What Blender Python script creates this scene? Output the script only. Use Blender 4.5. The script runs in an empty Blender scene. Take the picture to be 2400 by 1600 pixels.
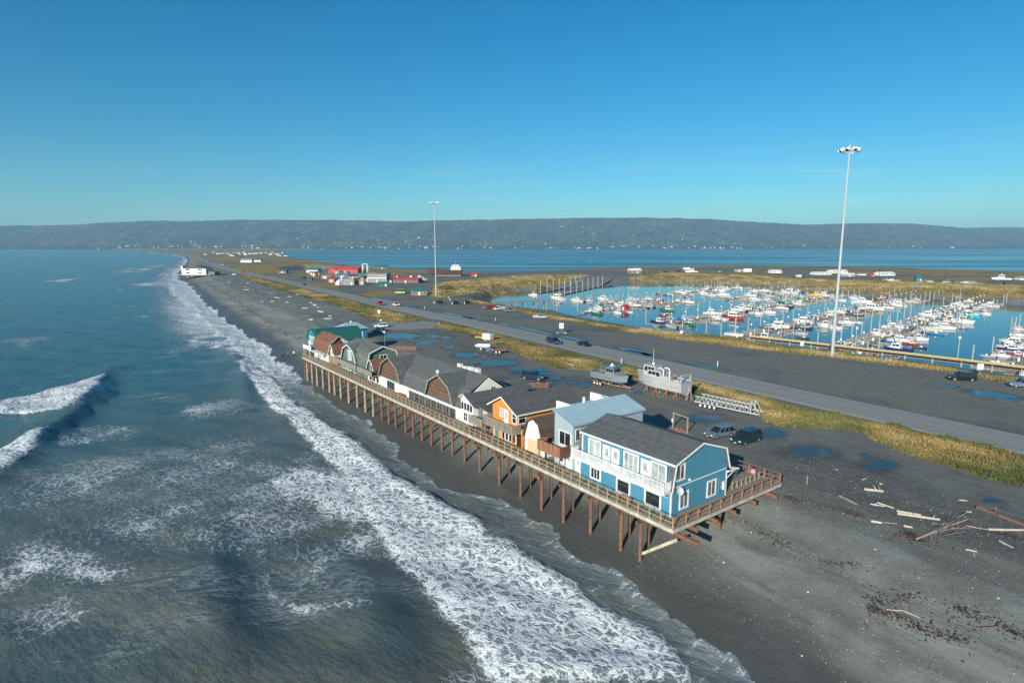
import bpy, bmesh, math, random
import numpy as np
from mathutils import Vector, Matrix
random.seed(7); rng = np.random.default_rng(7)
R = math.radians
# Frame: X runs inland from the boardwalk's seaward edge, Y runs along the shore away from the blue house, Z is metres above the sea.
SC = bpy.context.scene
COL = SC.collection
# ---------------------------------------------------------------- camera
cam_d = bpy.data.cameras.new('camera'); cam = bpy.data.objects.new('camera', cam_d); COL.objects.link(cam)
cam_d.sensor_width = 36.0; cam_d.lens = 21.0; cam_d.clip_start = 0.5; cam_d.clip_end = 40000
CAM = (-44.31, -33.97, 33.3)
cam.location = CAM
cam.rotation_euler = (R(90-9.09), 0, R(-36.5))
SC.camera = cam
# ---------------------------------------------------------------- sky, sun, exposure
HAZE_D = 7.2e-5
SUN_EL, SHADOW_AZ = 21.0, 26.0            # shadows fall towards this angle from +X
w = bpy.data.worlds.new('World'); SC.world = w; w.use_nodes = True
nt = w.node_tree; nt.nodes.clear()
sky = nt.nodes.new('ShaderNodeTexSky'); sky.sky_type = 'NISHITA'; sky.sun_disc = False
sky.sun_elevation = R(SUN_EL); sky.sun_rotation = R(90-(SHADOW_AZ+180))
sky.altitude = 30; sky.air_density = 1.0; sky.dust_density = 0.3; sky.ozone_density = 3.0
tint = nt.nodes.new('ShaderNodeMix'); tint.data_type = 'RGBA'; tint.blend_type = 'MULTIPLY'; tint.inputs[0].default_value = 1.0
tint.inputs[7].default_value = (0.58, 0.90, 0.975, 1)
hsv = nt.nodes.new('ShaderNodeHueSaturation'); hsv.inputs['Saturation'].default_value = 1.21
# thin low cirrus: paler, less saturated sky where a stretched noise is dense, only near the horizon
tc = nt.nodes.new('ShaderNodeTexCoord'); mp = nt.nodes.new('ShaderNodeMapping'); mp.inputs['Scale'].default_value = (2.2, 2.2, 30); nt.links.new(tc.outputs['Generated'], mp.inputs['Vector'])
cn = nt.nodes.new('ShaderNodeTexNoise'); cn.inputs['Scale'].default_value = 2.4; cn.inputs['Detail'].default_value = 7; cn.inputs['Roughness'].default_value = .62; nt.links.new(mp.outputs[0], cn.inputs['Vector'])
cr = nt.nodes.new('ShaderNodeMapRange'); cr.interpolation_type = 'SMOOTHSTEP'; nt.links.new(cn.outputs['Fac'], cr.inputs[0]); cr.inputs[1].default_value = .54; cr.inputs[2].default_value = .74; cr.inputs[4].default_value = .5
sx = nt.nodes.new('ShaderNodeSeparateXYZ'); nt.links.new(tc.outputs['Generated'], sx.inputs[0])
ev = nt.nodes.new('ShaderNodeMapRange'); ev.interpolation_type = 'SMOOTHSTEP'; nt.links.new(sx.outputs[2], ev.inputs[0]); ev.inputs[1].default_value = .16; ev.inputs[2].default_value = .04
cm = nt.nodes.new('ShaderNodeMath'); cm.operation = 'MULTIPLY'; nt.links.new(cr.outputs[0], cm.inputs[0]); nt.links.new(ev.outputs[0], cm.inputs[1])
hs2 = nt.nodes.new('ShaderNodeHueSaturation'); hs2.inputs['Saturation'].default_value = .45; hs2.inputs['Value'].default_value = 1.08; nt.links.new(hsv.outputs[0], hs2.inputs['Color'])
cmix = nt.nodes.new('ShaderNodeMix'); cmix.data_type = 'RGBA'; nt.links.new(cm.outputs[0], cmix.inputs[0]); nt.links.new(hsv.outputs[0], cmix.inputs[6]); nt.links.new(hs2.outputs[0], cmix.inputs[7])
bgn = nt.nodes.new('ShaderNodeBackground'); bgn.inputs[1].default_value = 0.085
wo = nt.nodes.new('ShaderNodeOutputWorld')
nt.links.new(sky.outputs[0], tint.inputs[6]); nt.links.new(tint.outputs[2], hsv.inputs['Color']); nt.links.new(cmix.outputs[2], bgn.inputs[0]); nt.links.new(bgn.outputs[0], wo.inputs[0])
sd = bpy.data.lights.new('sun', 'SUN'); sd.energy = 4.9; sd.angle = R(0.5); sd.color = (1.0, 0.95, 0.85)
so = bpy.data.objects.new('sun', sd); COL.objects.link(so); so.location = (-200, -120, 150)
sv = Vector((math.cos(R(SHADOW_AZ))*math.cos(R(SUN_EL)), math.sin(R(SHADOW_AZ))*math.cos(R(SUN_EL)), -math.sin(R(SUN_EL))))
so.rotation_euler = sv.to_track_quat('-Z', 'Y').to_euler()
vs = SC.view_settings; vs.view_transform = 'Standard'; vs.look = 'None'; vs.gamma = 1.0; vs.exposure = 0.42; vs.use_curve_mapping = False
SC.render.engine = 'CYCLES'
SC.cycles.max_bounces = 6; SC.cycles.transparent_max_bounces = 6; SC.cycles.volume_bounces = 0
# ---------------------------------------------------------------- helpers
def lin(c):
    return tuple((v/12.92 if v <= .04045 else ((v+.055)/1.055)**2.4) for v in c)
MATS = {}
def pm(name, col, rough=.6, var=.18, scale=2.0, bump=.0, metal=0.0, bscale=None, stripe=None, spec=.5, dirt=None):
    """procedural paint / wood / metal: noise-varied colour, optional bump, optional board lines along an axis"""
    if name in MATS: return MATS[name]
    m = bpy.data.materials.new(name); m.use_nodes = True; MATS[name] = m
    n = m.node_tree.nodes; l = m.node_tree.links; b = n['Principled BSDF']
    b.inputs['Roughness'].default_value = rough; b.inputs['Metallic'].default_value = metal
    b.inputs['Specular IOR Level'].default_value = spec
    g = n.new('ShaderNodeNewGeometry')
    t = n.new('ShaderNodeTexNoise'); t.inputs['Scale'].default_value = scale; t.inputs['Detail'].default_value = 6; t.inputs['Roughness'].default_value = .65
    l.new(g.outputs['Position'], t.inputs['Vector'])
    r = n.new('ShaderNodeValToRGB')
    r.color_ramp.elements[0].position = .3; r.color_ramp.elements[1].position = .72
    lo = tuple(c*(1-var) for c in col); hi = tuple(min(1, c*(1+var)) for c in col)
    if dirt: lo = dirt
    r.color_ramp.elements[0].color = (*lo, 1); r.color_ramp.elements[1].color = (*hi, 1)
    l.new(t.outputs['Fac'], r.inputs['Fac'])
    colout = r.outputs['Color']
    if stripe:
        ax, pitch, depth = stripe
        sp = n.new('ShaderNodeSeparateXYZ'); l.new(g.outputs['Position'], sp.inputs[0])
        mu = n.new('ShaderNodeMath'); mu.operation = 'DIVIDE'; l.new(sp.outputs['XYZ'.index(ax)], mu.inputs[0]); mu.inputs[1].default_value = pitch
        fr = n.new('ShaderNodeMath'); fr.operation = 'FRACT'; l.new(mu.outputs[0], fr.inputs[0])
        fl = n.new('ShaderNodeMath'); fl.operation = 'FLOOR'; l.new(mu.outputs[0], fl.inputs[0])
        wn = n.new('ShaderNodeTexWhiteNoise'); wn.noise_dimensions = '1D'; l.new(fl.outputs[0], wn.inputs['W'])
        gp = n.new('ShaderNodeMath'); gp.operation = 'GREATER_THAN'; l.new(fr.outputs[0], gp.inputs[0]); gp.inputs[1].default_value = .1
        mr = n.new('ShaderNodeMapRange'); l.new(wn.outputs['Value'], mr.inputs[0]); mr.inputs[3].default_value = 1-depth; mr.inputs[4].default_value = 1.0+depth*.4
        ml = n.new('ShaderNodeMath'); ml.operation = 'MULTIPLY'; l.new(mr.outputs[0], ml.inputs[0])
        m2 = n.new('ShaderNodeMapRange'); l.new(gp.outputs[0], m2.inputs[0]); m2.inputs[3].default_value = .55; m2.inputs[4].default_value = 1.0
        l.new(m2.outputs[0], ml.inputs[1])
        mx = n.new('ShaderNodeVectorMath'); mx.operation = 'SCALE'; l.new(colout, mx.inputs[0]); l.new(ml.outputs[0], mx.inputs['Scale'])
        colout = mx.outputs[0]
    l.new(colout, b.inputs['Base Color'])
    if bump:
        t2 = n.new('ShaderNodeTexNoise'); t2.inputs['Scale'].default_value = bscale or scale*6; t2.inputs['Detail'].default_value = 4
        l.new(g.outputs['Position'], t2.inputs['Vector'])
        bp = n.new('ShaderNodeBump'); bp.inputs['Strength'].default_value = bump; bp.inputs['Distance'].default_value = .05
        l.new(t2.outputs['Fac'], bp.inputs['Height']); l.new(bp.outputs[0], b.inputs['Normal'])
    return m
def glass(name='window_glass', col=(.015, .022, .028), rough=.06):
    if name in MATS: return MATS[name]
    m = pm(name, col, rough, .5, .7, spec=.7); return m

class MB:
    def __init__(s): s.v = []; s.f = []
    def add(s, V, Fs):
        o = len(s.v); s.v += [tuple(p) for p in V]; s.f += [tuple(i+o for i in f) for f in Fs]; return s
    def box(s, x0, x1, y0, y1, z0, z1):
        V = [(x, y, z) for z in (z0, z1) for y in (y0, y1) for x in (x0, x1)]
        return s.add(V, [(0, 2, 3, 1), (4, 5, 7, 6), (0, 1, 5, 4), (2, 6, 7, 3), (0, 4, 6, 2), (1, 3, 7, 5)])
    def ext(s, prof, ax, lo, hi):
        """closed polygon profile extruded along ax; profile is (y,z) for x, (x,z) for y, (x,y) for z"""
        n = len(prof)
        mk = {'x': lambda p, q: (q, p[0], p[1]), 'y': lambda p, q: (p[0], q, p[1]), 'z': lambda p, q: (p[0], p[1], q)}[ax]
        V = [mk(p, lo) for p in prof]+[mk(p, hi) for p in prof]
        F = [tuple(range(n)), tuple(range(2*n-1, n-1, -1))]+[(i, (i+1) % n, n+(i+1) % n, n+i) for i in range(n)]
        return s.add(V, F)
    def strip(s, line, th, ax, lo, hi):
        """open profile polyline given thickness th (downwards along local normal) and extruded: roof sheets"""
        up = list(line); n = len(up); dn = []
        for i in range(n):
            a = up[max(0, i-1)]; b = up[min(n-1, i+1)]
            dx, dz = b[0]-a[0], b[1]-a[1]; L = math.hypot(dx, dz)
            nx, nz = dz/L, -dx/L
            if nz > 0: nx, nz = -nx, -nz
            dn.append((up[i][0]+nx*th, up[i][1]+nz*th))
        return s.ext(up+dn[::-1], ax, lo, hi)
    def tube(s, p, q, r0, r1=None, n=8):
        r1 = r0 if r1 is None else r1
        p = Vector(p); q = Vector(q); d = (q-p).normalized()
        a = d.orthogonal().normalized(); b = d.cross(a)
        V = [p+a*r0*math.cos(2*math.pi*i/n)+b*r0*math.sin(2*math.pi*i/n) for i in range(n)]
        V += [q+a*r1*math.cos(2*math.pi*i/n)+b*r1*math.sin(2*math.pi*i/n) for i in range(n)]
        return s.add(V, [tuple(range(n-1, -1, -1)), tuple(range(n, 2*n))]+[(i, (i+1) % n, n+(i+1) % n, n+i) for i in range(n)])
    def beam(s, p, q, wd, ht=None):
        """rectangular bar from p to q"""
        ht = ht or wd; p = Vector(p); q = Vector(q); d = (q-p).normalized()
        up = Vector((0, 0, 1)) if abs(d.z) < .95 else Vector((1, 0, 0))
        a = d.cross(up).normalized()*wd/2; b = a.cross(d).normalized()*ht/2
        V = [c+o for c in (p, q) for o in (-a-b, a-b, a+b, -a+b)]
        return s.add(V, [(3, 2, 1, 0), (4, 5, 6, 7), (0, 1, 5, 4), (1, 2, 6, 5), (2, 3, 7, 6), (3, 0, 4, 7)])
    def ball(s, c, r, n=8, m=6, sz=1.0):
        V = [(c[0], c[1], c[2]-r*sz)]
        for j in range(1, m):
            a = math.pi*j/m
            V += [(c[0]+r*math.sin(a)*math.cos(2*math.pi*i/n), c[1]+r*math.sin(a)*math.sin(2*math.pi*i/n), c[2]-r*sz*math.cos(a)) for i in range(n)]
        V.append((c[0], c[1], c[2]+r*sz)); F = []
        for i in range(n):
            F.append((0, 1+(i+1) % n, 1+i))
            for j in range(m-2): F.append((1+j*n+i, 1+j*n+(i+1) % n, 1+(j+1)*n+(i+1) % n, 1+(j+1)*n+i))
            F.append((len(V)-1, 1+(m-2)*n+i, 1+(m-2)*n+(i+1) % n))
        return s.add(V, F)
    def mesh(s, name, mat, smooth=False, bevel=0):
        me = bpy.data.meshes.new(name); bm = bmesh.new()
        vs_ = [bm.verts.new(v) for v in s.v]
        for f in s.f:
            try: bm.faces.new([vs_[i] for i in f])
            except ValueError: pass
        bmesh.ops.recalc_face_normals(bm, faces=bm.faces)
        if bevel: bmesh.ops.bevel(bm, geom=list(bm.edges), offset=bevel, segments=2, affect='EDGES', profile=.6)
        bm.to_mesh(me); bm.free()
        if mat: me.materials.append(mat)
        if smooth: me.polygons.foreach_set('use_smooth', [True]*len(me.polygons))
        return me
    def build(s, name, mat, parent=None, smooth=False, bevel=0):
        return put(name, s.mesh(name, mat, smooth, bevel), parent)
def put(name, me, parent=None, loc=None):
    o = bpy.data.objects.new(name, me); COL.objects.link(o)
    if parent: o.parent = parent
    if loc: o.location = loc
    return o
def tag(o, label=None, cat=None, group=None, kind=None):
    if label: o['label'] = label
    if cat: o['category'] = cat
    if group: o['group'] = group
    if kind: o['kind'] = kind
    return o
def thing(name, label, cat, loc=(0, 0, 0), rz=0, group=None):
    o = bpy.data.objects.new(name, None); COL.objects.link(o); o.location = loc; o.rotation_euler = (0, 0, rz); o.empty_display_size = .5
    return tag(o, label, cat, group)
def copy_tree(o, parent=None):
    c = o.copy(); COL.objects.link(c); c.parent = parent
    for ch in list(o.children): copy_tree(ch, c)
    return c
def B(name, mat, parent, *bx, bevel=0):
    m = MB()
    for b in bx: m.box(*b)
    return m.build(name, mat, parent, bevel=bevel)
def interp(x, pts):
    return np.interp(x, [p[0] for p in pts], [p[1] for p in pts])
def vnoise(x, y, seed=0):
    """smooth value noise on numpy arrays, 0..1"""
    x = np.asarray(x, float); y = np.asarray(y, float)
    xi = np.floor(x).astype(np.int64); yi = np.floor(y).astype(np.int64); xf = x-xi; yf = y-yi
    def h(a, b):
        k = (a*374761393+b*668265263+seed*974634777) & 0xffffffff
        k = ((k ^ (k >> 13))*1274126177) & 0xffffffff
        return ((k ^ (k >> 16)) & 0xffff)/65535.0
    u = xf*xf*(3-2*xf); v = yf*yf*(3-2*yf)
    return (h(xi, yi)*(1-u)+h(xi+1, yi)*u)*(1-v)+(h(xi, yi+1)*(1-u)+h(xi+1, yi+1)*u)*v
def fbm(x, y, o=4, seed=0):
    t = 0; a = .5; n = 0
    for i in range(o): t = t+a*vnoise(x*2**i, y*2**i, seed+i); n += a; a *= .5
    return t/n
def sstep(a, b, x):
    t = np.clip((x-a)/(b-a), 0, 1); return t*t*(3-2*t)
def poly_sd(x, y, poly):
    """signed distance to a polygon, negative inside"""
    x = np.asarray(x, float); y = np.asarray(y, float)
    d = np.full(x.shape, 1e18); ins = np.zeros(x.shape, bool)
    n = len(poly)
    for i in range(n):
        ax, ay = poly[i]; bx, by = poly[(i+1) % n]
        ex, ey = bx-ax, by-ay; L = ex*ex+ey*ey+1e-9
        t = np.clip(((x-ax)*ex+(y-ay)*ey)/L, 0, 1)
        d = np.minimum(d, (x-ax-t*ex)**2+(y-ay-t*ey)**2)
        c = ((ay > y) != (by > y)) & (x < (bx-ax)*(y-ay)/((by-ay) if abs(by-ay) > 1e-9 else 1e-9)+ax)
        ins ^= c
    d = np.sqrt(d); return np.where(ins, -d, d)
def line_d(x, y, pts):
    """distance to a polyline, side sign (+ = right of travel), and arc parameter"""
    x = np.asarray(x, float); y = np.asarray(y, float)
    best = np.full(x.shape, 1e18); side = np.zeros(x.shape); par = np.zeros(x.shape); acc = 0
    tot = sum(math.dist(pts[i], pts[i+1]) for i in range(len(pts)-1))
    for i in range(len(pts)-1):
        ax, ay = pts[i]; bx, by = pts[i+1]; ex, ey = bx-ax, by-ay; L = math.hypot(ex, ey)
        t = np.clip(((x-ax)*ex+(y-ay)*ey)/(L*L), 0, 1)
        d = (x-ax-t*ex)**2+(y-ay-t*ey)**2; k = d < best
        best = np.where(k, d, best); side = np.where(k, np.sign((x-ax)*ey-(y-ay)*ex), side); par = np.where(k, (acc+t*L)/tot, par); acc += L
    return np.sqrt(best), side, par
def grid_mesh(name, X, Y, Z, mat, attrs=None, smooth=True):
    """X,Y,Z are (rows, cols) arrays"""
    r, c = X.shape; me = bpy.data.meshes.new(name)
    V = np.stack([X, Y, Z], -1).reshape(-1, 3)
    i = np.arange(r*c).reshape(r, c)
    Q = np.stack([i[:-1, :-1], i[:-1, 1:], i[1:, 1:], i[1:, :-1]], -1).reshape(-1, 4)
    me.vertices.add(len(V)); me.vertices.foreach_set('co', V.ravel())
    me.loops.add(Q.size); me.loops.foreach_set('vertex_index', Q.ravel().astype(np.int32))
    me.polygons.add(len(Q)); me.polygons.foreach_set('loop_start', np.arange(0, Q.size, 4, dtype=np.int32)); me.polygons.foreach_set('loop_total', np.full(len(Q), 4, np.int32))
    me.update(calc_edges=True)
    me.polygons.foreach_set('use_smooth', np.full(len(Q), bool(smooth)))
    for k, v in (attrs or {}).items():
        a = me.attributes.new(k, 'FLOAT', 'POINT'); a.data.foreach_set('value', np.asarray(v, np.float32).ravel())
    me.materials.append(mat); return me
def soup_mesh(name, V, mat, attrs=None):
    """triangle soup, V is (n,3,3)"""
    n = len(V); me = bpy.data.meshes.new(name)
    me.vertices.add(n*3); me.vertices.foreach_set('co', V.reshape(-1).astype(np.float32))
    me.loops.add(n*3); me.loops.foreach_set('vertex_index', np.arange(n*3, dtype=np.int32))
    me.polygons.add(n); me.polygons.foreach_set('loop_start', np.arange(0, n*3, 3, dtype=np.int32)); me.polygons.foreach_set('loop_total', np.full(n, 3, np.int32))
    me.update(calc_edges=True)
    for k, v in (attrs or {}).items():
        a = me.attributes.new(k, 'FLOAT', 'POINT'); a.data.foreach_set('value', np.asarray(v, np.float32).ravel())
    me.materials.append(mat); return me
class NT:
    """small shader-graph helper"""
    def __init__(s, name):
        s.m = bpy.data.materials.new(name); s.m.use_nodes = True; s.n = s.m.node_tree.nodes; s.l = s.m.node_tree.links; s.b = s.n['Principled BSDF']; s.out = s.n['Material Output']
        s.pos = s.n.new('ShaderNodeNewGeometry').outputs['Position']
    def attr(s, k): a = s.n.new('ShaderNodeAttribute'); a.attribute_name = k; return a.outputs['Fac']
    def set(s, sock, v):
        if hasattr(v, 'is_linked') or isinstance(v, bpy.types.NodeSocket): s.l.new(v, sock)
        else: sock.default_value = v
    def scale(s, v, k):
        m = s.n.new('ShaderNodeVectorMath'); m.operation = 'MULTIPLY'; s.set(m.inputs[0], v); m.inputs[1].default_value = k; return m.outputs[0]
    def rot(s, v, a):
        m = s.n.new('ShaderNodeVectorRotate'); m.rotation_type = 'Z_AXIS'; s.l.new(v, m.inputs['Vector']); m.inputs['Angle'].default_value = a; return m.outputs[0]
    def noise(s, v, sc, det=5, ro=.6, dist=0):
        t = s.n.new('ShaderNodeTexNoise'); s.l.new(v, t.inputs['Vector']); t.inputs['Scale'].default_value = sc; t.inputs['Detail'].default_value = det; t.inputs['Roughness'].default_value = ro; t.inputs['Distortion'].default_value = dist
        return t.outputs['Fac']
    def vor(s, v, sc, feat='F1'):
        t = s.n.new('ShaderNodeTexVoronoi'); t.feature = feat; s.l.new(v, t.inputs['Vector']); t.inputs['Scale'].default_value = sc
        return t.outputs['Distance']
    def math(s, op, a, b=0.0, c=0.0):
        m = s.n.new('ShaderNodeMath'); m.operation = op
        for i, v in enumerate((a, b, c)): s.set(m.inputs[i], v)
        return m.outputs[0]
    def ss(s, x, a, b, lo=0.0, hi=1.0):
        m = s.n.new('ShaderNodeMapRange'); m.interpolation_type = 'SMOOTHSTEP'
        for i, v in enumerate((x, a, b, lo, hi)): s.set(m.inputs[i], v)
        return m.outputs[0]
    def mix(s, f, a, b):
        m = s.n.new('ShaderNodeMix'); m.data_type = 'RGBA'; s.set(m.inputs[0], f)
        for i, v in ((6, a), (7, b)):
            if isinstance(v, tuple): m.inputs[i].default_value = (*v, 1) if len(v) == 3 else v
            else: s.l.new(v, m.inputs[i])
        return m.outputs[2]
    def ramp(s, f, stops):
        r = s.n.new('ShaderNodeValToRGB'); e = r.color_ramp.elements
        while len(e) < len(stops): e.new(.5)
        for q, (p, c) in zip(e, stops): q.position = p; q.color = (*c, 1)
        s.l.new(f, r.inputs[0]); return r.outputs[0]
    def bump(s, h, st, dist, normal=None):
        b = s.n.new('ShaderNodeBump'); b.inputs['Strength'].default_value = st; b.inputs['Distance'].default_value = dist; s.l.new(h, b.inputs['Height'])
        if normal: s.l.new(normal, b.inputs['Normal'])
        return b.outputs[0]
    def fin(s, col=None, rough=None, normal=None, spec=None):
        if col is not None: s.set(s.b.inputs['Base Color'], col if not isinstance(col, tuple) else (*col, 1))
        if rough is not None: s.set(s.b.inputs['Roughness'], rough)
        if normal is not None: s.l.new(normal, s.b.inputs['Normal'])
        if spec is not None: s.set(s.b.inputs['Specular IOR Level'], spec)
        MATS[s.m.name] = s.m; return s.m
# ---------------------------------------------------------------- surveyed layout (metres)
SHORE=[(-4.6,-12.6),(-4.5,-10.2),(-4.0,-6.8),(-3.4,-2.5),(-3.2,0.9),(-2.5,5.7),(-3.0,9.2),(-2.4,13.1),(-0.7,16.3),(-1.1,18.3),(-1.6,23.7),(-1.2,27.6),(-3.3,31.4),(-4.0,35.0),(-4.9,39.8),(-2.4,56.3),(-1.6,81.3),(-1.5,102.0),(2.2,142.0),(8.2,200.8),(10.9,246.8),(18.2,338.2),(29.3,450.8),(40.9,569.8),(45.5,655.6),(75.6,872.0),(137.7,1246.1),(227.1,1851.3),(298.5,2656.1),(333.2,3939.8)]
EAST=[(1220.7,4564.3),(498.7,1841.7),(391.0,1376.3),(362.1,1097.3),(298.0,795.2),(304.7,633.5),(322.8,551.1),(366.9,518.4),(460.2,533.6),(562.7,541.6),(637.4,544.1),(769.2,488.8),(840.0,394.2),(841.6,283.2),(824.6,167.2)]
BASIN=[(126.9,230.7),(123.4,206.8),(123.8,183.3),(126.5,165.3),(121.0,150.7),(117.3,136.8),(115.4,118.6),(114.8,97.9),(117.7,79.9),(121.9,72.3),(116.8,64.5),(121.5,44.4),(121.8,25.6),(121.7,2.2),(124,-120),(390,-120),(388.0,64.3),(382.0,71.9),(396.2,98.1),(377.4,112.0),(379.4,167.6),(419.8,222.9),(422.7,274.7),(417.8,309.1),(380.3,336.8),(314.7,319.9),(272.2,320.0),(228.5,318.7),(218.1,321.1),(185.3,299.2)]
LAGOON=[(185.5,776.6),(242.7,876.7),(267.7,835.3),(224.2,730.5),(173.7,674.9)]
ROADN=[(58.7,-12.7),(59.0,0.9),(60.0,23.9),(60.1,46.3),(59.9,57.6),(63.3,80.9),(63.6,104.9),(68.8,150.1),(67.8,177.0),(69.2,221.4),(74.4,269.5),(81.5,362.6),(92.7,492.1),(98.0,636.6),(115.4,862.9),(170.0,1317.4)]
ROADF=[(67.0,-10.7),(66.9,3.8),(69.0,29.1),(71.9,42.8),(72.8,58.3),(74.0,78.8),(76.4,107.1),(78.3,140.0),(80.6,169.3),(79.4,211.5),(87.6,276.2),(88.4,304.8),(97.2,411.5),(110.9,615.1),(138.0,937.0),(191.4,1399.4)]
GRASS=[[(43.9,-16.2),(44.3,-9.3),(45.2,-4.1),(50.6,6.0),(43.3,13.6),(47.3,21.2),(46.3,29.0),(54.1,39.6),(49.4,47.9),(49.0,62.7),(44.5,70.9),(53.5,106.5),(57.2,136.7),(57.2,149.9),(65.0,155.9),(66.3,144.6),(64.1,126.6),(61.4,100.6),(59.7,70.8),(58.1,39.5),(57.4,16.1),(57.8,-0.1),(57.2,-13.0)],[(63.2,168.3),(53.7,164.3),(48.2,174.6),(49.8,199.5),(58.5,252.1),(58.5,291.0),(62.4,344.6),(69.3,420.0),(81.2,543.4),(92.2,605.9),(88.3,538.2),(82.3,435.1),(76.6,347.3),(70.7,260.1),(66.1,214.4),(64.8,182.8),(64.2,172.6)],[(108.9,-0.9),(113.0,15.3),(109.7,32.4),(105.8,52.7),(101.8,77.6),(101.8,103.6),(105.3,140.5),(107.7,162.5),(120.7,226.0),(128.5,242.5),(124.7,226.1),(116.4,170.6),(109.5,121.5),(113.3,95.2),(120.0,69.4),(115.1,58.1),(118.4,41.7),(118.0,24.2),(117.3,1.1)],[(112.8,247.5),(135.6,258.5),(202.1,299.1),(299.0,339.5),(360.7,385.6),(316.1,418.6),(226.9,392.9),(175.6,359.7),(123.8,274.8)],[(369.1,349.2),(454.9,372.5),(473.8,291.6),(457.7,222.1),(482.9,151.9),(498.4,90.9),(402.7,68.4),(391.2,119.1),(380.2,167.3),(390.1,220.5),(365.9,282.1),(342.3,307.5)],[(107.5,443.5),(118.6,408.3),(100.2,358.7),(95.3,400.8)],[(98.8,416.5),(108.9,390.7),(98.1,345.4),(91.0,392.4)],[(90.8,299.2),(111.3,321.6),(119.5,311.1),(110.8,284.4),(89.6,278.1)],[(260.9,1818.5),(243.2,1472.3),(324.9,1610.9),(212.1,1160.0),(174.1,1188.1)],[(111.2,932.7),(108.8,773.3),(77.1,628.4),(82.9,759.4)],[(262.3,1016.0),(283.6,908.6),(269.7,815.3),(288.7,964.3)],[(56.6,187.1),(57.7,172.4),(48.1,149.9),(42.3,147.7),(39.9,156.0)],[(417.6,1702.6),(294.4,1099.1),(262.7,1122.5),(294.3,1377.0)],[(189.6,1871.2),(195.5,1450.1),(142.4,1211.5),(153.7,1481.0)]]
PUDDLES=[(38.3,135.7,4.2,-3.1,-2.7,-5.5),(45.8,130.2,1.6,-1.2,-1.2,-2.2),(48.0,124.9,1.5,-1.1,-1.7,-2.9),(37.3,119.2,2.1,-1.5,-1.7,-3.2),(39.8,109.3,1.4,-1.0,-1.2,-2.0),(39.6,104.5,0.9,-0.7,-0.7,-1.1),(41.3,122.0,0.9,-0.7,-0.7,-1.2),(36.8,96.1,2.2,-1.6,-2.3,-3.6),(45.4,99.0,1.6,-1.2,-1.3,-1.9),(41.7,89.7,1.0,-0.7,-1.0,-1.5),(37.1,82.4,4.0,-2.9,-2.1,-3.0),(33.1,86.4,1.2,-0.9,-0.8,-1.2),(39.6,91.3,0.6,-0.4,-0.6,-0.9),(36.4,74.0,1.7,-1.3,-1.1,-1.5),(40.2,69.9,1.4,-1.0,-1.2,-1.4),(36.6,67.7,3.1,-2.3,-1.7,-2.1),(38.2,61.7,1.0,-0.7,-1.2,-1.4),(39.9,58.8,1.0,-0.7,-0.7,-0.8),(43.6,85.1,0.7,-0.6,-0.9,-1.2),(33.3,59.3,1.2,-0.9,-0.8,-0.9),(36.0,56.8,1.4,-1.0,-0.6,-0.6),(42.2,152.3,0.6,-0.4,-0.9,-2.0),(37.9,23.6,2.2,-1.6,-1.8,-1.3),(38.6,12.4,1.5,-1.1,-2.0,-1.2),(38.9,53.2,1.0,-0.7,-1.3,-1.3),(41.9,41.7,0.8,-0.6,-0.9,-0.8),(35.4,5.0,2.6,-2.0,-2.2,-1.1),(37.8,-3.1,1.7,-1.3,-1.8,-0.7),(40.6,0.1,0.5,-0.4,-0.7,-0.3),(36.0,-15.2,0.8,-0.6,-0.7,-0.2),(80.7,139.4,0.3,-3.3,-1.1,-1.5),(79.8,121.9,-0.9,-11.8,-1.5,-1.9),(78.2,99.3,-0.2,-6.1,-1.4,-1.5),(81.9,166.0,-0.6,-6.2,-1.2,-1.8),(77.0,74.0,-1.0,-8.0,-1.9,-1.7),(86.9,256.2,-1.0,-19.2,-1.8,-3.9),(81.9,173.9,-0.7,-16.2,-1.2,-2.0),(75.6,71.1,0.1,-5.4,-1.3,-1.2),(75.1,52.1,-0.3,-7.4,-1.0,-0.8),(73.6,33.0,0.1,-1.3,-0.7,-0.4),(97.0,8.9,0.3,-2.1,-1.0,-0.3),(95.9,0.5,0.7,-4.3,-2.3,-0.6),(93.1,-0.3,1.3,-3.1,-1.0,-0.3)]
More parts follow.
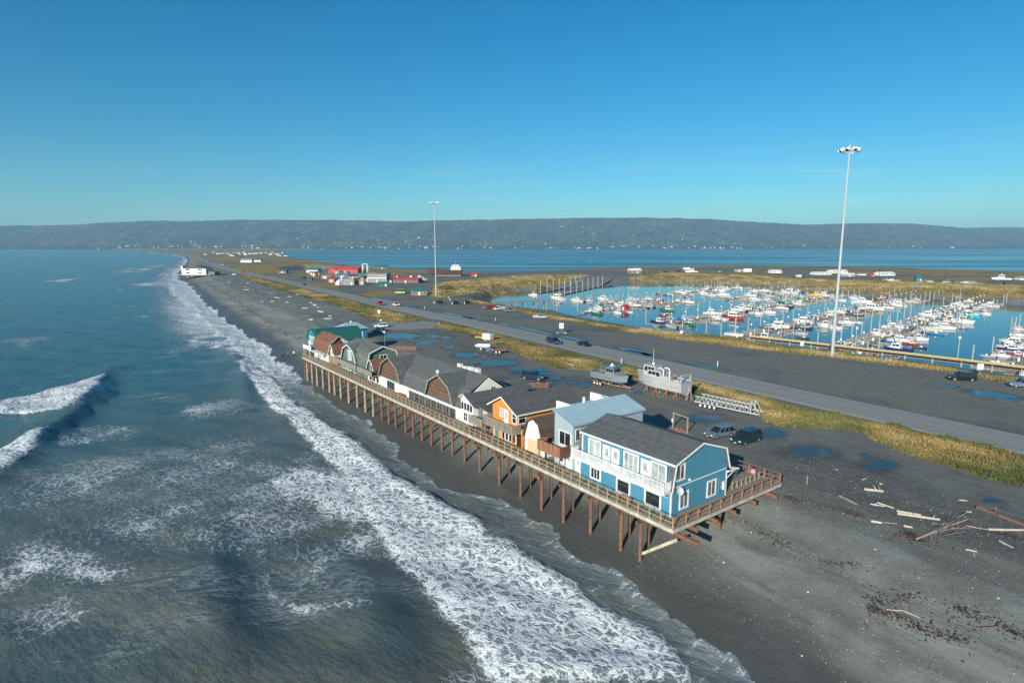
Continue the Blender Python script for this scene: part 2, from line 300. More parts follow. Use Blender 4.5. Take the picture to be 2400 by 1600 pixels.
LOGS=[(27.7,-5.4,28.8,-7.0,0.34,0),(23.5,-4.6,22.8,-6.8,0.22,1),(24.1,-7.6,24.7,-8.8,0.16,0),(25.1,-7.9,25.0,-9.6,0.2,0),(24.4,-10.1,25.4,-12.0,0.26,0),(23.8,-10.4,25.7,-13.6,0.3,0),(20.0,-9.4,20.4,-10.3,0.26,0),(20.7,-10.3,21.5,-11.3,0.12,1),(21.4,-11.9,21.7,-12.6,0.22,0),(32.3,-14.9,31.0,-19.2,0.42,2),(27.1,-17.3,30.0,-19.6,0.26,0),(26.4,-15.7,27.1,-17.3,0.16,1),(19.7,-13.7,28.1,-15.3,0.24,1),(20.4,-13.8,25.3,-15.3,0.16,1),(21.5,-14.1,26.4,-15.7,0.12,2),(17.1,-12.2,20.4,-12.3,0.14,2),(25.2,-18.7,24.6,-19.9,0.16,0),(20.9,-17.3,21.2,-18.1,0.14,0),(7.8,-15.9,8.5,-16.9,0.09,0),(8.5,-16.9,8.5,-18.1,0.09,0),(10.1,-21.6,11.0,-22.4,0.2,2),(31.1,-5.7,31.1,-6.0,0.2,0),(30.8,-3.9,31.5,-4.0,0.15,0),(33.2,-13.0,33.7,-13.6,0.15,0),(30.3,-14.5,30.6,-14.9,0.18,0),(63.0,499.0,68.6,501.4,0.5,0),(52.9,404.6,48.7,374.2,0.5,0),(51.5,388.3,60.1,399.2,0.5,0),(46.4,379.8,48.0,373.1,0.5,0),(49.4,369.8,58.4,383.1,0.5,0),(47.7,345.4,53.0,347.1,0.5,0),(51.2,339.4,54.8,338.8,0.5,0),(45.6,306.2,46.7,297.0,0.5,0),(52.7,306.7,54.2,303.8,0.5,0),(38.1,285.0,39.1,282.7,0.5,0),(49.3,253.2,50.0,250.5,0.5,0),(46.9,240.2,51.0,243.3,0.5,0),(46.3,236.6,50.4,237.6,0.5,0),(42.6,274.3,42.3,268.8,0.5,0),(39.8,239.4,41.2,236.5,0.5,0),(41.4,223.2,41.9,217.6,0.5,0),(29.0,197.3,30.3,195.8,0.5,0),(33.7,193.8,36.6,193.1,0.5,0),(34.5,289.1,34.6,286.0,0.5,0),(54.6,469.0,55.3,465.0,0.5,0),(63.5,448.0,63.9,443.3,0.5,0),(51.0,263.3,51.5,261.5,0.5,0),(49.8,73.7,49.8,68.8,0.4,0),(29.4,195.9,29.9,194.9,0.4,0),(33.6,191.4,35.8,191.2,0.4,0),(40.9,221.2,41.2,215.7,0.4,0),(48.4,250.7,49.1,247.6,0.4,0),(49.8,204.2,55.3,201.8,0.4,0),(38.7,202.6,38.8,199.4,0.4,0)]
WRACK=[[(11.6,1.9),(11.5,0.2),(11.1,-2.4),(10.7,-4.4),(10.7,-7.0),(10.0,-8.6),(10.9,-10.5),(12.6,-12.4)],[(9.7,-15.6),(10.9,-16.7),(11.4,-18.2),(11.5,-19.7),(11.5,-21.2),(11.4,-23.2),(11.0,-24.1)],[(18.8,-0.6),(19.1,-3.2),(20.6,-6.1),(20.6,-8.2)],[(26.6,-17.0),(27.1,-18.1),(27.2,-19.2)],[(20.2,-12.6),(20.0,-13.5),(20.0,-13.9)],[(9.3,-15.0),(7.0,-14.9),(7.7,-17.1),(7.3,-18.5),(7.7,-19.9),(8.4,-21.2)],[(46.6,513.5),(36.8,416.5),(33.4,364.8),(29.6,323.6),(25.0,281.5),(22.8,257.9),(19.4,225.2),(18.5,201.0),(15.9,184.6),(15.7,173.3),(15.2,165.3)]]
CARS=[('wagon','slate',31.5,16.5,170),('suv','teal',32.2,12.6,178),('suv','navy',33.2,63.2,-60),('suv','navy',67.8,96.5,-88),('sedan','black',73.5,88.3,-86),('pickup','red',76.6,232.5,-90),('pickup','cream',81.5,223.0,-83),('wagon','white',41.7,159.1,159),('wagon','teal',36.1,148.9,157),('pickup','red',108.0,181.5,176),('pickup','white',108.6,176.1,-172),('pickup','slate',106.7,167.1,-26),('pickup','silver',102.6,146.1,-36),('suv','black',105.3,8.7,128),('suv','slate',107.9,-1.0,123),('van','lime',113.9,291.3,134),('sedan','white',124.9,793.4,106),('sedan','red',104.6,639.9,100),('pickup','white',85.6,593.3,108),('sedan','slate',91.4,401.2,96),('suv','navy',118.8,488.4,104),('suv','slate',115.0,459.2,119),('sedan','black',137.5,1051.6,104),('sedan','silver',140.1,929.9,144),('suv','slate',487.6,176.7,115),('suv','white',488.7,173.0,115),('sedan','silver',489.8,169.0,115),('suv','slate',494.9,151.6,115),('sedan','white',495.9,147.9,115),('suv','silver',498.8,138.0,115),('suv','black',500.1,133.6,115),('suv','slate',500.9,130.9,115),('suv','silver',501.8,127.6,115),('suv','white',502.3,126.0,115),('suv','silver',503.2,122.8,115),('suv','black',508.4,105.1,115),('sedan','slate',504.4,118.8,115),('suv','slate',461.3,383.0,144),('suv','black',464.4,380.7,143),('suv','slate',476.1,378.6,144),('suv','navy',484.2,379.3,143),('suv','silver',519.3,353.3,143),('suv','slate',507.0,349.2,144),('suv','slate',474.0,409.7,143)]
FARB=[(186.5,571.1,31.5,6.6,'red','red','lodge'),(159.8,485.3,29.9,3.4,'teal','bluegrey','gable'),(147.3,400.2,15.2,6.9,'grey','grey','flat2'),(118.2,383.8,7.7,4.9,'grey','grey','flat'),(126.3,383.8,6.5,3.7,'tan','tan','flat'),(132.4,356.1,6.3,3.3,'green','green','gable'),(162.5,382.3,20.5,4.2,'brown','red','gable'),(154.8,394.7,4.6,3.3,'dark','dark','gable'),(257.0,432.1,5.5,3.5,'red','red','gable'),(266.1,657.0,17.3,4.2,'green','green','gable'),(116.5,272.6,8.8,4.4,'wood','tealroof','gable'),(163.1,600.8,13.1,5.0,'white','tealroof','gable'),(134.9,609.3,8.4,3.5,'wood','tealroof','gable'),(202.1,1060.5,18.9,6.5,'white','grey','gable'),(222.1,1079.4,17.2,6.0,'white','tealroof','gable'),(423.0,384.1,12.2,5.2,'wood','white','gable'),(551.3,339.6,8.4,3.3,'white','white','flat'),(543.9,345.1,9.3,2.8,'grey','grey','flat'),(546.9,416.0,7.1,2.5,'white','white','flat'),(549.4,256.6,16.7,2.9,'white','white','gable'),(600.7,264.6,18.2,3.5,'white','white','gable'),(534.3,226.9,11.8,3.2,'grey','white','gable'),(571.8,229.4,9.9,2.1,'white','grey','gable'),(560.6,217.2,5.2,2.0,'red','red','gable'),(547.7,303.9,11.1,3.5,'white','white','gable'),(581.7,211.7,15.8,3.6,'white','white','gable'),(496.5,155.7,4.4,5.1,'green','tealroof','gable'),(490.6,249.8,4.3,1.9,'cream','cream','flat'),(595.6,112.1,9.9,3.2,'white','grey','gable'),(192.1,461.4,5.4,2.7,'dark','red','gable')]
RVS=[(450.4,2720.2),(370.2,2205.4),(394.9,2267.7),(400.4,2263.7),(426.9,2329.9),(354.1,1939.0),(461.1,2396.2),(491.5,2471.7),(403.3,2033.7),(530.5,2548.0),(432.7,2083.4),(458.6,2140.0),(469.8,2131.8),(491.6,2196.2),(521.1,2260.2),(526.8,2256.0),(558.4,2324.2),(466.8,1919.3),(598.3,2392.7),(497.2,1964.3),(518.5,2019.9),(680.6,2549.9),(296.1,1981.9),(444.2,1682.9),(431.8,1692.0),(392.5,1910.6),(312.4,1697.1),(471.1,2357.6)]
BOATS=[(174.9,15.6,4.5,'skiff','dark',1),(187.1,18.5,4.5,'cabin','red',1),(182.0,21.3,4.5,'cabin','white',1),(177.7,23.5,4.5,'skiff','grey',-1),(202.0,24.0,6.0,'fly','white',1),(223.2,28.8,6.3,'cabin','grey',1),(240.2,31.4,4.5,'cabin','white',1),(259.5,35.7,4.5,'cabin','white',-1),(179.3,41.9,4.5,'skiff','dark',1),(168.3,44.6,8.9,'cabin','navy',-1),(185.3,46.8,4.5,'cabin','red',1),(198.6,49.6,7.6,'cabin','white',1),(219.2,51.3,7.9,'skiff','blue',1),(240.7,54.7,8.4,'fly','white',1),(266.3,57.7,11.9,'fish','white',1),(175.8,58.3,4.9,'cabin','grey',-1),(168.9,59.7,4.5,'skiff','grey',1),(203.1,60.3,4.5,'cabin','white',-1),(198.6,62.2,7.6,'fish','white',-1),(316.8,62.5,4.8,'cabin','white',1),(294.5,63.6,10.9,'fish','cyan',1),(235.2,65.7,4.5,'cabin','dark',-1),(220.6,66.2,4.5,'cabin','grey',-1),(289.2,68.4,4.8,'cabin','white',-1),(246.0,68.8,4.5,'cabin','grey',-1),(334.9,69.0,4.7,'cabin','grey',1),(258.0,71.9,4.5,'cabin','dark',-1),(266.4,71.9,5.5,'cabin','white',-1),(361.3,73.1,7.5,'cabin','white',1),(384.9,75.2,4.5,'skiff','white',1),(168.7,75.6,5.2,'skiff','dark',1),(312.3,81.4,5.3,'cabin','brown',-1),(176.9,81.6,7.2,'cabin','grey',1),(329.0,83.1,4.6,'cabin','grey',-1),(205.3,84.0,10.9,'fish','white',-1),(231.7,84.3,4.5,'skiff','white',1),(349.5,86.2,4.5,'cabin','grey',-1),(226.2,86.8,7.7,'cabin','white',1),(367.8,89.2,5.9,'cabin','white',-1),(393.5,91.9,5.1,'cabin','white',1),(188.5,96.4,10.4,'fly','white',1),(213.3,99.4,9.8,'fly','white',-1),(294.5,105.1,14.2,'fly','white',1),(242.8,105.7,5.4,'cabin','grey',-1),(265.7,109.7,10.1,'cabin','white',1),(339.0,110.6,7.3,'fly','white',1),(344.6,111.8,7.1,'cabin','white',1),(378.2,115.0,4.6,'cabin','white',1),(179.3,120.5,5.5,'cabin','grey',1),(388.7,123.8,5.3,'cabin','grey',1),(202.0,125.8,12.5,'fly','red',1),(332.3,126.4,11.9,'fly','white',1),(175.1,128.2,5.3,'skiff','dark',1),(236.7,129.1,8.2,'cabin','white',1),(364.1,129.3,7.0,'fish','red',1),(227.3,130.0,7.8,'cabin','white',1),(259.6,135.4,8.3,'cabin','white',1),(214.1,139.8,4.9,'skiff','white',-1),(353.9,140.0,8.9,'cabin','white',-1),(336.5,140.6,7.6,'sail','white',1),(175.6,140.9,5.8,'cabin','blue',1),(231.8,143.2,9.6,'cabin','white',-1),(404.2,144.3,5.3,'fly','white',1),(426.7,146.4,5.9,'cabin','blue',1),(417.1,149.5,11.5,'fly','white',1),(184.3,152.2,6.1,'skiff','red',1),(297.0,155.3,8.4,'fish','green',1),(393.3,155.6,5.6,'cabin','red',1),(414.3,159.6,6.7,'cabin','green',1),(292.1,161.8,10.9,'fish','grey',-1),(366.8,164.2,4.5,'skiff','white',1),(204.2,165.8,9.9,'cabin','green',1),(359.6,168.0,10.5,'fish','yellow',1),(182.4,172.1,4.5,'skiff','white',1),(174.5,173.1,6.4,'cabin','white',-1),(299.7,176.8,10.9,'fly','white',-1),(168.3,185.9,6.9,'cabin','white',1),(249.1,187.2,10.9,'cabin','white',1),(364.1,188.8,14.0,'fly','white',-1),(199.5,194.8,10.3,'fly','white',-1),(360.3,195.6,8.0,'sail','cream',1),(186.5,198.6,6.7,'skiff','white',-1),(214.8,201.5,10.0,'sail','white',-1),(242.0,204.1,7.3,'skiff','orange',-1),(313.9,207.8,10.2,'fly','white',1),(276.0,208.8,5.1,'skiff','red',1),(305.0,210.7,6.9,'cabin','cream',1),(373.3,213.5,9.3,'sail','white',1),(244.6,214.3,8.2,'cabin','cream',1),(364.3,215.7,6.5,'cabin','white',1),(238.6,220.7,8.4,'sail','white',-1),(298.5,223.0,7.2,'cabin','grey',1),(313.8,223.4,7.2,'fly','white',1),(206.5,227.4,6.3,'fish','grey',1),(288.1,230.7,4.9,'skiff','white',-1),(224.4,232.5,12.7,'cabin','white',-1),(344.9,232.6,10.6,'fly','white',1),(202.5,233.3,12.9,'cabin','cream',-1),(385.0,233.4,6.3,'cabin','grey',1),(304.1,234.6,9.4,'cabin','white',1),(381.7,240.9,10.3,'cabin','white',1),(320.6,243.5,8.4,'sail','white',1),(349.2,248.1,7.2,'sail','white',1),(201.0,249.8,14.6,'fly','white',-1),(207.9,282.5,8.7,'fish','white',1)]
MISC={'mast':(111.4,38.4),'mast2':(119.9,259.2),'sign1':(82.5,110.5),'sign2':(55.4,191.3),'whitetrailer':(54.5,113.3),'yellow':(54.3,117.0),'flattrailer':(45.5,92.7),'whitebox':(45.1,100.1),'streetlamp':(35.0,143.8),'globe':(23.0,139.3),'person1':(5.1,142.3),'person2':(5.6,141.6),'person3':(3.7,143.0),'person0':(0.2,139.8),'farhouseL':(40.8,622.0),'farhouseR':(58.4,608.9),'ship0':(222.4,465.7),'ship1':(253.5,442.8),'pier0':(121.3,205.6),'pier1':(152.8,198.5),'gw0':(350.7,106.8),'gw1':(455.7,138.6),'gw2':(474.9,137.7),'bench':(32.3,149.0),'gate0':(113.1,66.5),'gate1':(115.9,64.5),'bush1':(100.6,223.8),'bush2':(104.7,216.2),'bush3':(110.5,214.2),'junk0':(24.2,59.5),'junk1':(30.4,54.9),'fence0':(24.2,114.3),'fence1':(29.3,109.1),'sign3':(112.8,7.7),'sign4':(111.1,85.3),'sign5':(117.0,48.4),'hyd':(103.7,87.9),'tent':(113.5,389.8),'gantry':(223.9,605.8)}
YRAIL=[(122.1,68.6),(127.4,27.8),(129.2,4.5)]
RAMP=[(220.2,293.0),(294.9,335.5),(372.5,403.2),(225.2,273.3),(300.3,314.6),(370.8,372.5)]
UPOLES=[(380.2,415.8),(397.9,414.7),(407.9,383.6),(426.1,393.9),(476.6,422.7),(548.6,154.8),(541.1,203.1)]
FOAM=[(1.0,1.1,[(-8.6,-9.3),(-7.4,-6.7),(-6.1,-3.9),(-7.5,-1.0),(-7.5,2.7),(-7.2,4.7),(-6.8,7.6),(-7.0,10.7),(-7.7,13.6),(-7.4,17.3),(-8.3,19.6),(-7.2,24.5),(-7.5,29.2),(-8.1,35.4),(-8.8,42.4),(-8.2,49.6),(-7.7,65.4),(-7.6,77.0),(-6.9,92.5),(-5.2,117.1),(-3.1,160.2),(-9.0,136.3),(-11.1,107.6),(-12.9,75.7),(-13.9,58.8),(-14.0,47.3),(-16.1,37.5),(-17.7,30.9),(-19.5,21.0),(-18.9,16.3),(-20.0,10.8),(-20.3,5.7),(-21.4,0.2)]),(1.0,1.5,[(-58.8,135.5),(-51.3,137.3),(-43.9,142.7),(-38.7,148.1),(-39.8,134.1),(-43.6,119.6),(-47.3,112.0),(-53.6,116.6),(-57.9,121.8)]),(1.0,1.2,[(-57.7,86.3),(-52.9,98.8),(-50.5,98.6),(-50.8,88.7),(-53.3,83.0),(-56.9,77.0)]),(0.55,3,[(-48.6,100.4),(-40.7,99.6),(-37.5,95.5),(-41.9,87.7),(-48.5,89.7)]),(0.55,4,[(-29.8,99.0),(-22.3,106.1),(-14.5,105.1),(-18.3,92.4),(-26.9,93.0)]),(1.0,6,[(38.9,665.1),(17.4,375.4),(6.6,251.9),(0.1,157.9),(-4.4,126.0),(-2.6,174.6),(-1.7,224.2),(3.2,296.9),(11.4,419.8),(27.3,584.0)]),(0.66,4,[(23.8,370.6),(9.7,249.6),(4.3,169.5),(-0.3,110.5),(-2.8,96.4),(-5.4,114.3),(-5.6,149.0),(-7.8,189.3),(-23.0,170.4),(-10.9,203.6),(-0.3,299.4)]),(0.42,9,[(-55.2,79.9),(-39.0,74.9),(-22.0,75.9),(-17.4,56.5),(-17.4,38.5),(-19.8,32.5),(-26.7,27.4),(-30.9,28.3),(-37.5,39.0),(-53.5,54.7)]),(0.72,3,[(-53.3,50.6),(-50.8,47.0),(-48.5,40.2),(-44.4,38.3),(-40.8,35.6),(-43.5,35.0),(-52.6,40.3)]),(0.66,3,[(-25.9,58.2),(-16.2,60.5),(-13.1,44.6),(-16.8,30.3),(-21.0,22.1),(-27.8,23.9),(-27.7,27.0),(-21.9,32.6),(-24.0,46.9)]),(0.62,0.8,[(-31.5,27.7),(-30.7,27.1),(-31.8,24.4),(-29.7,19.2),(-25.9,16.9),(-24.2,13.9),(-26.4,15.7),(-30.0,18.0),(-32.3,24.1)]),(0.8,6,[(-70.2,698.2),(-50.2,711.2),(-23.0,789.3),(-26.2,745.0),(-50.0,657.4)]),(0.6,20,[(-4.3,937.1),(106.9,1277.5),(228.8,1862.7),(140.2,1252.9),(33.6,859.1),(-1.3,812.0)]),(0.8,15,[(0.5,603.8),(30.2,623.9),(24.6,548.5),(-1.7,534.5)]),(0.6,30,[(268.8,3461.0),(275.8,2186.0),(210.1,1734.0),(217.8,2733.8)]),(0.7,15,[(-11.0,702.0),(6.8,688.8),(4.1,652.2)]),(0.45,3,[(-52.2,34.6),(-48.7,33.7),(-45.8,29.9),(-46.8,27.4),(-51.9,29.8)]),(0.5,2,[(-40.0,28.2),(-38.2,28.2),(-39.2,26.3)]),(0.45,2,[(-36.2,39.2),(-30.0,40.0),(-25.0,39.3),(-30.8,36.5),(-35.8,36.4)]),(0.6,2,[(-24.6,2.6),(-20.6,3.8),(-20.5,-0.4)])]
CRESTS=[(1.3,5,[(-37.5,164.1),(-42.1,130.0),(-46.3,108.8),(-50.4,98.2),(-52.4,86.9),(-56.7,74.5)]),(0.7,3,[(-3.9,174.8),(-8.7,135.4),(-13.6,108.9),(-16.2,92.5)]),(0.9,7,[(-33.8,42.6),(-35.0,31.1),(-36.4,21.1),(-38.0,12.4)]),(0.7,6,[(-24.0,24.1),(-24.3,14.6),(-25.4,8.5),(-26.2,3.7)]),(0.45,3,[(-9.2,-8.9),(-8.1,-6.3),(-8.1,-2.4),(-8.1,3.7),(-8.7,12.2),(-8.3,22.7),(-10.1,39.7),(-9.3,63.2),(-7.6,90.3)])]
LOT = 5.3; DK = 6.5
# ---------------------------------------------------------------- land
SHX = [p[1] for p in SHORE]; SHV = [p[0] for p in SHORE]
def shore_x(y): return np.interp(y, [-400]+SHX+[9000], [-14]+SHV+[300])
EASTP = EAST[::-1]
BAS = [(x+9 if i < 14 else x, y) for i, (x, y) in enumerate(BASIN)]
WEST = np.array([(-80, -3), (-12, -2.2), (-4, -.35), (0, .4), (3.5, 1.3), (12, 3.3), (20, 4.9), (27, 5.3), (9000, 5.3)])
BAYP = [(900, -3000), (860, -300), (835, 60)]+EASTP+[(2500, 7000), (9000, 9000), (9000, -3000)]
def basin_w(x): return 9+19*sstep(170, 300, x)
def height(x, y):
    x = np.asarray(x, float); y = np.asarray(y, float)
    d = x-shore_x(y)
    z = np.interp(d, WEST[:, 0], WEST[:, 1])
    n = (fbm(x/9, y/14, 3, 5)-.5)
    z = z+n*.5*sstep(4, 16, d)*(1-sstep(22, 30, d))
    b = poly_sd(x, y, BAS)+ (vnoise(x/13, y/13, 9)-.5)*5*sstep(170, 260, x)
    zb = np.where(b < 0, np.maximum(-2.5, b*.25), b/basin_w(x)*5.3)
    lg = poly_sd(x, y, LAGOON); zl = np.where(lg < 0, np.maximum(-1, lg*.3), lg/12*5.3)
    e = poly_sd(x, y, BAYP)+(vnoise(x/30, y/30, 2)-.5)*12
    ze = np.where(e < 0, np.maximum(-2.5, e*.1), e/22*5.3)
    return np.minimum(np.minimum(z, zb), np.minimum(zl, ze))
def gz(x, y): return float(height(np.array([x]), np.array([y]))[0])
def seq(a, b, st):
    return list(np.arange(a, b, st))
ys = seq(-90, 170, 1.3)+seq(170, 430, 2.6)+seq(430, 1000, 8)+seq(1000, 2600, 26)+seq(2600, 7200, 150)
xs = seq(-14, 30, 1.0)+seq(30, 130, 2.0)+seq(130, 430, 4.5)+seq(430, 900, 12)+seq(900, 2300, 90)
# the western columns hug the shoreline so that the beach stays finely meshed along the whole spit
YY, UU = np.meshgrid(np.array(ys), np.array(xs), indexing='ij')
XX = UU+(shore_x(YY)+3)*(1-sstep(60, 1500, UU))
ZZ = height(XX, YY)
gd = np.full(XX.shape, 99.0)
GR_SOFT = []
for g in GRASS: gd = np.minimum(gd, poly_sd(XX, YY, g))
dsh = XX-shore_x(YY)
far_g = sstep(.36, .52, fbm(XX/40, YY/70, 3, 21))*sstep(430, 560, YY)*sstep(45, 70, dsh)*.9
bank = sstep(.7, 3.2, ZZ)*sstep(0, 1, poly_sd(XX, YY, BAS))*0
east_g = sstep(.38, .52, fbm(XX/35, YY/35, 3, 4))*sstep(430, 470, XX)*.85
grass_a = np.clip(np.maximum(np.maximum(sstep(1.2, -1.2, gd), far_g), east_g), 0, 1)*sstep(2.0, 3.4, ZZ)
wet_a = 1-sstep(2.5, 8.5, dsh+2.5*(fbm(XX/4, YY/8, 3, 8)-.5))
beach_a = 1-sstep(22, 30, dsh)
beach_a = np.maximum(beach_a, (1-sstep(3.5, 5.2, ZZ))*sstep(90, 120, XX))
beach_a = np.maximum(beach_a, sstep(175, 190, YY)*(1-sstep(52, 62, dsh)))
damp_a = np.zeros(XX.shape)
for (cx, cy, ax, ay, bx, by) in PUDDLES:
    det = ax*by-ay*bx
    if abs(det) < 1e-6: continue
    k_ = (np.abs(XX-cx) < 25) & (np.abs(YY-cy) < 30); dx_ = XX[k_]-cx; dy_ = YY[k_]-cy
    rr_ = np.hypot((dx_*by-dy_*bx)/det, (-dx_*ay+dy_*ax)/det); damp_a[k_] = np.maximum(damp_a[k_], 1-sstep(1.0, 1.55, rr_+.9*(fbm(XX[k_]/2.5, YY[k_]/2.5, 3, 91)-.5)))
g = NT('ground_gravel'); p = g.pos
fine = g.noise(p, 3.0, 8, .75); mid = g.noise(p, .35, 5, .6); big = g.noise(p, .05, 4, .55)
band = g.noise(g.scale(p, (.35, .03, .1)), 1.0, 4, .6)
beach = g.ramp(fine, [(.25, (.092, .100, .088)), (.5, (.165, .178, .156)), (.8, (.28, .290, .255))])
beach = g.mix(g.ss(band, .42, .62, 0, .6), beach, (.108, .114, .101))
beach = g.mix(g.ss(mid, .5, .75, 0, .5), beach, (.235, .24, .215))
beach = g.mix(g.ss(g.noise(g.scale(p, (.22, .045, .1)), 1.0, 5, .65, .6), .48, .62, 0, .65), beach, (.25, .26, .232))
beach = g.mix(g.ss(g.noise(p, .07, 5, .6, .5), .48, .66, 0, .6), beach, (.110, .104, .088))
peb = g.vor(p, 2.6); pebm = g.math('MULTIPLY', g.ss(peb, .1, .055), g.ss(g.noise(p, .9, 2), .5, .62))
beach = g.mix(pebm, beach, (.62, .62, .58))
lot = g.ramp(g.noise(p, 1.6, 8, .72), [(.3, (.105, .106, .092)), (.55, (.158, .158, .137)), (.8, (.23, .225, .195))])
lot = g.mix(g.ss(big, .45, .68, 0, .7), lot, (.080, .083, .074))
tr = g.noise(g.scale(p, (.8, .06, .1)), 1.0, 4, .6)
tk = g.noise(g.scale(g.rot(p, .12), (1.6, .035, .1)), 1.0, 3, .5, .4); lot = g.mix(g.math('MULTIPLY', g.ss(g.math('ABSOLUTE', g.math('SUBTRACT', tk, .5)), .0, .03, 1, 0), g.ss(big, .4, .6, .15, .6)), lot, (.055, .056, .05))
lot = g.mix(g.ss(g.noise(p, .22, 6, .7), .5, .68, 0, .5), lot, (.16, .155, .13))
lot = g.mix(g.ss(tr, .52, .7, 0, .55), lot, (.195, .192, .168))
gcol = g.ramp(g.noise(p, .55, 6, .7), [(.3, (.13, .11, .03)), (.46, (.25, .165, .045)), (.6, (.33, .21, .065)), (.78, (.39, .28, .105))])
gcol = g.mix(g.ss(g.noise(p, .12, 3), .52, .68, 0, .45), gcol, (.14, .135, .04))
ga = g.attr('grass'); gm = g.ss(g.math('ADD', ga, g.math('MULTIPLY', g.math('SUBTRACT', g.noise(p, .8, 5, .7), .5), .9)), .4, .6)
col = g.mix(g.ss(g.attr('beach'), .2, .8), lot, beach)
wet = g.attr('wet')
col = g.mix(g.math('MULTIPLY', wet, .78), col, (.050, .051, .047))
dampm = g.attr('damp'); col = g.mix(g.math('MULTIPLY', dampm, .6), col, (.034, .036, .036))
col = g.mix(gm, col, gcol)
ro = g.math('MINIMUM', g.ss(wet, 0.2, 1.0, .93, .42), g.ss(dampm, .2, 1.0, .93, .5))
nb = g.bump(g.math('ADD', fine, g.math('MULTIPLY', g.noise(p, .9, 6, .7), 2.0)), .55, .10)
ground_m = g.fin(col, ro, nb, .35)
ground = put('ground', grid_mesh('ground', XX, YY, ZZ, ground_m, {'grass': grass_a, 'wet': wet_a, 'beach': beach_a, 'damp': damp_a}))
tag(ground, kind='structure', label='dark gravel beach and lots of the spit with grassy verges')
# ---------------------------------------------------------------- road
asph = NT('asphalt'); p = asph.pos
c = asph.ramp(asph.noise(p, 2.2, 8, .75), [(.3, (.19, .192, .182)), (.55, (.265, .265, .25)), (.8, (.34, .335, .31))])
c = asph.mix(asph.ss(asph.noise(asph.scale(p, (.5, .02, 1)), 1.0, 4), .45, .65, 0, .45), c, (.20, .202, .195))
asph_m = asph.fin(c, .85, asph.bump(asph.noise(p, 9, 4), .3, .02), .3)
line_m = pm('road_paint', (.55, .53, .42), .7, .3, 3)
def along(pts, n):
    P_ = [Vector((a, b, 0)) for a, b in pts]; L = [0]
    for i in range(len(P_)-1): L.append(L[-1]+(P_[i+1]-P_[i]).length)
    t = np.linspace(0, L[-1], n); return np.stack([np.interp(t, L, [q.x for q in P_]), np.interp(t, L, [q.y for q in P_])], -1)
cl = [((a[0]+np.interp(a[1], [q[1] for q in ROADF], [q[0] for q in ROADF]))/2, a[1]) for a in ROADN]
cl = [(cl[0][0]-.6, -140)]+[(cl[0][0], -30)]+cl+[(330, 2400), (360, 3400)]
cl = along(cl, 260)
for k in range(6): cl[1:-1] = (cl[:-2]+cl[1:-1]*2+cl[2:])/4
def ribbon(name, off0, off1, z, mat, i0=0, i1=None, parent=None, thick=.0):
    q = cl[i0:i1]; t = np.gradient(q, axis=0); t /= np.linalg.norm(t, axis=1)[:, None]; nrm = np.stack([t[:, 1], -t[:, 0]], -1)
    a = q+nrm*off0; b = q+nrm*off1
    X = np.stack([a[:, 0], a[:, 0], b[:, 0], b[:, 0]], 1); Y = np.stack([a[:, 1], a[:, 1], b[:, 1], b[:, 1]], 1)
    Z = np.stack([np.full(len(q), z-thick), np.full(len(q), z), np.full(len(q), z), np.full(len(q), z-thick)], 1)
    if not thick: X, Y, Z = X[:, 1:3], Y[:, 1:3], Z[:, 1:3]
    return put(name, grid_mesh(name, X, Y, Z, mat, smooth=False), parent)
RW = 5.0
road = tag(ribbon('road', -RW, RW, LOT+.07, asph_m, thick=.2), kind='structure', label='grey two-lane asphalt road along the spit')
for o_ in (-RW+.7, RW-.7): ribbon('edge_line', o_-.06, o_+.06, LOT+.074, line_m, parent=road)
for o_ in (-.16, .16): ribbon('centre_line', o_-.06, o_+.06, LOT+.074, pm('road_yellow', (.42, .33, .06), .7, .3, 3), parent=road)
# side road through the verge to the boardwalk lot
m = MB(); jx = [(66.5, 150), (62, 166), (48, 172), (42, 170), (44, 150), (55, 146), (64, 146)]
m.ext([(x, y) for x, y in jx], 'z', LOT-.1, LOT+.03); tag(m.build('side_road', asph_m), kind='structure', label='short paved turn-off from the road to the lot')
# ---------------------------------------------------------------- puddles
pw = NT('puddle_water'); p = pw.pos
puddle_m = pw.fin((.045, .048, .044), .14, pw.bump(pw.noise(p, 1.2, 2), .03, .02), .35)
for i, (cx, cy, ax, ay, bx, by) in enumerate(PUDDLES):
    det = ax*by-ay*bx
    if abs(det) < .05: continue
    hx = (abs(ax)+abs(bx))*1.5+.5; hy = (abs(ay)+abs(by))*1.5+.5; st = .22 if hx*hy < 120 else .34
    gx_, gy_ = np.meshgrid(np.arange(cx-hx, cx+hx, st), np.arange(cy-hy, cy+hy, st), indexing='ij')
    rr_ = np.hypot(((gx_-cx)*by-(gy_-cy)*bx)/det, (-(gx_-cx)*ay+(gy_-cy)*ax)/det)
    sc_ = max(.5, min(2.2, math.sqrt(abs(det))*.55))
    f_ = 1.0-rr_+1.15*(fbm(gx_/sc_+i*3.7, gy_/(sc_*1.6)+i, 4, 37)-.5)
    # marching squares over the water-depth field gives a natural shoreline
    m = MB(); cnt_ = {}
    for u in range(f_.shape[0]-1):
        for v in range(f_.shape[1]-1):
            c4_ = [(u, v), (u+1, v), (u+1, v+1), (u, v+1)]; val = [f_[q] for q in c4_]
            if max(val) <= 0: continue
            P_ = []
            for k in range(4):
                a_, b2 = c4_[k], c4_[(k+1) % 4]; va, vb = val[k], val[(k+1) % 4]
                if va > 0: P_.append((gx_[a_], gy_[a_]))
                if (va > 0) != (vb > 0):
                    t_ = va/(va-vb); P_.append((gx_[a_]+(gx_[b2]-gx_[a_])*t_, gy_[a_]+(gy_[b2]-gy_[a_])*t_))
            if len(P_) > 2: m.add([(x_, y_, LOT+.006) for x_, y_ in P_], [tuple(range(len(P_)))])
    if m.f: tag(m.build('puddle', puddle_m), kind='structure')
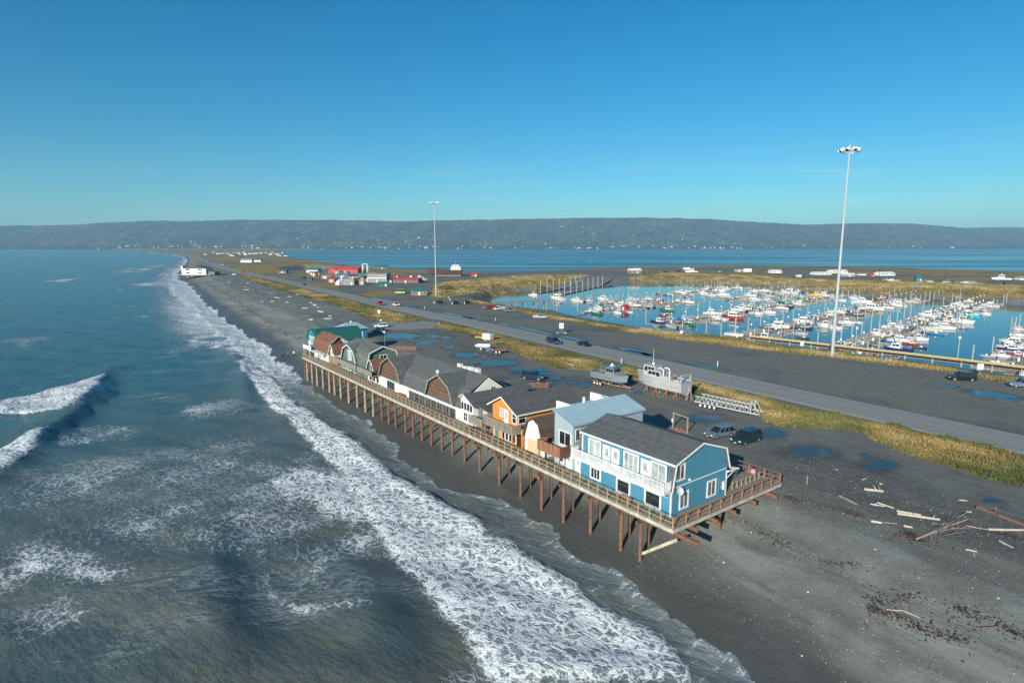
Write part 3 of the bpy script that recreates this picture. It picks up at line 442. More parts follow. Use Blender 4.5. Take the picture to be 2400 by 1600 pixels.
# ---------------------------------------------------------------- sea
def lobes(y):
    return 1.5*(fbm(y/5.0, y*0+3.3, 3, 31)-.5)*2+1.2*(fbm(y/19.0, y*0+1.3, 2, 33)-.5)*2
us = list(np.arange(0, 8, .5))+seq(0, -70, -.62)+[-70*1.07**k for k in range(54)]
us = np.array(sorted(us)); yb = seq(-60, 175, .62); st = .7
while yb[-1] < 6200: st *= 1.035; yb.append(yb[-1]+st)
YS, US = np.meshgrid(np.array(yb), us, indexing='ij')
sxs = shore_x(YS); XS = US+sxs; UL = US-lobes(YS)*(1+YS/400*.8)
near = 1-sstep(250, 500, YS)
ang = R(20); q = XS*math.cos(ang)+YS*math.sin(ang); q2 = -XS*math.sin(ang)+YS*math.cos(ang)
sw = .16*np.sin(q*.42+2.5*fbm(q2/14, q/40, 2, 3))+.10*np.sin(q*.9+q2*.21+3*fbm(q2/8, q/16, 2, 4))+.26*(fbm(q/5.5, q2/13, 4, 6)-.5)
zs = sw*sstep(-1, -9, UL)
rel = np.zeros(XS.shape); facea = np.zeros(XS.shape)
for h, wd, pts in CRESTS:
    dd, side, par = line_d(XS, YS, pts[::-1]); s_ = dd*side            # + = shoreward
    env = np.sin(np.pi*np.clip(par, .04, .96))**.5*(par > 0)*(par < 1)*(.65+.6*fbm(YS/9, XS/9, 2, 12))
    prof = np.where(s_ > 0, np.exp(-(s_/(wd*.38))**2), np.exp(-(s_/(wd*1.25))**2))
    zs = zs+h*prof*env-.22*h*np.exp(-((s_-wd*1.1)/(wd*.7))**2)*env
    facea = np.maximum(facea, (1 if h > 1 else .6)*env*np.exp(-((s_-wd*.3)/(wd*.45))**2))
foam = np.zeros(XS.shape)
wobx = (fbm(XS/7, YS/7, 3, 41)-.5)*7; woby = (fbm(XS/7, YS/7, 3, 42)-.5)*7
for wgt, soft, poly in FOAM:
    sdv = poly_sd(XS+wobx*min(1, soft/3), YS+woby*min(1, soft/3), poly)
    foam = np.maximum(foam, wgt*sstep(soft*1.3, -soft*.9, sdv))
patch = sstep(.34, .66, fbm((XS*.9+YS*.44)/11, (YS*.9-XS*.44)/5, 4, 47))
foam = foam*(.80+.34*fbm(XS/5, YS/6, 3, 44))*np.where(foam < .8, .62+.5*patch, 1.0)
# whitewater piles up a little; swash film follows the beach
zs = zs+.34*sstep(.55, 1.0, foam)*(.4+1.2*fbm(XS/1.7, YS/1.7, 3, 51))*near
gh = height(XS, YS)
film = gh+.05
zsea = np.where(UL < 0, np.maximum(zs*sstep(.5, -5, UL)+.12*sstep(-14, 0, UL), film), gh-.25*np.clip(UL, 0, 2)-.05)
swash = sstep(-8.5, -5.5, UL)*(1-sstep(.45, 1.0, foam))
edge = sstep(-.75, -.1, UL)*sstep(.35, .1, UL)
far_sw = sstep(90, 150, YS)
foam = np.maximum(foam, swash*(.60+.26*far_sw)+edge*.42)
foam = np.maximum(foam, sstep(-45, -10, US)*sstep(140, 240, YS)*(.55+.5*fbm(XS/14, YS/60, 3, 61))*.75*sstep(2000, 900, YS))
caps = sstep(.64, .76, fbm(XS/9, YS/30, 4, 71))*sstep(130, 240, YS)*.8*sstep(1800, 600, YS)
foam = np.maximum(foam, caps*.55)
silt = np.clip(np.clip(sstep(-110, -22, US)*sstep(150, 30, YS)*1.25+.55*sstep(-30, -5, US), 0, 1)*(.5+.85*fbm(XS/12, YS/18, 3, 81)), 0, 1)
wispa = np.clip(sstep(-140, -60, US)*.5+sstep(-70, -25, US)*.6, 0, 1)*sstep(260, 90, YS)*sstep(-4, -12, UL)*(.45+.55*sstep(5, 35, YS))
s = NT('sea_water'); p = s.pos
st_ = s.rot(p, -.35)
warp = s.n.new('ShaderNodeTexNoise'); s.l.new(s.scale(p, (.5, .5, .5)), warp.inputs['Vector']); warp.inputs['Scale'].default_value = .9; warp.inputs['Detail'].default_value = 4
wv = s.n.new('ShaderNodeVectorMath'); wv.operation = 'MULTIPLY_ADD'; s.l.new(warp.outputs['Color'], wv.inputs[0]); wv.inputs[1].default_value = (2.6, 2.6, 0); s.l.new(s.scale(p, (1.0, .72, 1)), wv.inputs[2])
fd = s.attr('foam')
cell1 = s.vor(wv.outputs[0], 1.05, 'DISTANCE_TO_EDGE'); cell2 = s.vor(wv.outputs[0], 2.7, 'DISTANCE_TO_EDGE')
n1 = s.noise(s.scale(p, (1, .6, 1)), .55, 8, .68, .6); n2 = s.noise(p, 3.2, 6, .7, .8)
lace = s.math('ADD', s.math('MULTIPLY', s.ss(cell1, .0, .26, 1, 0), .55), s.math('MULTIPLY', s.ss(cell2, 0, .26, 1, 0), .40))
base = s.math('ADD', s.math('ADD', s.math('MULTIPLY', n1, .50), s.math('MULTIPLY', n2, .22)), s.math('MULTIPLY', lace, s.math('SUBTRACT', .68, s.math('MULTIPLY', s.attr('swash'), .5))))
streak = s.noise(s.scale(p, (.22, 2.2, 1)), 1.0, 6, .65, .5)
base = s.math('ADD', base, s.math('MULTIPLY', s.math('MULTIPLY', s.math('SUBTRACT', streak, .5), 1.1), s.attr('swash')))
thr = s.math('MAXIMUM', s.math('SUBTRACT', 1.09, s.math('MULTIPLY', fd, .80)), .55)
fm = s.ss(base, s.math('SUBTRACT', thr, .06), s.math('ADD', thr, .16))
fm = s.math('MULTIPLY', fm, s.ss(fd, .08, .3))
fm = s.math('MULTIPLY', fm, s.ss(fd, .3, .85, .42, 1.0))
milk = s.math('MULTIPLY', s.ss(fd, .22, .95), s.ss(n1, .28, .62, .35, .95))
wsp = s.noise(s.scale(s.rot(p, .42), (.32, 1.0, 1)), .55, 7, .7, 1.6); wmk = s.noise(s.scale(s.rot(p, .42), (.35, 1, 1)), .07, 4, .6)
ridge = s.ss(s.math('ABSOLUTE', s.math('SUBTRACT', wsp, .5)), .0, .055, 1, 0)
wisp = s.math('MULTIPLY', s.math('MULTIPLY', ridge, s.ss(wmk, .50, .66)), s.attr('wisp'))
fm = s.math('MAXIMUM', fm, s.math('MULTIPLY', wisp, .42))
silt_c = s.mix(s.ss(s.noise(p, .11, 6, .65, .8), .4, .62), (.088, .106, .094), (.125, .128, .104))
wc = s.mix(s.attr('silt'), (.026, .090, .106), silt_c)
wc = s.mix(s.math('MULTIPLY', s.attr('face'), .8), wc, (.008, .060, .082))
foamc = s.mix(s.ss(n2, .3, .68), (.46, .51, .52), (.88, .88, .86))
wc = s.mix(s.math('MULTIPLY', milk, .85), wc, (.25, .30, .315))
colr = s.mix(fm, wc, foamc)
foam_all = s.math('MAXIMUM', fm, milk)
rip = s.math('ADD', s.noise(s.scale(st_, (1, .42, 1)), 1.5, 7, .68), s.math('MULTIPLY', s.noise(s.scale(st_, (1, .4, 1)), .16, 4, .6), 3.2))
nb = s.bump(rip, .55, .5)
nb = s.bump(s.math('MULTIPLY', s.math('ADD', n2, lace), fm), .38, .2, nb)
sea_m = s.fin(colr, s.mix(foam_all, (.16, .16, .16), (.85, .85, .85)), nb, s.math('SUBTRACT', .5, s.math('MULTIPLY', fm, .4)))
s.b.inputs['IOR'].default_value = 1.33
sea = put('sea', grid_mesh('sea', XS, YS, zsea, sea_m, {'foam': foam, 'silt': silt, 'swash': swash*(1-far_sw), 'face': facea, 'wisp': wispa}))
tag(sea, kind='structure', label='grey-blue sea breaking in white surf on the beach')
# open sea further out, and the sheltered bay behind the spit
b_ = NT('bay_water'); p = b_.pos
rp = b_.noise(b_.scale(b_.rot(p, .6), (.25, 1, 1)), .5, 5, .6)
sl = b_.noise(b_.scale(b_.rot(p, .64), (.0012, .009, 1)), 1.0, 4, .6)
bay_m = b_.fin((.010, .085, .120), b_.ss(sl, .38, .62, .14, .34), b_.bump(rp, .3, .3), .5); b_.b.inputs['IOR'].default_value = 1.33
wx = np.array([-9000, -6000, -4000, -2700.]); wy = np.array([-3000, -1000, 0, 1000, 3000, 6200, 9000.])
inner = -70*1.07**53
m = MB(); prev = None
yl = [-3000, -60]+[y for y in yb if y > 0][::60]+[yb[-1]]
for y in yl:
    a = (-9000, y, -.02); b = (float(shore_x(np.array([y])))+inner+(0 if y >= -60 else 0), y, -.02)
    if prev: m.add([prev[0], prev[1], b, a], [(0, 1, 2, 3)])
    prev = (a, b)
m.add([(float(shore_x(np.array([-60.])))+inner, -3000, -.02), (-14, -3000, -.02), (float(shore_x(np.array([-60.])))-1, -60, -.02), (float(shore_x(np.array([-60.])))+inner, -60, -.02)], [(0, 1, 2, 3)])
tag(m.build('open_sea', bay_m), kind='structure')
axis = [(630, -3000), (630, 380), (420, 440), (270, 490), (190, 560), (160, 800), (240, 1100), (310, 1500), (380, 1900), (420, 2600), (450, 4000), (420, 7500)]
m = MB()
for i in range(len(axis)-1):
    (x0, y0), (x1, y1) = axis[i:i+2]; m.add([(x0, y0, 0), (14000, y0, 0), (14000, y1, 0), (x1, y1, 0)], [(0, 1, 2, 3)])
m.add([(-9000, 6150, -.1), (14000, 7500, -.1), (14000, 14000, -.1), (-9000, 14000, -.1)], [(0, 1, 2, 3)])
tag(m.build('bay', bay_m), kind='structure', label='calm blue bay water behind the spit')
h_ = NT('harbour_water'); p = h_.pos
harb_m = h_.fin((.001, .052, .092), .05, h_.bump(h_.noise(h_.scale(p, (1, .5, 1)), .8, 3, .5), .05, .08), .42); h_.b.inputs['IOR'].default_value = 1.33
def sheet(name, poly, grow, z, mat):
    cx = sum(a for a, b in poly)/len(poly); cy = sum(b for a, b in poly)/len(poly)
    me = bpy.data.meshes.new(name); bm = bmesh.new()
    f = bm.faces.new([bm.verts.new((cx+(a-cx)*grow, cy+(b-cy)*grow, z)) for a, b in poly]); 
    if f.normal.z < 0: f.normal_flip()
    bmesh.ops.triangulate(bm, faces=bm.faces); bm.to_mesh(me); bm.free(); me.materials.append(mat); return put(name, me)
tag(sheet('harbour', BAS, 1.05, .01, harb_m), kind='structure', label='still blue water of the boat harbour basin')
tag(sheet('lagoon', LAGOON, 1.06, .01, harb_m), kind='structure', label='small blue lagoon beside the far lots')
# ---------------------------------------------------------------- hills across the bay
FW = (math.cos(R(53.5)), math.sin(R(53.5))); RT = (math.cos(R(-36.5)), math.sin(R(-36.5)))
def fl(f, l): return CAM[0]+FW[0]*f+RT[0]*l, CAM[1]+FW[1]*f+RT[1]*l
lats = np.linspace(-9500, 11500, 520); vv = np.concatenate([np.linspace(-60, 400, 8), np.linspace(460, 3000, 46), np.linspace(3100, 5200, 8)])
LL, VV = np.meshgrid(lats, vv, indexing='ij')
FS = 5650+.10*(LL+4800)+120*(fbm(LL/1500, LL*0, 3, 3)-.5)
FWD = FS+VV
pxs = [-600, 0, 230, 306, 398, 536, 765, 900, 1091, 1442, 1646, 1857, 1952, 2112, 2226, 2400, 3000]; hp = [44, 44.3, 48.2, 53, 56, 56.5, 58.5, 56, 57.5, 64, 61, 47, 50, 50, 40.3, 42.3, 40]
fc = FS+2900; crest = 33+np.interp(1200+1400*LL/fc, pxs, hp)/1400*fc
gul = fbm(LL/260, VV/900, 4, 17); bl = np.clip((VV-1350-300*(fbm(LL/900, VV*0, 3, 8)-.5))/1400, 0, 1)
rise = bl**.8*(1-.25*(1-bl)*bl*4*(gul-.35)*2)
HZ = np.where(VV < 0, -2.5, 1.5+28*sstep(0, 1300, VV)*(.6+.8*fbm(LL/500, VV/500, 3, 5))+rise*(crest-32)-55*sstep(2950, 5200, VV))
HZ = HZ+8*(fbm(LL/55, VV/55, 3, 15)-.5)*sstep(300, 900, VV)+15*(fbm(LL/34, VV/60, 2, 16)-.5)*sstep(1400, 2600, VV)
HXX = CAM[0]+FW[0]*FWD+RT[0]*LL; HYY = CAM[1]+FW[1]*FWD+RT[1]*LL
hm = NT('hill_forest'); p = hm.pos
hn = hm.noise(p, .022, 8, .75)
hc = hm.ramp(hn, [(.38, (.006, .012, .007)), (.47, (.03, .038, .020)), (.54, (.12, .105, .060)), (.66, (.30, .25, .17))])
hc = hm.mix(hm.ss(hm.noise(p, .0045, 7, .7), .45, .58, 0, .7), hc, (.010, .018, .010))
hill_m = hm.fin(hc, .95, hm.bump(hm.noise(p, .035, 5, .7), .8, 14), .1)
hills = tag(put('hills', grid_mesh('hills', HXX, HYY, HZ, hill_m, smooth=True)), kind='structure', label='long dark wooded hills across the bay')
def hill_z(l, v):
    i = np.clip(np.searchsorted(lats, l), 1, len(lats)-1); j = np.clip(np.searchsorted(vv, v), 1, len(vv)-1); return float(HZ[i, j]), float(FS[i, j])
# ---------------------------------------------------------------- palette
WHITE = pm('white_paint', (.78, .78, .75), .5, .06, 1.5, dirt=(.62, .61, .57))
CREAM = pm('cream_paint', (.74, .71, .60), .55, .06, 1.5)
BLUE = pm('blue_siding', (.070, .235, .335), .5, .10, .8, stripe=('Y', .4, .06))
ROOFG = pm('grey_shingle', (.105, .112, .112), .9, .28, 1.6, bump=.5, bscale=9, stripe=('Z', .14, .16))
ROOFD = pm('dark_shingle', (.092, .096, .096), .9, .28, 1.4, bump=.5, bscale=9, stripe=('Z', .14, .16))
ROOFB = pm('brown_shingle', (.19, .088, .052), .9, .25, 1.6, bump=.5, bscale=9, stripe=('Z', .14, .18))
ROOFM = pm('weathered_shingle', (.125, .142, .125), .92, .4, 1.0, bump=.5, bscale=9, stripe=('Z', .14, .18))
DECKW = pm('deck_boards', (.27, .22, .155), .85, .25, 1.2, stripe=('Y', .15, .25))
RAILW = pm('rail_wood', (.36, .27, .18), .8, .25, 2.5)
RAILR = pm('red_rail_wood', (.36, .165, .095), .75, .25, 2.5)
OLDW = pm('grey_wood', (.27, .235, .19), .85, .25, 2.2, stripe=('Y', .13, .22))
REDW = pm('red_stained_wood', (.33, .15, .085), .8, .25, 2.2, stripe=('Y', .12, .25))
BRSID = pm('brown_board_siding', (.155, .092, .055), .8, .3, 1.4, stripe=('Z', .17, .4))
RUST = pm('rusty_steel', (.185, .090, .055), .85, .35, 2.0, bump=.3, dirt=(.11, .05, .032))
PALEP = pm('weathered_pile', (.34, .285, .215), .9, .35, 1.5, bump=.3, dirt=(.20, .13, .085))
RIM = pm('rim_board', (.42, .40, .33), .8, .4, 1.3, dirt=(.24, .25, .2))
ORANGE = pm('orange_siding', (.60, .235, .045), .6, .1, 1.2)
GREENS = pm('sage_siding', (.105, .165, .13), .6, .14, 1.2)
TEAL = pm('teal_siding', (.025, .22, .27), .55, .14, 1.2)
TEALR = pm('teal_metal_roof', (.018, .115, .098), .45, .12, 1.0, metal=.0)
METB = pm('blue_grey_metal', (.37, .43, .46), .42, .10, .8)
METR = pm('pale_blue_metal_roof', (.29, .41, .46), .35, .10, .8)
PLY = pm('plywood', (.62, .45, .26), .7, .12, 1.5)
GREYW = pm('grey_siding', (.13, .14, .14), .7, .15, 1.5)
DARK = pm('dark_interior', (.02, .02, .022), .6, .5, 3)
GLASS = glass(); GLASSL = glass('curtained_glass', (.34, .37, .37), .12); GLASSM = glass('half_curtained_glass', (.12, .13, .13), .1)
STEEL = pm('galvanised_steel', (.42, .44, .45), .4, .12, 2.0, metal=.6)
BLACKP = pm('black_plastic', (.02, .02, .021), .5, .3, 3)
CONC = pm('concrete', (.30, .29, .27), .9, .2, 1.5, bump=.3)
GOODS = NT('shop_goods'); _p = GOODS.pos
GOODS = GOODS.fin(GOODS.ramp(GOODS.noise(_p, 3.0, 6, .8), [(.3, (.015, .016, .02)), (.5, (.05, .045, .04)), (.6, (.22, .14, .08)), (.68, (.08, .12, .15)), (.8, (.5, .47, .4))]), .12)

def window(par, wall, pos, a0, a1, z0, z1, fw=.12, bars=1, hbars=0, frame=None, pane=None, proud=.06, out=-1, name='window'):
    """framed window on a wall plane: wall 'x' means plane x=pos spanning y in a0..a1; out is the outward sign"""
    frame = frame or WHITE; pane = pane or GLASS
    def bx(m, u0, u1, v0, v1, d0, d1):
        lo, hi = sorted((pos+out*d0, pos+out*d1))
        m.box(lo, hi, u0, u1, v0, v1) if wall == 'x' else m.box(u0, u1, lo, hi, v0, v1)
    m = MB()
    bx(m, a0-fw, a1+fw, z1, z1+fw, -.02, proud); bx(m, a0-fw, a1+fw, z0-fw, z0, -.02, proud+.02)
    bx(m, a0-fw, a0, z0, z1, -.02, proud); bx(m, a1, a1+fw, z0, z1, -.02, proud)
    for k in range(bars):
        c = a0+(a1-a0)*(k+1)/(bars+1); bx(m, c-.035, c+.035, z0, z1, -.01, proud-.015)
    for k in range(hbars):
        c = z0+(z1-z0)*(k+1)/(hbars+1); bx(m, a0, a1, c-.03, c+.03, -.01, proud-.018)
    f = m.build(name, frame, par)
    for k in range(bars+1):
        w_ = (a1-a0)/(bars+1); m = MB(); bx(m, a0+k*w_+(.035 if k else 0), a0+(k+1)*w_-(.035 if k < bars else 0), z0, z1, -.015, .018); m.build('pane', pane, f)
    return f
def door(par, wall, pos, a0, a1, z0, z1, mat=None, glassy=True, out=-1, frame=None):
    def bx(m, u0, u1, v0, v1, d0, d1):
        lo, hi = sorted((pos+out*d0, pos+out*d1))
        return m.box(lo, hi, u0, u1, v0, v1) if wall == 'x' else m.box(u0, u1, lo, hi, v0, v1)
    m = MB(); bx(m, a0, a1, z0, z1, 0, .05); d = m.build('door', mat or WHITE, par)
    m = MB(); bx(m, a0-.1, a0, z0, z1+.1, 0, .065); bx(m, a1, a1+.1, z0, z1+.1, 0, .065); bx(m, a0, a1, z1, z1+.1, 0, .065); m.build('door_frame', frame or WHITE, d)
    if glassy:
        m = MB(); bx(m, a0+.22, a1-.22, z0+1.0, z1-.25, .05, .06); m.build('pane', GLASSL, d)
    m = MB(); bx(m, a0+.08, a0+.15, z0+.95, z0+1.05, .05, .11); m.build('handle', DARK, d)
    return d
def ribs(par, name, mat, boxes):
    o = B(name, mat, par, *boxes); tag(o, kind='stuff'); return o
def gambrel(x0, x1, zb, zs_, zr, sh=.14):
    """roof line over x0..x1: eave height zb, shoulder zs_, ridge zr"""
    c = (x0+x1)/2; w_ = (x1-x0)
    return [(x0, zb), (x0+w_*sh, zs_), (c, zr), (x1-w_*sh, zs_), (x1, zb)]
def wallprof(x0, x1, base, line, drop=.1):
    return [(x0, base)]+[(min(max(a, x0), x1), b-drop) for a, b in line]+[(x1, base)]
def trim(par, line, ax, at_, wd=.16, th=.06, mat=None, name='bargeboard'):
    """flat fascia following a roof line in a plane"""
    m = MB(); m.strip(line, wd, ax, min(at_, at_+th), max(at_, at_+th)); return m.build(name, mat or WHITE, par)

# ---------------------------------------------------------------- boardwalk on piles
bw = thing('boardwalk', 'long timber boardwalk on rusty steel piles carrying the row of shops', 'boardwalk', (0, 0, 0))
deck = MB()
deck.box(0, 14.0, 1.8, 112, DK-.12, DK); deck.box(0, 19.2, -.0, 1.8, DK-.12, DK); deck.box(14.0, 19.2, 1.8, 6.0, DK-.12, DK)
deck.build('deck', DECKW, bw)
B('rim_board', RIM, bw, (-.08, -.003, -.05, 112, DK-.42, DK-.02)); B('rim_board', RIM, bw, (-.08, 19.25, -.11, -.053, DK-.40, DK-.02))
B('joists', OLDW, bw, *[(0.02, 13.9, y-.06, y+.06, DK-.36, DK-.125) for y in np.arange(.5, 111.8, 1.6)])['kind'] = 'stuff'
gx = [.45, 2.75, 5.9, 9.1, 13.0, 16.4]; stub = [-2.7, -.85, -.8, -.85, -.75, -1.2]
for x_, e_ in zip(gx, stub):
    m = MB(); y1 = 111.5 if x_ < 13.5 else 5.8
    for (za_, zb_, hw) in ((DK-.80, DK-.75, .15), (DK-.75, DK-.42, .02), (DK-.42, DK-.37, .15)): m.box(x_-hw, x_+hw, e_, y1, za_, zb_)
    m.build('girder', RUST, bw)
def pile(x, y, r, mat, z1=DK-.8, cap=True):
    z0 = gz(x, y)-.6; m = MB().tube((x, y, z0), (x, y, z1), r, r*.96, 10); o = m.build('pile', mat, bw, smooth=False)
    return o
pys = [4.3, 7.0, 11.6, 16.2, 20.3, 24.6, 29.4, 34.2, 38.3, 41.8, 45.0, 48.4, 51.6, 54.7, 57.6, 61.5, 64.4, 67.4]
pyf = [71.4, 75.2, 79.3, 83.9, 88.4, 92.1, 95.3, 99.4, 103.5, 107.0, 110.6]
for y in pys:
    pile(.45, y, .20, RUST)
    if y < 30: pile(2.75, y+.9, .17, RUST)
    else: pile(4.4, y, .17, RUST)
    if y > 6: pile(8.8, y, .16, RUST)
    B('pile_cap', RUST, bw, (-.3, 4.9, y-.14, y+.14, DK-1.08, DK-.80))
for y in pyf:
    pile(.5, y, .24, PALEP); pile(4.4, y+.8, .18, RUST); pile(8.8, y, .16, RUST)
    B('pile_cap', RUST, bw, (-.2, 4.8, y-.14, y+.14, DK-1.08, DK-.80))
pile(.3, 111.7, .17, RUST)
for x_ in (9.1, 16.4): pile(x_, 1.0, .16, RUST)
m = MB().beam((.62, 4.15, 2.0), (.1, -.4, DK-.95), .2, .3); m.build('brace', pm('pale_brace', (.50, .44, .31), .8, .3, 1.2), bw)
for y in (29.4, 34.2, 20.3): MB().beam((-.1, y-.3, DK-1.4), (-.12, y+1.0, DK-1.1), .12, .5).build('brace', RUST, bw)
# railings: each post is a part, rails run between
def rail_run(p, q, mat, n, z=DK, h=1.07, rails=(.15, .62), mid=True, cap=.12):
    p = Vector((*p, z)); q = Vector((*q, z)); pm_ = MB().box(-.05, .05, -.05, .05, 0, h).mesh('rail_post', mat)
    for k in range(n+1):
        put('rail_post', pm_, bw, tuple(p.lerp(q, k/n)))
    d = (q-p).normalized(); o = d.cross(Vector((0, 0, 1)))*0.0
    MB().beam(p+Vector((0, 0, h+.02)), q+Vector((0, 0, h+.02)), cap, .045).build('top_rail', mat, bw)
    for r_ in rails: MB().beam(p+Vector((0, 0, r_-.06)), q+Vector((0, 0, r_-.06)), .04, .06).build('lower_rail', mat, bw)
    if False:   # welded-wire infill drawn as thin bars
        m = MB()
        for zz in (.42, .72): m.beam(p+Vector((0, 0, zz)), q+Vector((0, 0, zz)), .010)
        tag(m.build('infill_bars', mat, bw), kind='stuff')
rail_run((.08, .08), (.08, 111.7), RAILW, 77)
rail_run((.12, .02), (19.1, .05), RAILR, 10, mid=False); rail_run((19.1, .1), (19.1, 5.9), RAILR, 3, mid=False); rail_run((12.2, 5.95), (19.0, 5.95), RAILR, 4, mid=False)
rail_run((13.0, 2.2), (18.3, 2.2), RAILW, 6, mid=False, h=.8, rails=(.7,))
rail_run((.1, 111.8), (3.4, 118.6), RAILW, 5)
MB().ext([(0, 112.0), (3.3, 118.7), (14, 118.7), (14, 112.0)], 'z', DK-.12, DK).build('deck', DECKW, bw)
MB().beam((-.0, 111.9, DK-.25), (3.3, 118.7, DK-.25), .06, .3).build('rim_board', RIM, bw)
for x_, y_ in ((1.6, 114.6), (3.2, 117.6), (6.5, 115.5), (8, 118)): pile(x_, y_, .17, RUST, DK-.12)
for y0, wh in ((7.2, 'blue house'), (24.6, 'boarded gambrel shop'), (38.6, 'white cottage'), (64.4, 'long hall')):
    t = thing('bench', f'plain timber bench on the boardwalk before the {wh}', 'bench', (1.2, y0, DK), 0, 'benches on the boardwalk')
    B('seat', RAILR, t, (-.22, .22, -.75, .75, .40, .45)); B('leg', RAILR, t, (-.2, .2, -.65, -.57, 0, .40)); B('leg', RAILR, t, (-.2, .2, .57, .65, 0, .40))
t = thing('buoy', 'pink mooring buoy resting on the rear deck rail of the blue house', 'buoy', (17.0, 2.2, DK+.85)); MB().ball((0, 0, .32), .32, 12, 8).build('float', pm('buoy_pink', (.75, .25, .38), .5), t, smooth=True); MB().tube((0, 0, .6), (0, 0, .74), .07, .05).build('eye', BLACKP, t)
t = thing('stake', 'lone timber stake standing in the beach beside the deck', 'post', (24.0, -.6, gz(24, -.6))); B('post', OLDW, t, (-.06, .06, -.06, .06, -.2, 1.1)); B('cross_piece', OLDW, t, (-.3, .3, -.03, .03, .8, .9))

# ---------------------------------------------------------------- blue gambrel house
h = thing('blue_house', 'blue two-storey house with gambrel roof and white balcony at the end of the boardwalk', 'house', (0, 0, 0))
Y0, Y1 = 1.8, 15.0
prof = [(1.85, DK), (1.85, 9.35), (2.3, 11.75), (6.4, 13.25), (10.35, 11.95), (11.1, 9.6), (11.1, DK)]
MB().ext(prof, 'y', Y0, Y1).build('wall', BLUE, h)
up = MB().strip([(2.0, 12.02), (6.4, 13.46), (10.5, 12.10), (11.3, 9.75), (12.9, 9.30)], .12, 'y', Y0-.28, Y1+.25); roof = up.build('roof', ROOFG, h)
MB().strip([(1.62, 9.3), (2.12, 12.0)], .10, 'y', Y0-.27, Y0+.42).build('lower_roof', ROOFG, h)
MB().strip([(1.62, 9.3), (2.12, 12.0)], .10, 'y', Y1-.3, Y1+.24).build('lower_roof', ROOFG, h)
trim(h, [(1.55, 9.25), (2.08, 12.02), (6.4, 13.47), (10.52, 12.1), (11.32, 9.75), (12.95, 9.3)], 'y', Y0-.34, .2, .06)
B('fascia', WHITE, h, (1.9, 1.98, Y0-.28, Y1+.25, 11.80, 12.02))
# dormer wall of the upper storey stands flush with the lower one
B('dormer_wall', BLUE, h, (1.86, 2.3, 2.45, 14.7, 9.3, 11.82))
B('corner_trim', WHITE, h, (1.80, 1.96, Y0-.05, Y0+.1, DK, 9.3)); B('corner_trim', WHITE, h, (1.80, 1.9, Y1-.1, Y1+.05, DK, 9.1)); B('corner_trim', WHITE, h, (11.0, 11.15, Y0-.05, Y0+.1, DK, 9.3)); B('corner_trim', WHITE, h, (1.80, 1.92, 14.55, 14.72, 9.3, 11.75))
MB().beam((1.9, Y0-.02, 9.5), (11.05, Y0-.02, 9.6), .04, .1).build('band_trim', WHITE, h)
for a, b, z0, z1, nb, pn in ((11.75, 13.1, 7.2, 8.3, 2, GLASS), (7.35, 9.0, 6.95, 8.25, 0, GLASS), (3.2, 5.0, 6.95, 8.3, 0, GLASS)):
    window(h, 'x', 1.85, a, b, z0, z1, .2, nb, 0, pane=pn)
for a, b in ((11.8, 13.5), (6.25, 8.1), (2.6, 4.4)): window(h, 'x', 1.86, a, b, 9.9, 11.55, .15, 2 if a == 6.25 else 1, 0, pane=GLASSL)
for a in (10.3, 8.95, 4.75): door(h, 'x', 1.86, a, a+.95, 9.32, 11.45)
for a, b, z0, z1 in ((2.55, 3.7, 10.25, 11.65), (3.3, 4.45, 7.1, 8.6), (7.85, 9.1, 7.2, 8.7)): window(h, 'y', Y0, a, b, z0, z1, .18, 1, 0, pane=GLASSM)
bal = B('balcony', WHITE, h, (.62, 1.84, 1.75, 15.2, 9.10, 9.26))
for zr in (9.36, 10.28): MB().box(.62, .70, 1.75, 15.2, zr, zr+.06).box(.70, 1.84, 1.75, 1.83, zr, zr+.06).box(.70, 1.84, 15.12, 15.2, zr, zr+.06).build('balcony_rail', WHITE, bal)
bm_ = MB().box(-.022, .022, -.035, .035, 9.42, 10.28).mesh('baluster', WHITE)
for y in np.arange(1.9, 15.1, .165): put('baluster', bm_, bal, (.66, float(y), 0))
for x_ in np.arange(.85, 1.8, .165):
    for y in (1.79, 15.16): put('baluster', bm_, bal, (float(x_), y, 0))
for y in (1.8, 4.4, 7.1, 9.8, 12.5, 15.1): B('balcony_post', WHITE, bal, (.6, .72, y-.06, y+.06, 9.08, 10.36))
for y in (2.2, 6.5, 10.8, 15.0): MB().beam((1.84, y, 8.4), (.75, y, 9.1), .08).build('bracket', WHITE, bal)
B('awning', WHITE, h, (11.15, 12.9, Y0-.2, Y0-.05, 9.12, 9.28)); MB().beam((11.12, Y0-.1, 8.5), (12.7, Y0-.1, 9.2), .07).build('bracket', WHITE, h)
dish = MB()
for j, (r_, z_) in enumerate(((.02, 0), (.25, .05), (.42, .14))):
    dish.v += [(r_*math.cos(2*math.pi*i/14), r_*math.sin(2*math.pi*i/14), z_) for i in range(14)]
for j in range(2): dish.f += [(j*14+i, j*14+(i+1) % 14, (j+1)*14+(i+1) % 14, (j+1)*14+i) for i in range(14)]
dish.f.append(tuple(range(14)))
do = dish.build('satellite_dish', pm('dish_grey', (.5, .5, .48), .5, .1, 3), h, smooth=True); do.location = (2.5, Y0-.45, 9.25); do.rotation_euler = (R(70), 0, R(-15))
MB().beam((2.5, Y0, 9.0), (2.5, Y0-.45, 9.22), .05).build('dish_arm', STEEL, h)
B('meter_box', WHITE, h, (10.4, 10.75, Y0-.18, Y0-.003, 7.3, 8.2)); B('wall_lamp', WHITE, h, (4.5, 4.7, Y0-.16, Y0-.003, 9.75, 9.95)); MB().tube((9.7, Y0-.06, DK), (9.7, Y0-.06, 9.0), .04).build('pipe', BLUE, h)
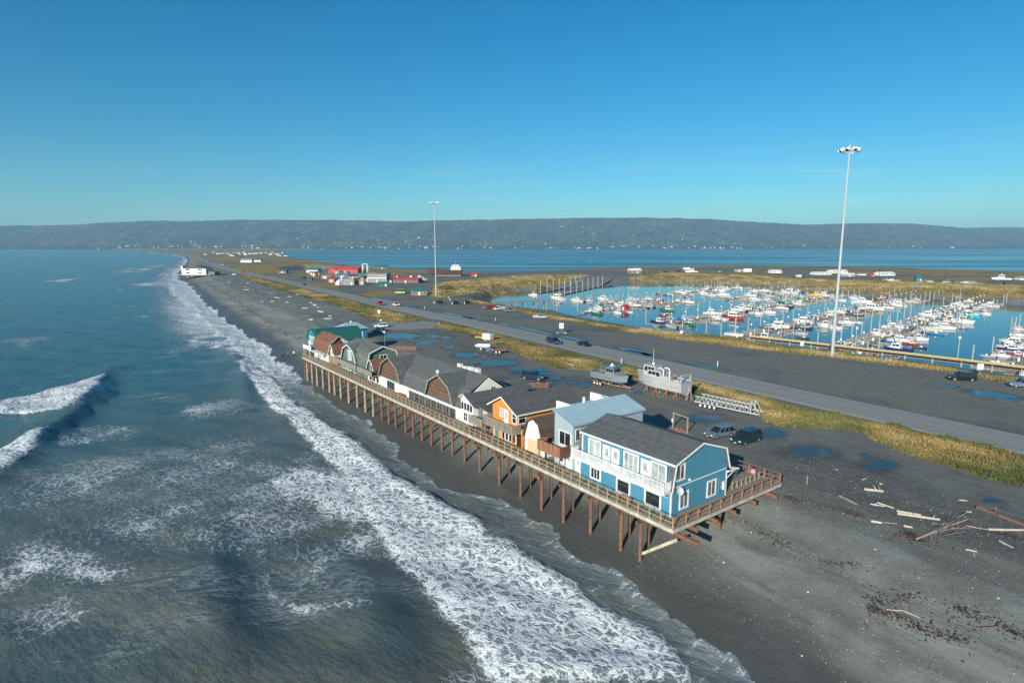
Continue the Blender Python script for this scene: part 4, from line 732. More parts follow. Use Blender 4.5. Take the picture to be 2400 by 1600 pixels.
door(h, 'x', 11.1, 3.0, 4.0, DK+.02, DK+2.1, out=1); window(h, 'x', 11.1, 7, 9, 7.4, 8.6, .12, 1, out=1)
# ---------------------------------------------------------------- metal-clad house with a shed roof
h = thing('metal_house', 'tall pale blue-grey metal-clad house with a single-slope ribbed roof', 'house')
MB().ext([(16.95, DK), (16.95, 12.1), (20.3, 13.2), (20.3, DK)], 'x', 2.5, 14.8).build('wall', METB, h)
rf_ = MB().strip([(16.75, 12.17), (20.5, 13.42)], .10, 'x', 2.2, 15.1).build('roof', METR, h)
m = MB()
for x_ in np.arange(2.25, 15.1, .41): m.strip([(16.74, 12.22), (20.51, 13.475)], .06, 'x', float(x_)-.03, float(x_)+.03)
tag(m.build('rib', METR, rf_), kind='stuff')
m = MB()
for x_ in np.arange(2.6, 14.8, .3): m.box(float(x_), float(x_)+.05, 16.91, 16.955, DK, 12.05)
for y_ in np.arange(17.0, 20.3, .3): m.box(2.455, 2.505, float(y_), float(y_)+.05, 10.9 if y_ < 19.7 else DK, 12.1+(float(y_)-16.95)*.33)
tag(m.build('wall_rib', pm('rib_dark_grey', (.24, .30, .33), .45), h), kind='stuff')  # ribs coloured a darker grey than the wall sheets
B('eave_trim', METR, h, (2.2, 15.1, 16.70, 16.76, 11.98, 12.2)); 
window(h, 'x', 2.5, 17.45, 19.4, 9.35, 10.95, .13, 1, 0); window(h, 'y', 16.95, 2.9, 3.5, 10.2, 11.5, .1, 0)
window(h, 'x', 2.5, 18.7, 19.5, 7.1, 8.0, .12, 0); door(h, 'x', 2.5, 17.2, 18.1, DK+.02, 8.55); door(h, 'x', 2.5, 15.3, 16.2, DK+.02, 8.5, glassy=True) if False else None
bal = B('balcony', REDW, h, (.75, 2.45, 17.3, 21.6, 8.40, 8.55))
B('balcony_rail', REDW, bal, (.72, .78, 17.3, 21.6, 9.55, 9.62), (.78, 2.45, 17.28, 17.34, 9.55, 9.62), (.78, 2.45, 21.56, 21.62, 9.55, 9.62))
sl = MB().box(-.02, .02, -.05, .05, 8.30, 9.55).mesh('slat', REDW)
for y_ in np.arange(17.4, 21.6, .13): put('slat', sl, bal, (.74, float(y_), 0))
sl2 = MB().box(-.05, .05, -.02, .02, 8.30, 9.55).mesh('slat', REDW)
for x_ in np.arange(.86, 2.4, .13):
    for y_ in (17.3, 21.6): put('slat', sl2, bal, (float(x_), y_, 0))
for y_ in (17.5, 21.4): B('balcony_post', REDW, bal, (.8, .92, y_-.06, y_+.06, DK, 8.4))
B('side_annex', METB, h, (2.6, 7.0, 15.3, 16.9, DK, 8.9)); B('annex_roof', ROOFG, h, (2.4, 7.1, 15.25, 16.92, 8.9, 9.05)); door(h, 'x', 2.6, 15.55, 16.45, DK+.02, 8.5)
# ---------------------------------------------------------------- white flat-roofed shop behind parapets
h = thing('parapet_shop', 'low white flat-roofed shop with parapet behind the small gambrel front', 'shop')
B('wall', WHITE, h, (8.2, 14.6, 20.65, 26.4, LOT, 11.4)); B('parapet', WHITE, h, (8.0, 8.2, 20.6, 26.5, 11.2, 12.35)); B('parapet', WHITE, h, (14.4, 14.65, 20.6, 26.5, 11.4, 12.6)); B('roof', METR, h, (8.2, 14.4, 20.7, 26.3, 11.42, 11.5))
B('roof_vent', WHITE, h, (12.8, 13.6, 22.3, 23.2, 11.5, 12.9)); MB().tube((11.4, 24.6, 11.5), (11.4, 24.6, 12.7), .2).build('roof_vent', WHITE, h)
# ---------------------------------------------------------------- small white gambrel front, boarded up
h = thing('gambrel_shop', 'narrow white gambrel shop front boarded with plywood under a brown roof', 'shop')
gl = gambrel(22.2, 26.5, 8.5, 10.75, 11.45, .2)
MB().ext(wallprof(22.3, 26.4, DK, gl, .12), 'x', 2.5, 8.0).build('wall', WHITE, h)
MB().strip(gl, .1, 'x', 2.15, 8.1).build('roof', pm('dark_brown_shingle', (.10, .075, .058), .9, .25, 1.6, bump=.5, stripe=('Z', .14, .18)), h)
trim(h, gl, 'x', 2.08, .2, .06, pm('brown_trim', (.07, .05, .04), .7))
for k in range(3): B('plywood_sheet', PLY, h, (2.44, 2.497, 22.85+k*.98, 22.85+k*.98+.965, DK+.05, 8.35))
# ---------------------------------------------------------------- orange house
h = thing('orange_house', 'orange gabled house with dark roof and slatted balcony over the boardwalk', 'house')
gl = [(27.85, 11.15), (31.2, 12.82), (34.4, 11.2)]
MB().ext([(28.1, DK), (28.1, 11.1), (31.2, 12.7), (33.9, 11.3), (33.9, DK)], 'x', 2.5, 13.4).build('wall', ORANGE, h)
MB().strip([(27.6, 10.95), (31.2, 12.86), (34.6, 11.1)], .14, 'x', 2.0, 13.9).build('roof', ROOFD, h)
trim(h, [(27.6, 10.95), (31.2, 12.86), (34.6, 11.1)], 'x', 1.93, .18, .06, CREAM); B('fascia', CREAM, h, (2.0, 13.9, 27.54, 27.62, 10.78, 10.97))
B('corner_bay', ORANGE, h, (2.35, 5.0, 26.75, 28.1, DK, 9.2)); B('bay_roof', ROOFD, h, (2.2, 5.1, 26.7, 28.1, 9.2, 9.3))
window(h, 'x', 2.5, 31.45, 32.0, 9.85, 10.95, .1, 0, 1, pane=GLASSL); door(h, 'x', 2.5, 30.2, 31.0, 8.75, 10.95); window(h, 'x', 2.5, 28.35, 29.15, 9.6, 10.95, .12, 0, 1); window(h, 'y', 28.1, 2.75, 3.9, 9.6, 10.95, .12, 0, 1)
for k in range(4): window(h, 'x', 2.5, 28.5+k*.82, 29.1+k*.82, 6.75, 8.3, .07, 0, name='shop_window')
door(h, 'x', 2.5, 32.4, 33.3, DK+.02, 8.5, TEAL, False); B('entry_shade_panel', DARK, h, (2.30, 2.34, 27.0, 27.9, DK+.1, 8.4))  # flat dark panel on the bay wall paints the shade of a recessed entry
bal = B('balcony', RAILW, h, (.9, 2.48, 27.0, 34.0, 8.62, 8.76)); B('balcony_rail', RAILW, bal, (.86, .94, 27.0, 34.0, 9.74, 9.81), (.94, 2.48, 26.98, 27.04, 9.74, 9.81), (.94, 2.48, 33.96, 34.02, 9.74, 9.81))
sl = MB().box(-.02, .02, -.045, .045, 8.55, 9.74).mesh('slat', OLDW); sl2 = MB().box(-.045, .045, -.02, .02, 8.55, 9.74).mesh('slat', OLDW)
for y_ in np.arange(27.1, 34, .14): put('slat', sl, bal, (.89, float(y_), 0))
for x_ in np.arange(1.0, 2.4, .14):
    for y_ in (27.01, 33.99): put('slat', sl2, bal, (float(x_), y_, 0))
for y_ in (27.2, 30.5, 33.8): B('balcony_post', RAILR, bal, (1.0, 1.12, y_-.06, y_+.06, DK, 8.62))
# ---------------------------------------------------------------- grey and white house beside the long hall
h = thing('white_cottage', 'white cottage front with a row of windows and grey side wing beside the long hall', 'house')
gl = [(38.6, 9.95), (41.2, 11.12), (42.75, 10.4)]
MB().ext([(38.9, DK), (38.9, 9.95), (41.2, 11.0), (42.4, 10.45), (42.4, DK)], 'x', 2.45, 12.0).build('wall', WHITE, h)
MB().strip([(38.3, 9.75), (41.2, 11.16), (42.45, 10.55)], .13, 'x', 2.1, 13.4).build('roof', ROOFD, h)
MB().ext([(35.0, DK), (35.0, 9.3), (38.88, 9.6), (38.88, DK)], 'x', 3.3, 12.0).build('side_wing', GREYW, h)
MB().strip([(34.7, 9.35), (38.9, 10.0)], .12, 'x', 2.9, 12.6).build('wing_roof', ROOFD, h)
trim(h, [(38.3, 9.75), (41.2, 11.16), (42.42, 10.57)], 'x', 2.03, .14, .06)
for k in range(4): window(h, 'x', 2.45, 39.15+k*.82, 39.15+k*.82+.66, 8.65, 9.75, .07, 0)
window(h, 'x', 2.45, 40.6, 41.6, 7.0, 8.2, .1, 1, 1); door(h, 'x', 2.45, 39.2, 40.1, DK+.02, 8.45, glassy=False)
door(h, 'x', 3.3, 36.5, 37.4, 8.0, 9.2) if False else window(h, 'x', 3.3, 36.6, 37.4, 7.9, 9.1, .1, 0, pane=GLASSL)
bal = B('balcony', GREYW, h, (1.6, 3.25, 35.1, 38.8, 8.0, 8.15) if False else (1.5, 3.28, 35.1, 38.85, 7.55, 7.68)); bs = MB().box(-.02, .02, -.06, .06, 7.5, 8.65).mesh('slat', OLDW)
for y_ in np.arange(35.15, 38.85, .145): put('slat', bs, bal, (1.5, float(y_), 0))
B('balcony_rail', OLDW, bal, (1.46, 1.55, 35.1, 38.85, 8.65, 8.72))
for y_ in (35.3, 38.6): B('balcony_post', OLDW, bal, (1.6, 1.72, y_-.06, y_+.06, DK, 7.55))
# ---------------------------------------------------------------- long hall with two cross gambrels
h = thing('long_hall', 'long white hall with big grey roof and two brown gambrel gables', 'building')
MB().ext([(2.5, DK), (2.5, 8.75), (7.7, 12.8), (13.0, 8.75), (13.0, DK)], 'y', 42.55, 72.0).build('wall', WHITE, h)
rl = [(2.2, 8.62), (3.6, 10.6), (7.7, 13.0), (11.8, 10.6), (13.3, 8.6)]
MB().strip(rl, .12, 'y', 42.45, 72.3).build('roof', ROOFG, h)
B('gable_wall', CREAM, h, (5.2, 11.0, 42.3, 42.44, 9.8, 10.6)) if False else MB().ext([(3.6, 9.9), (7.7, 12.72), (11.7, 9.9)], 'y', 42.35, 42.45).build('gable_wall', CREAM, h)
for (y0, y1) in ((62.3, 71.7), (43.8, 53.2)):
    gl = gambrel(y0, y1, 8.7, 11.45, 12.95, .16); c = (y0+y1)/2
    MB().ext(wallprof(y0+.1, y1-.1, 8.6, gl, .1), 'x', 2.38, 6.0).build('gable_wall', BRSID, h)
    g_ = MB().strip(gl, .12, 'x', 1.85, 7.6).build('gable_roof', ROOFG, h)
    trim(h, gl, 'x', 1.78, .2, .06, pm('weathered_trim', (.30, .27, .23), .8, .25))
MB().ball((1.9, 48.5, 13.4), .3, 12, 8).tube((1.9, 48.5, 12.9), (1.9, 48.5, 13.15), .05).build('globe_lamp', WHITE, h, smooth=True)
wp = (2.5-.003)
window(h, 'x', 2.5, 66.0, 69.0, 6.75, 8.15, .14, 2, 0, frame=pm('blue_grey_trim', (.22, .29, .33), .6))
for k in range(8):
    window(h, 'x', 2.5, 44.15+k*2.0, 44.15+k*2.0+1.82, 6.62, 8.0, .08, 1 if k % 3 else 0, 0, frame=pm('blue_grey_trim', (.22, .29, .33), .6), pane=GOODS, name='shop_window')
B('planter', REDW, h, (1.5, 2.1, 61.0, 63.0, DK, DK+.6)) 
vm = MB()
for k, (x_, y_) in enumerate(((8.4, 50.6), (8.6, 49.2), (8.2, 52.0), (9.2, 48.0), (8.4, 46.8))): vm.box(x_-.25, x_+.35, y_-.5, y_+.5, 12.2, 13.15+.12*(k % 3))
vm.build('roof_vents', WHITE, h)
window(h, 'y', 42.35, 8.0, 8.8, 10.6, 11.2, .06, 1)
MB().ext([(43.0, LOT), (43.0, 8.9), (47.0, 10.4), (51, 8.9), (51, LOT)], 'x', 12.9, 17.5).build('rear_wing', CREAM, h); MB().strip([(42.6, 8.85), (47.0, 10.65), (51.4, 8.85)], .12, 'x', 12.0, 17.9).build('rear_roof', ROOFG, h)
# ---------------------------------------------------------------- green gambrel house with brown dormers
h = thing('green_house', 'sage green gambrel house with mossy grey roof and white trim beside the hall', 'house')
gl = gambrel(2.3, 9.8, 9.2, 11.9, 13.1, .10)
MB().ext(wallprof(2.5, 9.6, DK, gl, .12), 'y', 78.9, 92.0).build('wall', GREENS, h)
MB().strip(gl, .12, 'y', 78.5, 92.3).build('roof', ROOFM, h); trim(h, gl, 'y', 78.42, .22, .07)
g2 = gambrel(83.0, 91.4, 9.2, 11.6, 12.7, .16)
MB().ext(wallprof(83.1, 91.3, 8.4, g2, .12), 'x', 2.35, 6.0).build('gable_wall', GREENS, h); MB().strip(g2, .12, 'x', 1.9, 6.0).build('gable_roof', ROOFM, h); trim(h, g2, 'x', 1.83, .22, .07)
window(h, 'x', 2.35, 86.4, 88.0, 9.4, 11.2, .16, 1, 0, pane=GLASSL); window(h, 'y', 78.9, 5.6, 7.0, 10.2, 11.1, .14, 1)
for y_, w_ in ((84.2, 1.3), (87.2, 1.3), (90.4, 1.0)): window(h, 'x', 2.5, y_, y_+w_, 6.95, 8.1, .12, 1 if w_ > 1.1 else 0)
door(h, 'x', 2.5, 89.0, 89.9, DK+.02, 8.4, TEAL, False); B('shop_board', pm('pale_blue_paint', (.25, .45, .50), .6), h, (2.44, 2.497, 91.2, 91.9, 6.7, 8.3)); B('ground_wing', RAILR, h, (2.55, 8.0, 92.0, 100.4, DK, 8.4))
window(h, 'x', 2.55, 93.5, 95.2, 6.95, 8.1, .1, 1, frame=TEAL)
for (c, nm) in ((98.0, 'a'), (76.2, 'b')):
    g3 = [(c-1.8, 9.0), (c-1.1, 10.3), (c, 11.1), (c+1.1, 10.3), (c+1.8, 9.0)]
    MB().ext(wallprof(c-1.6, c+1.6, 8.4, g3, .1), 'x', 2.5, 5.2).build('dormer_wall', CREAM if nm == 'a' else GREENS, h); MB().strip(g3, .1, 'x', 2.1, 8.6).build('dormer_roof', ROOFB, h); trim(h, g3, 'x', 2.04, .14, .05)
    window(h, 'x', 2.5, c-.4, c+.4, 9.0, 10.2, .1, 0)
B('ground_wing', CREAM, h, (2.55, 9.0, 72.4, 78.88, DK, 8.4)); B('flat_roof', ROOFB, h, (2.4, 9.0, 72.4, 78.4, 8.4, 8.55))
for y_ in (73.0, 74.6, 76.4): window(h, 'x', 2.55, y_, y_+1.1, 6.8, 8.1, .09, 0, frame=WHITE)
door(h, 'x', 2.55, 77.8, 78.6, DK+.02, 8.4, WHITE)
for (a, b) in ((80.6, 96.3), (72.8, 80.2)):
    bal = B('balcony', OLDW, h, (1.0, 2.5, a, b, 8.28, 8.42)); B('balcony_rail', OLDW, bal, (.95, 1.05, a, b, 9.24, 9.31))
    bs = MB().box(-.02, .02, -.13, .13, 8.35, 9.24).mesh('board', OLDW)
    for y_ in np.arange(a+.15, b-.1, .285): put('board', bs, bal, (1.0, float(y_), 0))
    for y_ in np.linspace(a+.2, b-.2, 4): B('balcony_post', OLDW, bal, (1.1, 1.22, y_-.06, y_+.06, DK, 8.28))
# ---------------------------------------------------------------- brown gambrel house
h = thing('brown_roof_house', 'house with steep red-brown gambrel roof and white walls near the far deck end', 'house')
gl = [(2.1, 8.6), (2.9, 11.0), (5.1, 12.6), (7.4, 11.0), (8.3, 8.6)]
MB().ext(wallprof(2.5, 8.0, DK, gl, .1), 'y', 101.0, 111.0).build('wall', CREAM, h); MB().strip(gl, .12, 'y', 100.6, 111.3).build('roof', ROOFB, h); trim(h, gl, 'y', 100.53, .2, .06, pm('tan_trim', (.5, .42, .33), .7))
MB().ext([(2.8, 9.2), (5.1, 12.3), (7.4, 9.2)], 'y', 100.93, 100.998).build('gable_panel', REDW, h)
for y_, mt in ((102.2, WHITE), (104.4, WHITE), (107.0, pm('plum_paint', (.16, .06, .11), .6)), (109.0, WHITE)): door(h, 'x', 2.5, y_, y_+.95, DK+.02, 8.3, mt, mt is WHITE)
for y_ in (103.3, 105.6, 110.0): window(h, 'x', 2.5, y_, y_+.8, 6.95, 8.0, .1, 0)
B('upper_deck', WHITE, h, (1.0, 2.45, 101.5, 114.5, 8.35, 8.5)); B('deck_parapet', WHITE, h, (.96, 1.02, 108.5, 114.5, 8.5, 9.3))
for y_ in (101.8, 106, 110, 114.2): B('post', WHITE, h, (1.05, 1.17, y_-.06, y_+.06, DK, 8.35))
MB().tube((3.4, 112.3, 8.0), (3.4, 112.3, 14.5), .05, .03).build('flag_pole', STEEL, h)
MB().tube((2.3, 98.9, DK), (2.3, 98.9, 14.0), .05, .03).build('flag_pole', STEEL, h)
# ---------------------------------------------------------------- teal house and the blue kiosk behind it
h = thing('teal_house', 'teal house with dark green rounded metal roof at the far end of the boardwalk', 'house')
gl = [(116.6, 8.9), (117.4, 10.6), (119.0, 11.7), (120.4, 12.0), (121.8, 11.7), (123.4, 10.6), (124.2, 8.9)]
MB().ext(wallprof(116.9, 123.9, LOT-1.2, gl, .1), 'x', 5.2, 17.0).build('wall', TEAL, h); MB().strip(gl, .12, 'x', 4.9, 17.5).build('roof', TEALR, h)
window(h, 'x', 5.2, 118.6, 121.8, 8.2, 9.9, .18, 1, 1, pane=GLASSL); door(h, 'x', 5.2, 122.2, 123.1, DK, 8.5)
window(h, 'y', 116.9, 8, 9.2, 7.6, 8.6, .1, 1); window(h, 'x', 17.0, 119, 121, 8, 9.4, .12, 1, out=1); door(h, 'y', 116.9, 12, 13, LOT, 7.4)
for x_ in (6, 10): B('support', RUST, h, (x_-.1, x_+.1, 118, 118.2, 2.2, LOT-1.1))
h = thing('blue_kiosk', 'small blue kiosk with pale hipped roof behind the teal house', 'kiosk')
B('wall', pm('kiosk_blue', (.03, .15, .27), .6, .12), h, (20.5, 28.0, 138.5, 145.5, LOT-.3, 8.4))
m = MB(); m.add([(20, 138, 8.4), (28.5, 138, 8.4), (28.5, 146, 8.4), (20, 146, 8.4), (22.6, 142, 10.1), (26, 142, 10.1)], [(0, 1, 5, 4), (1, 2, 5), (2, 3, 4, 5), (3, 0, 4), (3, 2, 1, 0)]); m.build('roof', METR, h)
window(h, 'y', 138.5, 23, 24.4, 6.6, 7.7, .1, 1); door(h, 'y', 138.5, 25.6, 26.5, LOT, 7.35)
window(h, 'x', 28.0, 140, 142, 6.4, 7.6, .1, 1, out=1); B('counter', CREAM, h, (28.0, 28.6, 139.6, 142.6, 6.0, 6.1))
MB().ball((24.3, 142, 10.3), .3, 10, 6).build('roof_globe', WHITE, h, smooth=True)
# back decks and fences behind the shops
def yard_fence(label, x0, y0, x1, y1, n, mat, z0=LOT, hh=1.15):
    t = thing('yard_fence', label, 'fence', (x0, y0, z0), math.atan2(y1-y0, x1-x0)); L = math.hypot(x1-x0, y1-y0)
    ps = MB().box(-.06, .06, -.06, .06, -.05, hh).mesh('fence_post', mat)
    for k in range(n+1): put('fence_post', ps, t, (L*k/n, 0, 0))
    B('fence_rail', mat, t, (0, L, -.03, .03, hh-.12, hh)); B('fence_rail', mat, t, (0, L, -.03, .03, .35, .47))
    sm = MB().box(-.05, .05, -.015, .015, .1, hh-.02).mesh('slat', mat)
    for k in range(int(L/.28)): put('slat', sm, t, (.14+k*.28, .045, 0))
yard_fence('red-brown slatted fence behind the green house', 24.2, 114.3, 29.3, 109.1, 5, REDW)
yard_fence('brown slatted fence behind the orange house', 23.2, 60.0, 30.4, 54.9, 6, REDW)
B('ramp_deck', OLDW, tag(thing('rear_ramp', 'low timber ramp deck behind the white cottage', 'ramp'), None), (14.1, 20.0, 36.0, 41.0, LOT-.4, LOT+.55), (20.0, 24.0, 38.0, 40.0, LOT-.4, LOT+.2))
# ---------------------------------------------------------------- boats
PAINT = dict(white=(.70, .70, .67), cream=(.70, .64, .48), grey=(.36, .38, .39), green=(.04, .16, .11), blue=(.04, .18, .42), red=(.32, .05, .04), orange=(.65, .20, .02), dark=(.035, .04, .045), navy=(.02, .035, .14), cyan=(.02, .42, .55), yellow=(.72, .42, .02), brown=(.16, .10, .07), alum=(.40, .43, .44))
def paint(c, rough=.35): return pm('boat_'+c, PAINT[c], rough, .08, 1.0, spec=.5)
def hull_mesh(L, Bm, fb, draft, rake=.18, sheer=.35, tw=.85, name='hull', mat=None, nst=9):
    """lofted hull: bow at +L/2, waterline at z=0"""
    st = []; V = []; F = []
    for i in range(nst):
        u = i/(nst-1); x = -L/2+L*u
        bw_ = Bm/2*(tw+(1-tw)*min(1, u*2.2))*(1-max(0, (u-.52)/.48)**2.3)
        zs_ = fb*(1+sheer*u**2); xo = 0
        bc = bw_*(.86-.35*max(0, u-.5)); zk = -draft*(1-max(0, (u-.62)/.38)**2)
        xk = x-L*rake*max(0, (u-.6)/.4)**1.5*.55
        bw_ = max(bw_, .02); bc = max(bc, .015)
        row = [(x, -bw_, zs_), ((x+xk)/2, -bc, zs_*.12+zk*.25), (xk, 0, zk), ((x+xk)/2, bc, zs_*.12+zk*.25), (x, bw_, zs_)]
        V += row
    for i in range(nst-1):
        for j in range(4): F.append((i*5+j, (i+1)*5+j, (i+1)*5+j+1, i*5+j+1))
    F.append((0, 1, 2, 3, 4)); k = (nst-1)*5; F.append((k+4, k+3, k+2, k+1, k))
    # deck slightly below the sheer
    o = len(V)
    for i in range(nst):
        a, b = V[i*5], V[i*5+4]; V.append((a[0], a[1]*.9, a[2]-.12)); V.append((b[0], b[1]*.9, b[2]-.12))
    for i in range(nst-1):
        F.append((o+i*2, o+i*2+1, o+i*2+3, o+i*2+2)); F.append((i*5, o+i*2, o+i*2+2, (i+1)*5)); F.append((o+i*2+1, i*5+4, (i+1)*5+4, o+i*2+3))
    F.append((0, 4, o+1, o)); F.append((k, o+nst*2-2, o+nst*2-1, k+4))
    m = MB(); m.add(V, F); return m.mesh(name, mat)
def cabin(par, x0, x1, w0, z0, z1, mat, rakef=.35, raker=.1, win=True, name='cabin', inset=.12):
    """tapered cabin block with dark window bands proud of it"""
    w1 = w0*.86; zt = z1
    V = [(x0, -w0/2, z0), (x1, -w0/2, z0), (x1, w0/2, z0), (x0, w0/2, z0), (x0+raker, -w1/2, zt), (x1-rakef, -w1/2, zt), (x1-rakef, w1/2, zt), (x0+raker, w1/2, zt)]
    m = MB().add(V, [(3, 2, 1, 0), (4, 5, 6, 7), (0, 1, 5, 4), (1, 2, 6, 5), (2, 3, 7, 6), (3, 0, 4, 7)]); c = m.build(name, mat, par)
    m = MB().box(x0+raker-.1, x1-rakef+.15, -w1/2-.08, w1/2+.08, zt, zt+.07); m.build('cabin_roof', mat, c)
    if win:
        h_ = z1-z0; a = .48; b = .88
        for s in (-1, 1):
            def pt(u, f): return (x0+(x1-x0)*u+(raker*(1-u)-rakef*u)*f, s*((w0/2)*(1-f)+(w1/2)*f+.015), z0+h_*f)
            n = 2 if (x1-x0) < 2.6 else 3
            for k in range(n):
                u0 = .08+.84*k/n+.02; u1 = .08+.84*(k+1)/n-.02
                q = [pt(u0, a), pt(u1, a), pt(u1, b), pt(u0, b)]; q2 = [(v[0], v[1]-s*.03, v[2]) for v in q]
                MB().add(q+q2, [(0, 1, 2, 3), (7, 6, 5, 4), (0, 4, 5, 1), (1, 5, 6, 2), (2, 6, 7, 3), (3, 7, 4, 0)]).build('window', GLASS, c)
        f0, f1 = a, b
        q = [(x1-rakef*f+.015, t*(w0/2*(1-f)+w1/2*f)*.88, z0+h_*f) for f, t in ((f0, -1), (f0, 1), (f1, 1), (f1, -1))]; q2 = [(v[0]-.03, v[1], v[2]) for v in q]
        MB().add(q+q2, [(0, 1, 2, 3), (7, 6, 5, 4), (0, 4, 5, 1), (1, 5, 6, 2), (2, 6, 7, 3), (3, 7, 4, 0)]).build('windshield', GLASS, c)
    return c
def outboard(par, x, y, z, s=1.0):
    m = MB().box(x-.45*s, x-.05, y-.2*s, y+.2*s, z, z+.55*s).box(x-.3*s, x-.12*s, y-.08, y+.08, z-.9*s, z); m.build('outboard', BLACKP, par)
SSTEEL = pm('stainless', (.55, .56, .56), .3, .1, 3, metal=.7)
ALU = pm('mast_alu', (.62, .62, .60), .4, .1, 3, metal=.2)
def bowrail(par, L, Bm, z, frac=.35):
    m = MB(); P_ = []
    for k in range(7):
        u = 1-frac*abs(k-3)/3; x = L/2*(2*u-1)-.1; w_ = Bm/2*.85*(1-max(0, (u-.52)/.48)**2.3)*(1 if k > 3 else -1); w_ = 0 if k == 3 else w_
        P_.append((x, w_, z))
    for k in range(6): m.tube((P_[k][0], P_[k][1], z+.55), (P_[k+1][0], P_[k+1][1], z+.55), .018, n=5)
    for q in P_: m.tube(q, (q[0], q[1], z+.55), .016, n=5)
    m.build('bow_rail', SSTEEL, par)
def make_boat(kind, colr, L):
    """prototype at natural length L, waterline z=0, bow +X"""
    names = dict(cabin='cabin_boat', fly='cabin_cruiser', skiff='open_skiff', sail='sailboat', fish='fishing_boat')
    t = thing(names[kind], '', 'boat')
    hc = paint(colr); wm = paint('white'); Bm = L*.31 if kind != 'sail' else L*.27
    fb = dict(cabin=.85, fly=1.05, skiff=.6, sail=.9, fish=1.15)[kind]*(L/9)**.5
    hm_ = hull_mesh(L, Bm, fb, .45, mat=hc); put('hull', hm_, t)
    for s in (-1, 1): B('rub_rail', BLACKP if colr != 'dark' else wm, t, (-L*.48, L*.02, s*Bm/2*.985-.03, s*Bm/2*.985+.03, fb*.82, fb*.90))
    if kind == 'skiff':
        B('seat', wm, t, (-L*.15, -L*.05, -Bm*.4, Bm*.4, fb*.6, fb*.9)); B('console', wm, t, (L*.02, L*.12, -.35, .35, fb*.6, fb+.75)); MB().beam((L*.13, -.35, fb+.75), (L*.13, .35, fb+.75), .04, .3).build('windshield', GLASS, t)
        outboard(t, -L/2, 0, fb*.5)
    elif kind == 'cabin':
        c = cabin(t, -L*.12, L*.22, Bm*.78, fb*.8, fb+1.35, wm if colr not in ('grey', 'dark', 'brown') else paint('grey'))
        MB().ext([(L*.2, fb*.9), (L*.2, fb+.5), (L*.38, fb*1.15)], 'y', -Bm*.28, Bm*.28).build('foredeck', wm, t)
        for s in (-.3, .3): outboard(t, -L/2, s*Bm*.6, fb*.45)
        bowrail(t, L, Bm, fb*1.1); MB().tube((0, 0, fb+1.4), (0, 0, fb+2.6), .03, n=5).build('antenna', wm, t)
        MB().box(-L*.06, L*.06, -.3, .3, fb+1.45, fb+1.65).build('radar', wm, t)
    elif kind == 'fly':
        c = cabin(t, -L*.22, L*.20, Bm*.8, fb*.8, fb+1.55, wm, .5)
        MB().ext([(L*.18, fb*.9), (L*.18, fb+.7), (L*.36, fb*1.2)], 'y', -Bm*.3, Bm*.3).build('foredeck', wm, t)
        fbp = MB().box(-L*.16, L*.08, -Bm*.32, -Bm*.29, fb+1.6, fb+2.15).box(-L*.16, L*.08, Bm*.29, Bm*.32, fb+1.6, fb+2.15).box(L*.08, L*.10, -Bm*.32, Bm*.32, fb+1.6, fb+2.25).build('flybridge', wm, t)
        B('bridge_screen', GLASS, fbp, (L*.085, L*.095, -Bm*.3, Bm*.3, fb+2.25, fb+2.5)); B('helm_seat', pm('canvas_tan', (.45, .4, .32), .8), fbp, (-L*.08, -L*.03, -.5, .5, fb+1.62, fb+2.3))
        MB().tube((-L*.12, 0, fb+1.6), (-L*.16, 0, fb+3.4), .05, .03, 6).box(-L*.2, -L*.1, -.25, .25, fb+3.0, fb+3.15).build('mast', wm, t)
        B('canopy', pm('canvas_navy', (.03, .05, .1), .8), t, (-L*.38, -L*.22, -Bm*.36, Bm*.36, fb+1.35, fb+1.42)); 
        for s in (-1, 1): MB().tube((-L*.37, s*Bm*.34, fb*.8), (-L*.37, s*Bm*.34, fb+1.36), .03, n=5).build('canopy_pole', SSTEEL, t)
        bowrail(t, L, Bm, fb*1.15)
    elif kind == 'sail':
        cabin(t, -L*.12, L*.2, Bm*.55, fb*.85, fb+.5, wm, .5, .1)
        ms = MB().tube((L*.06, 0, fb), (L*.06, 0, fb+L*1.15), .085, .055, 8).build('mast', ALU, t)
        MB().tube((L*.05, 0, fb+1.3), (-L*.32, 0, fb+1.25), .07, .06, 8).build('boom', ALU, ms); MB().tube((L*.03, 0, fb+1.45), (-L*.31, 0, fb+1.38), .14, .10, 8).build('furled_sail', pm('sail_cover', (.06, .13, .3), .8), ms)
        m = MB()
        for q in ((L*.48, 0), (-L*.48, 0), (0, Bm*.46), (0, -Bm*.46)): m.tube((q[0], q[1], fb), (L*.06, 0, fb+L*1.12), .012, n=4)
        m.build('rigging', SSTEEL, t); bowrail(t, L, Bm, fb*1.1, .3)
    elif kind == 'fish':
        cabin(t, L*.0, L*.24, Bm*.72, fb*.8, fb+2.0, wm, .15, .05)
        MB().box(-L*.42, -L*.05, -Bm*.38, Bm*.38, fb*.75, fb*.85).build('work_deck', pm('deck_paint', (.3, .32, .32), .8), t)
        B('hatch', wm, t, (-L*.28, -L*.15, -.6, .6, fb*.85, fb*.85+.4)); B('net_reel', pm('reel', (.25, .1, .06), .7), t, (-L*.4, -L*.32, -Bm*.25, Bm*.25, fb*.85, fb+.7))
        ms = MB().tube((L*.02, 0, fb+2), (L*.02, 0, fb+5.0), .07, .04, 6).beam((L*.02, -Bm*.4, fb+3.9), (L*.02, Bm*.4, fb+3.9), .06).build('mast', ALU, t)
        for s in (-1, 1): MB().tube((L*.02, s*Bm*.42, fb), (-L*.02, s*Bm*.62, fb+5.5), .05, .03, 6).build('trolling_pole', ALU, t)
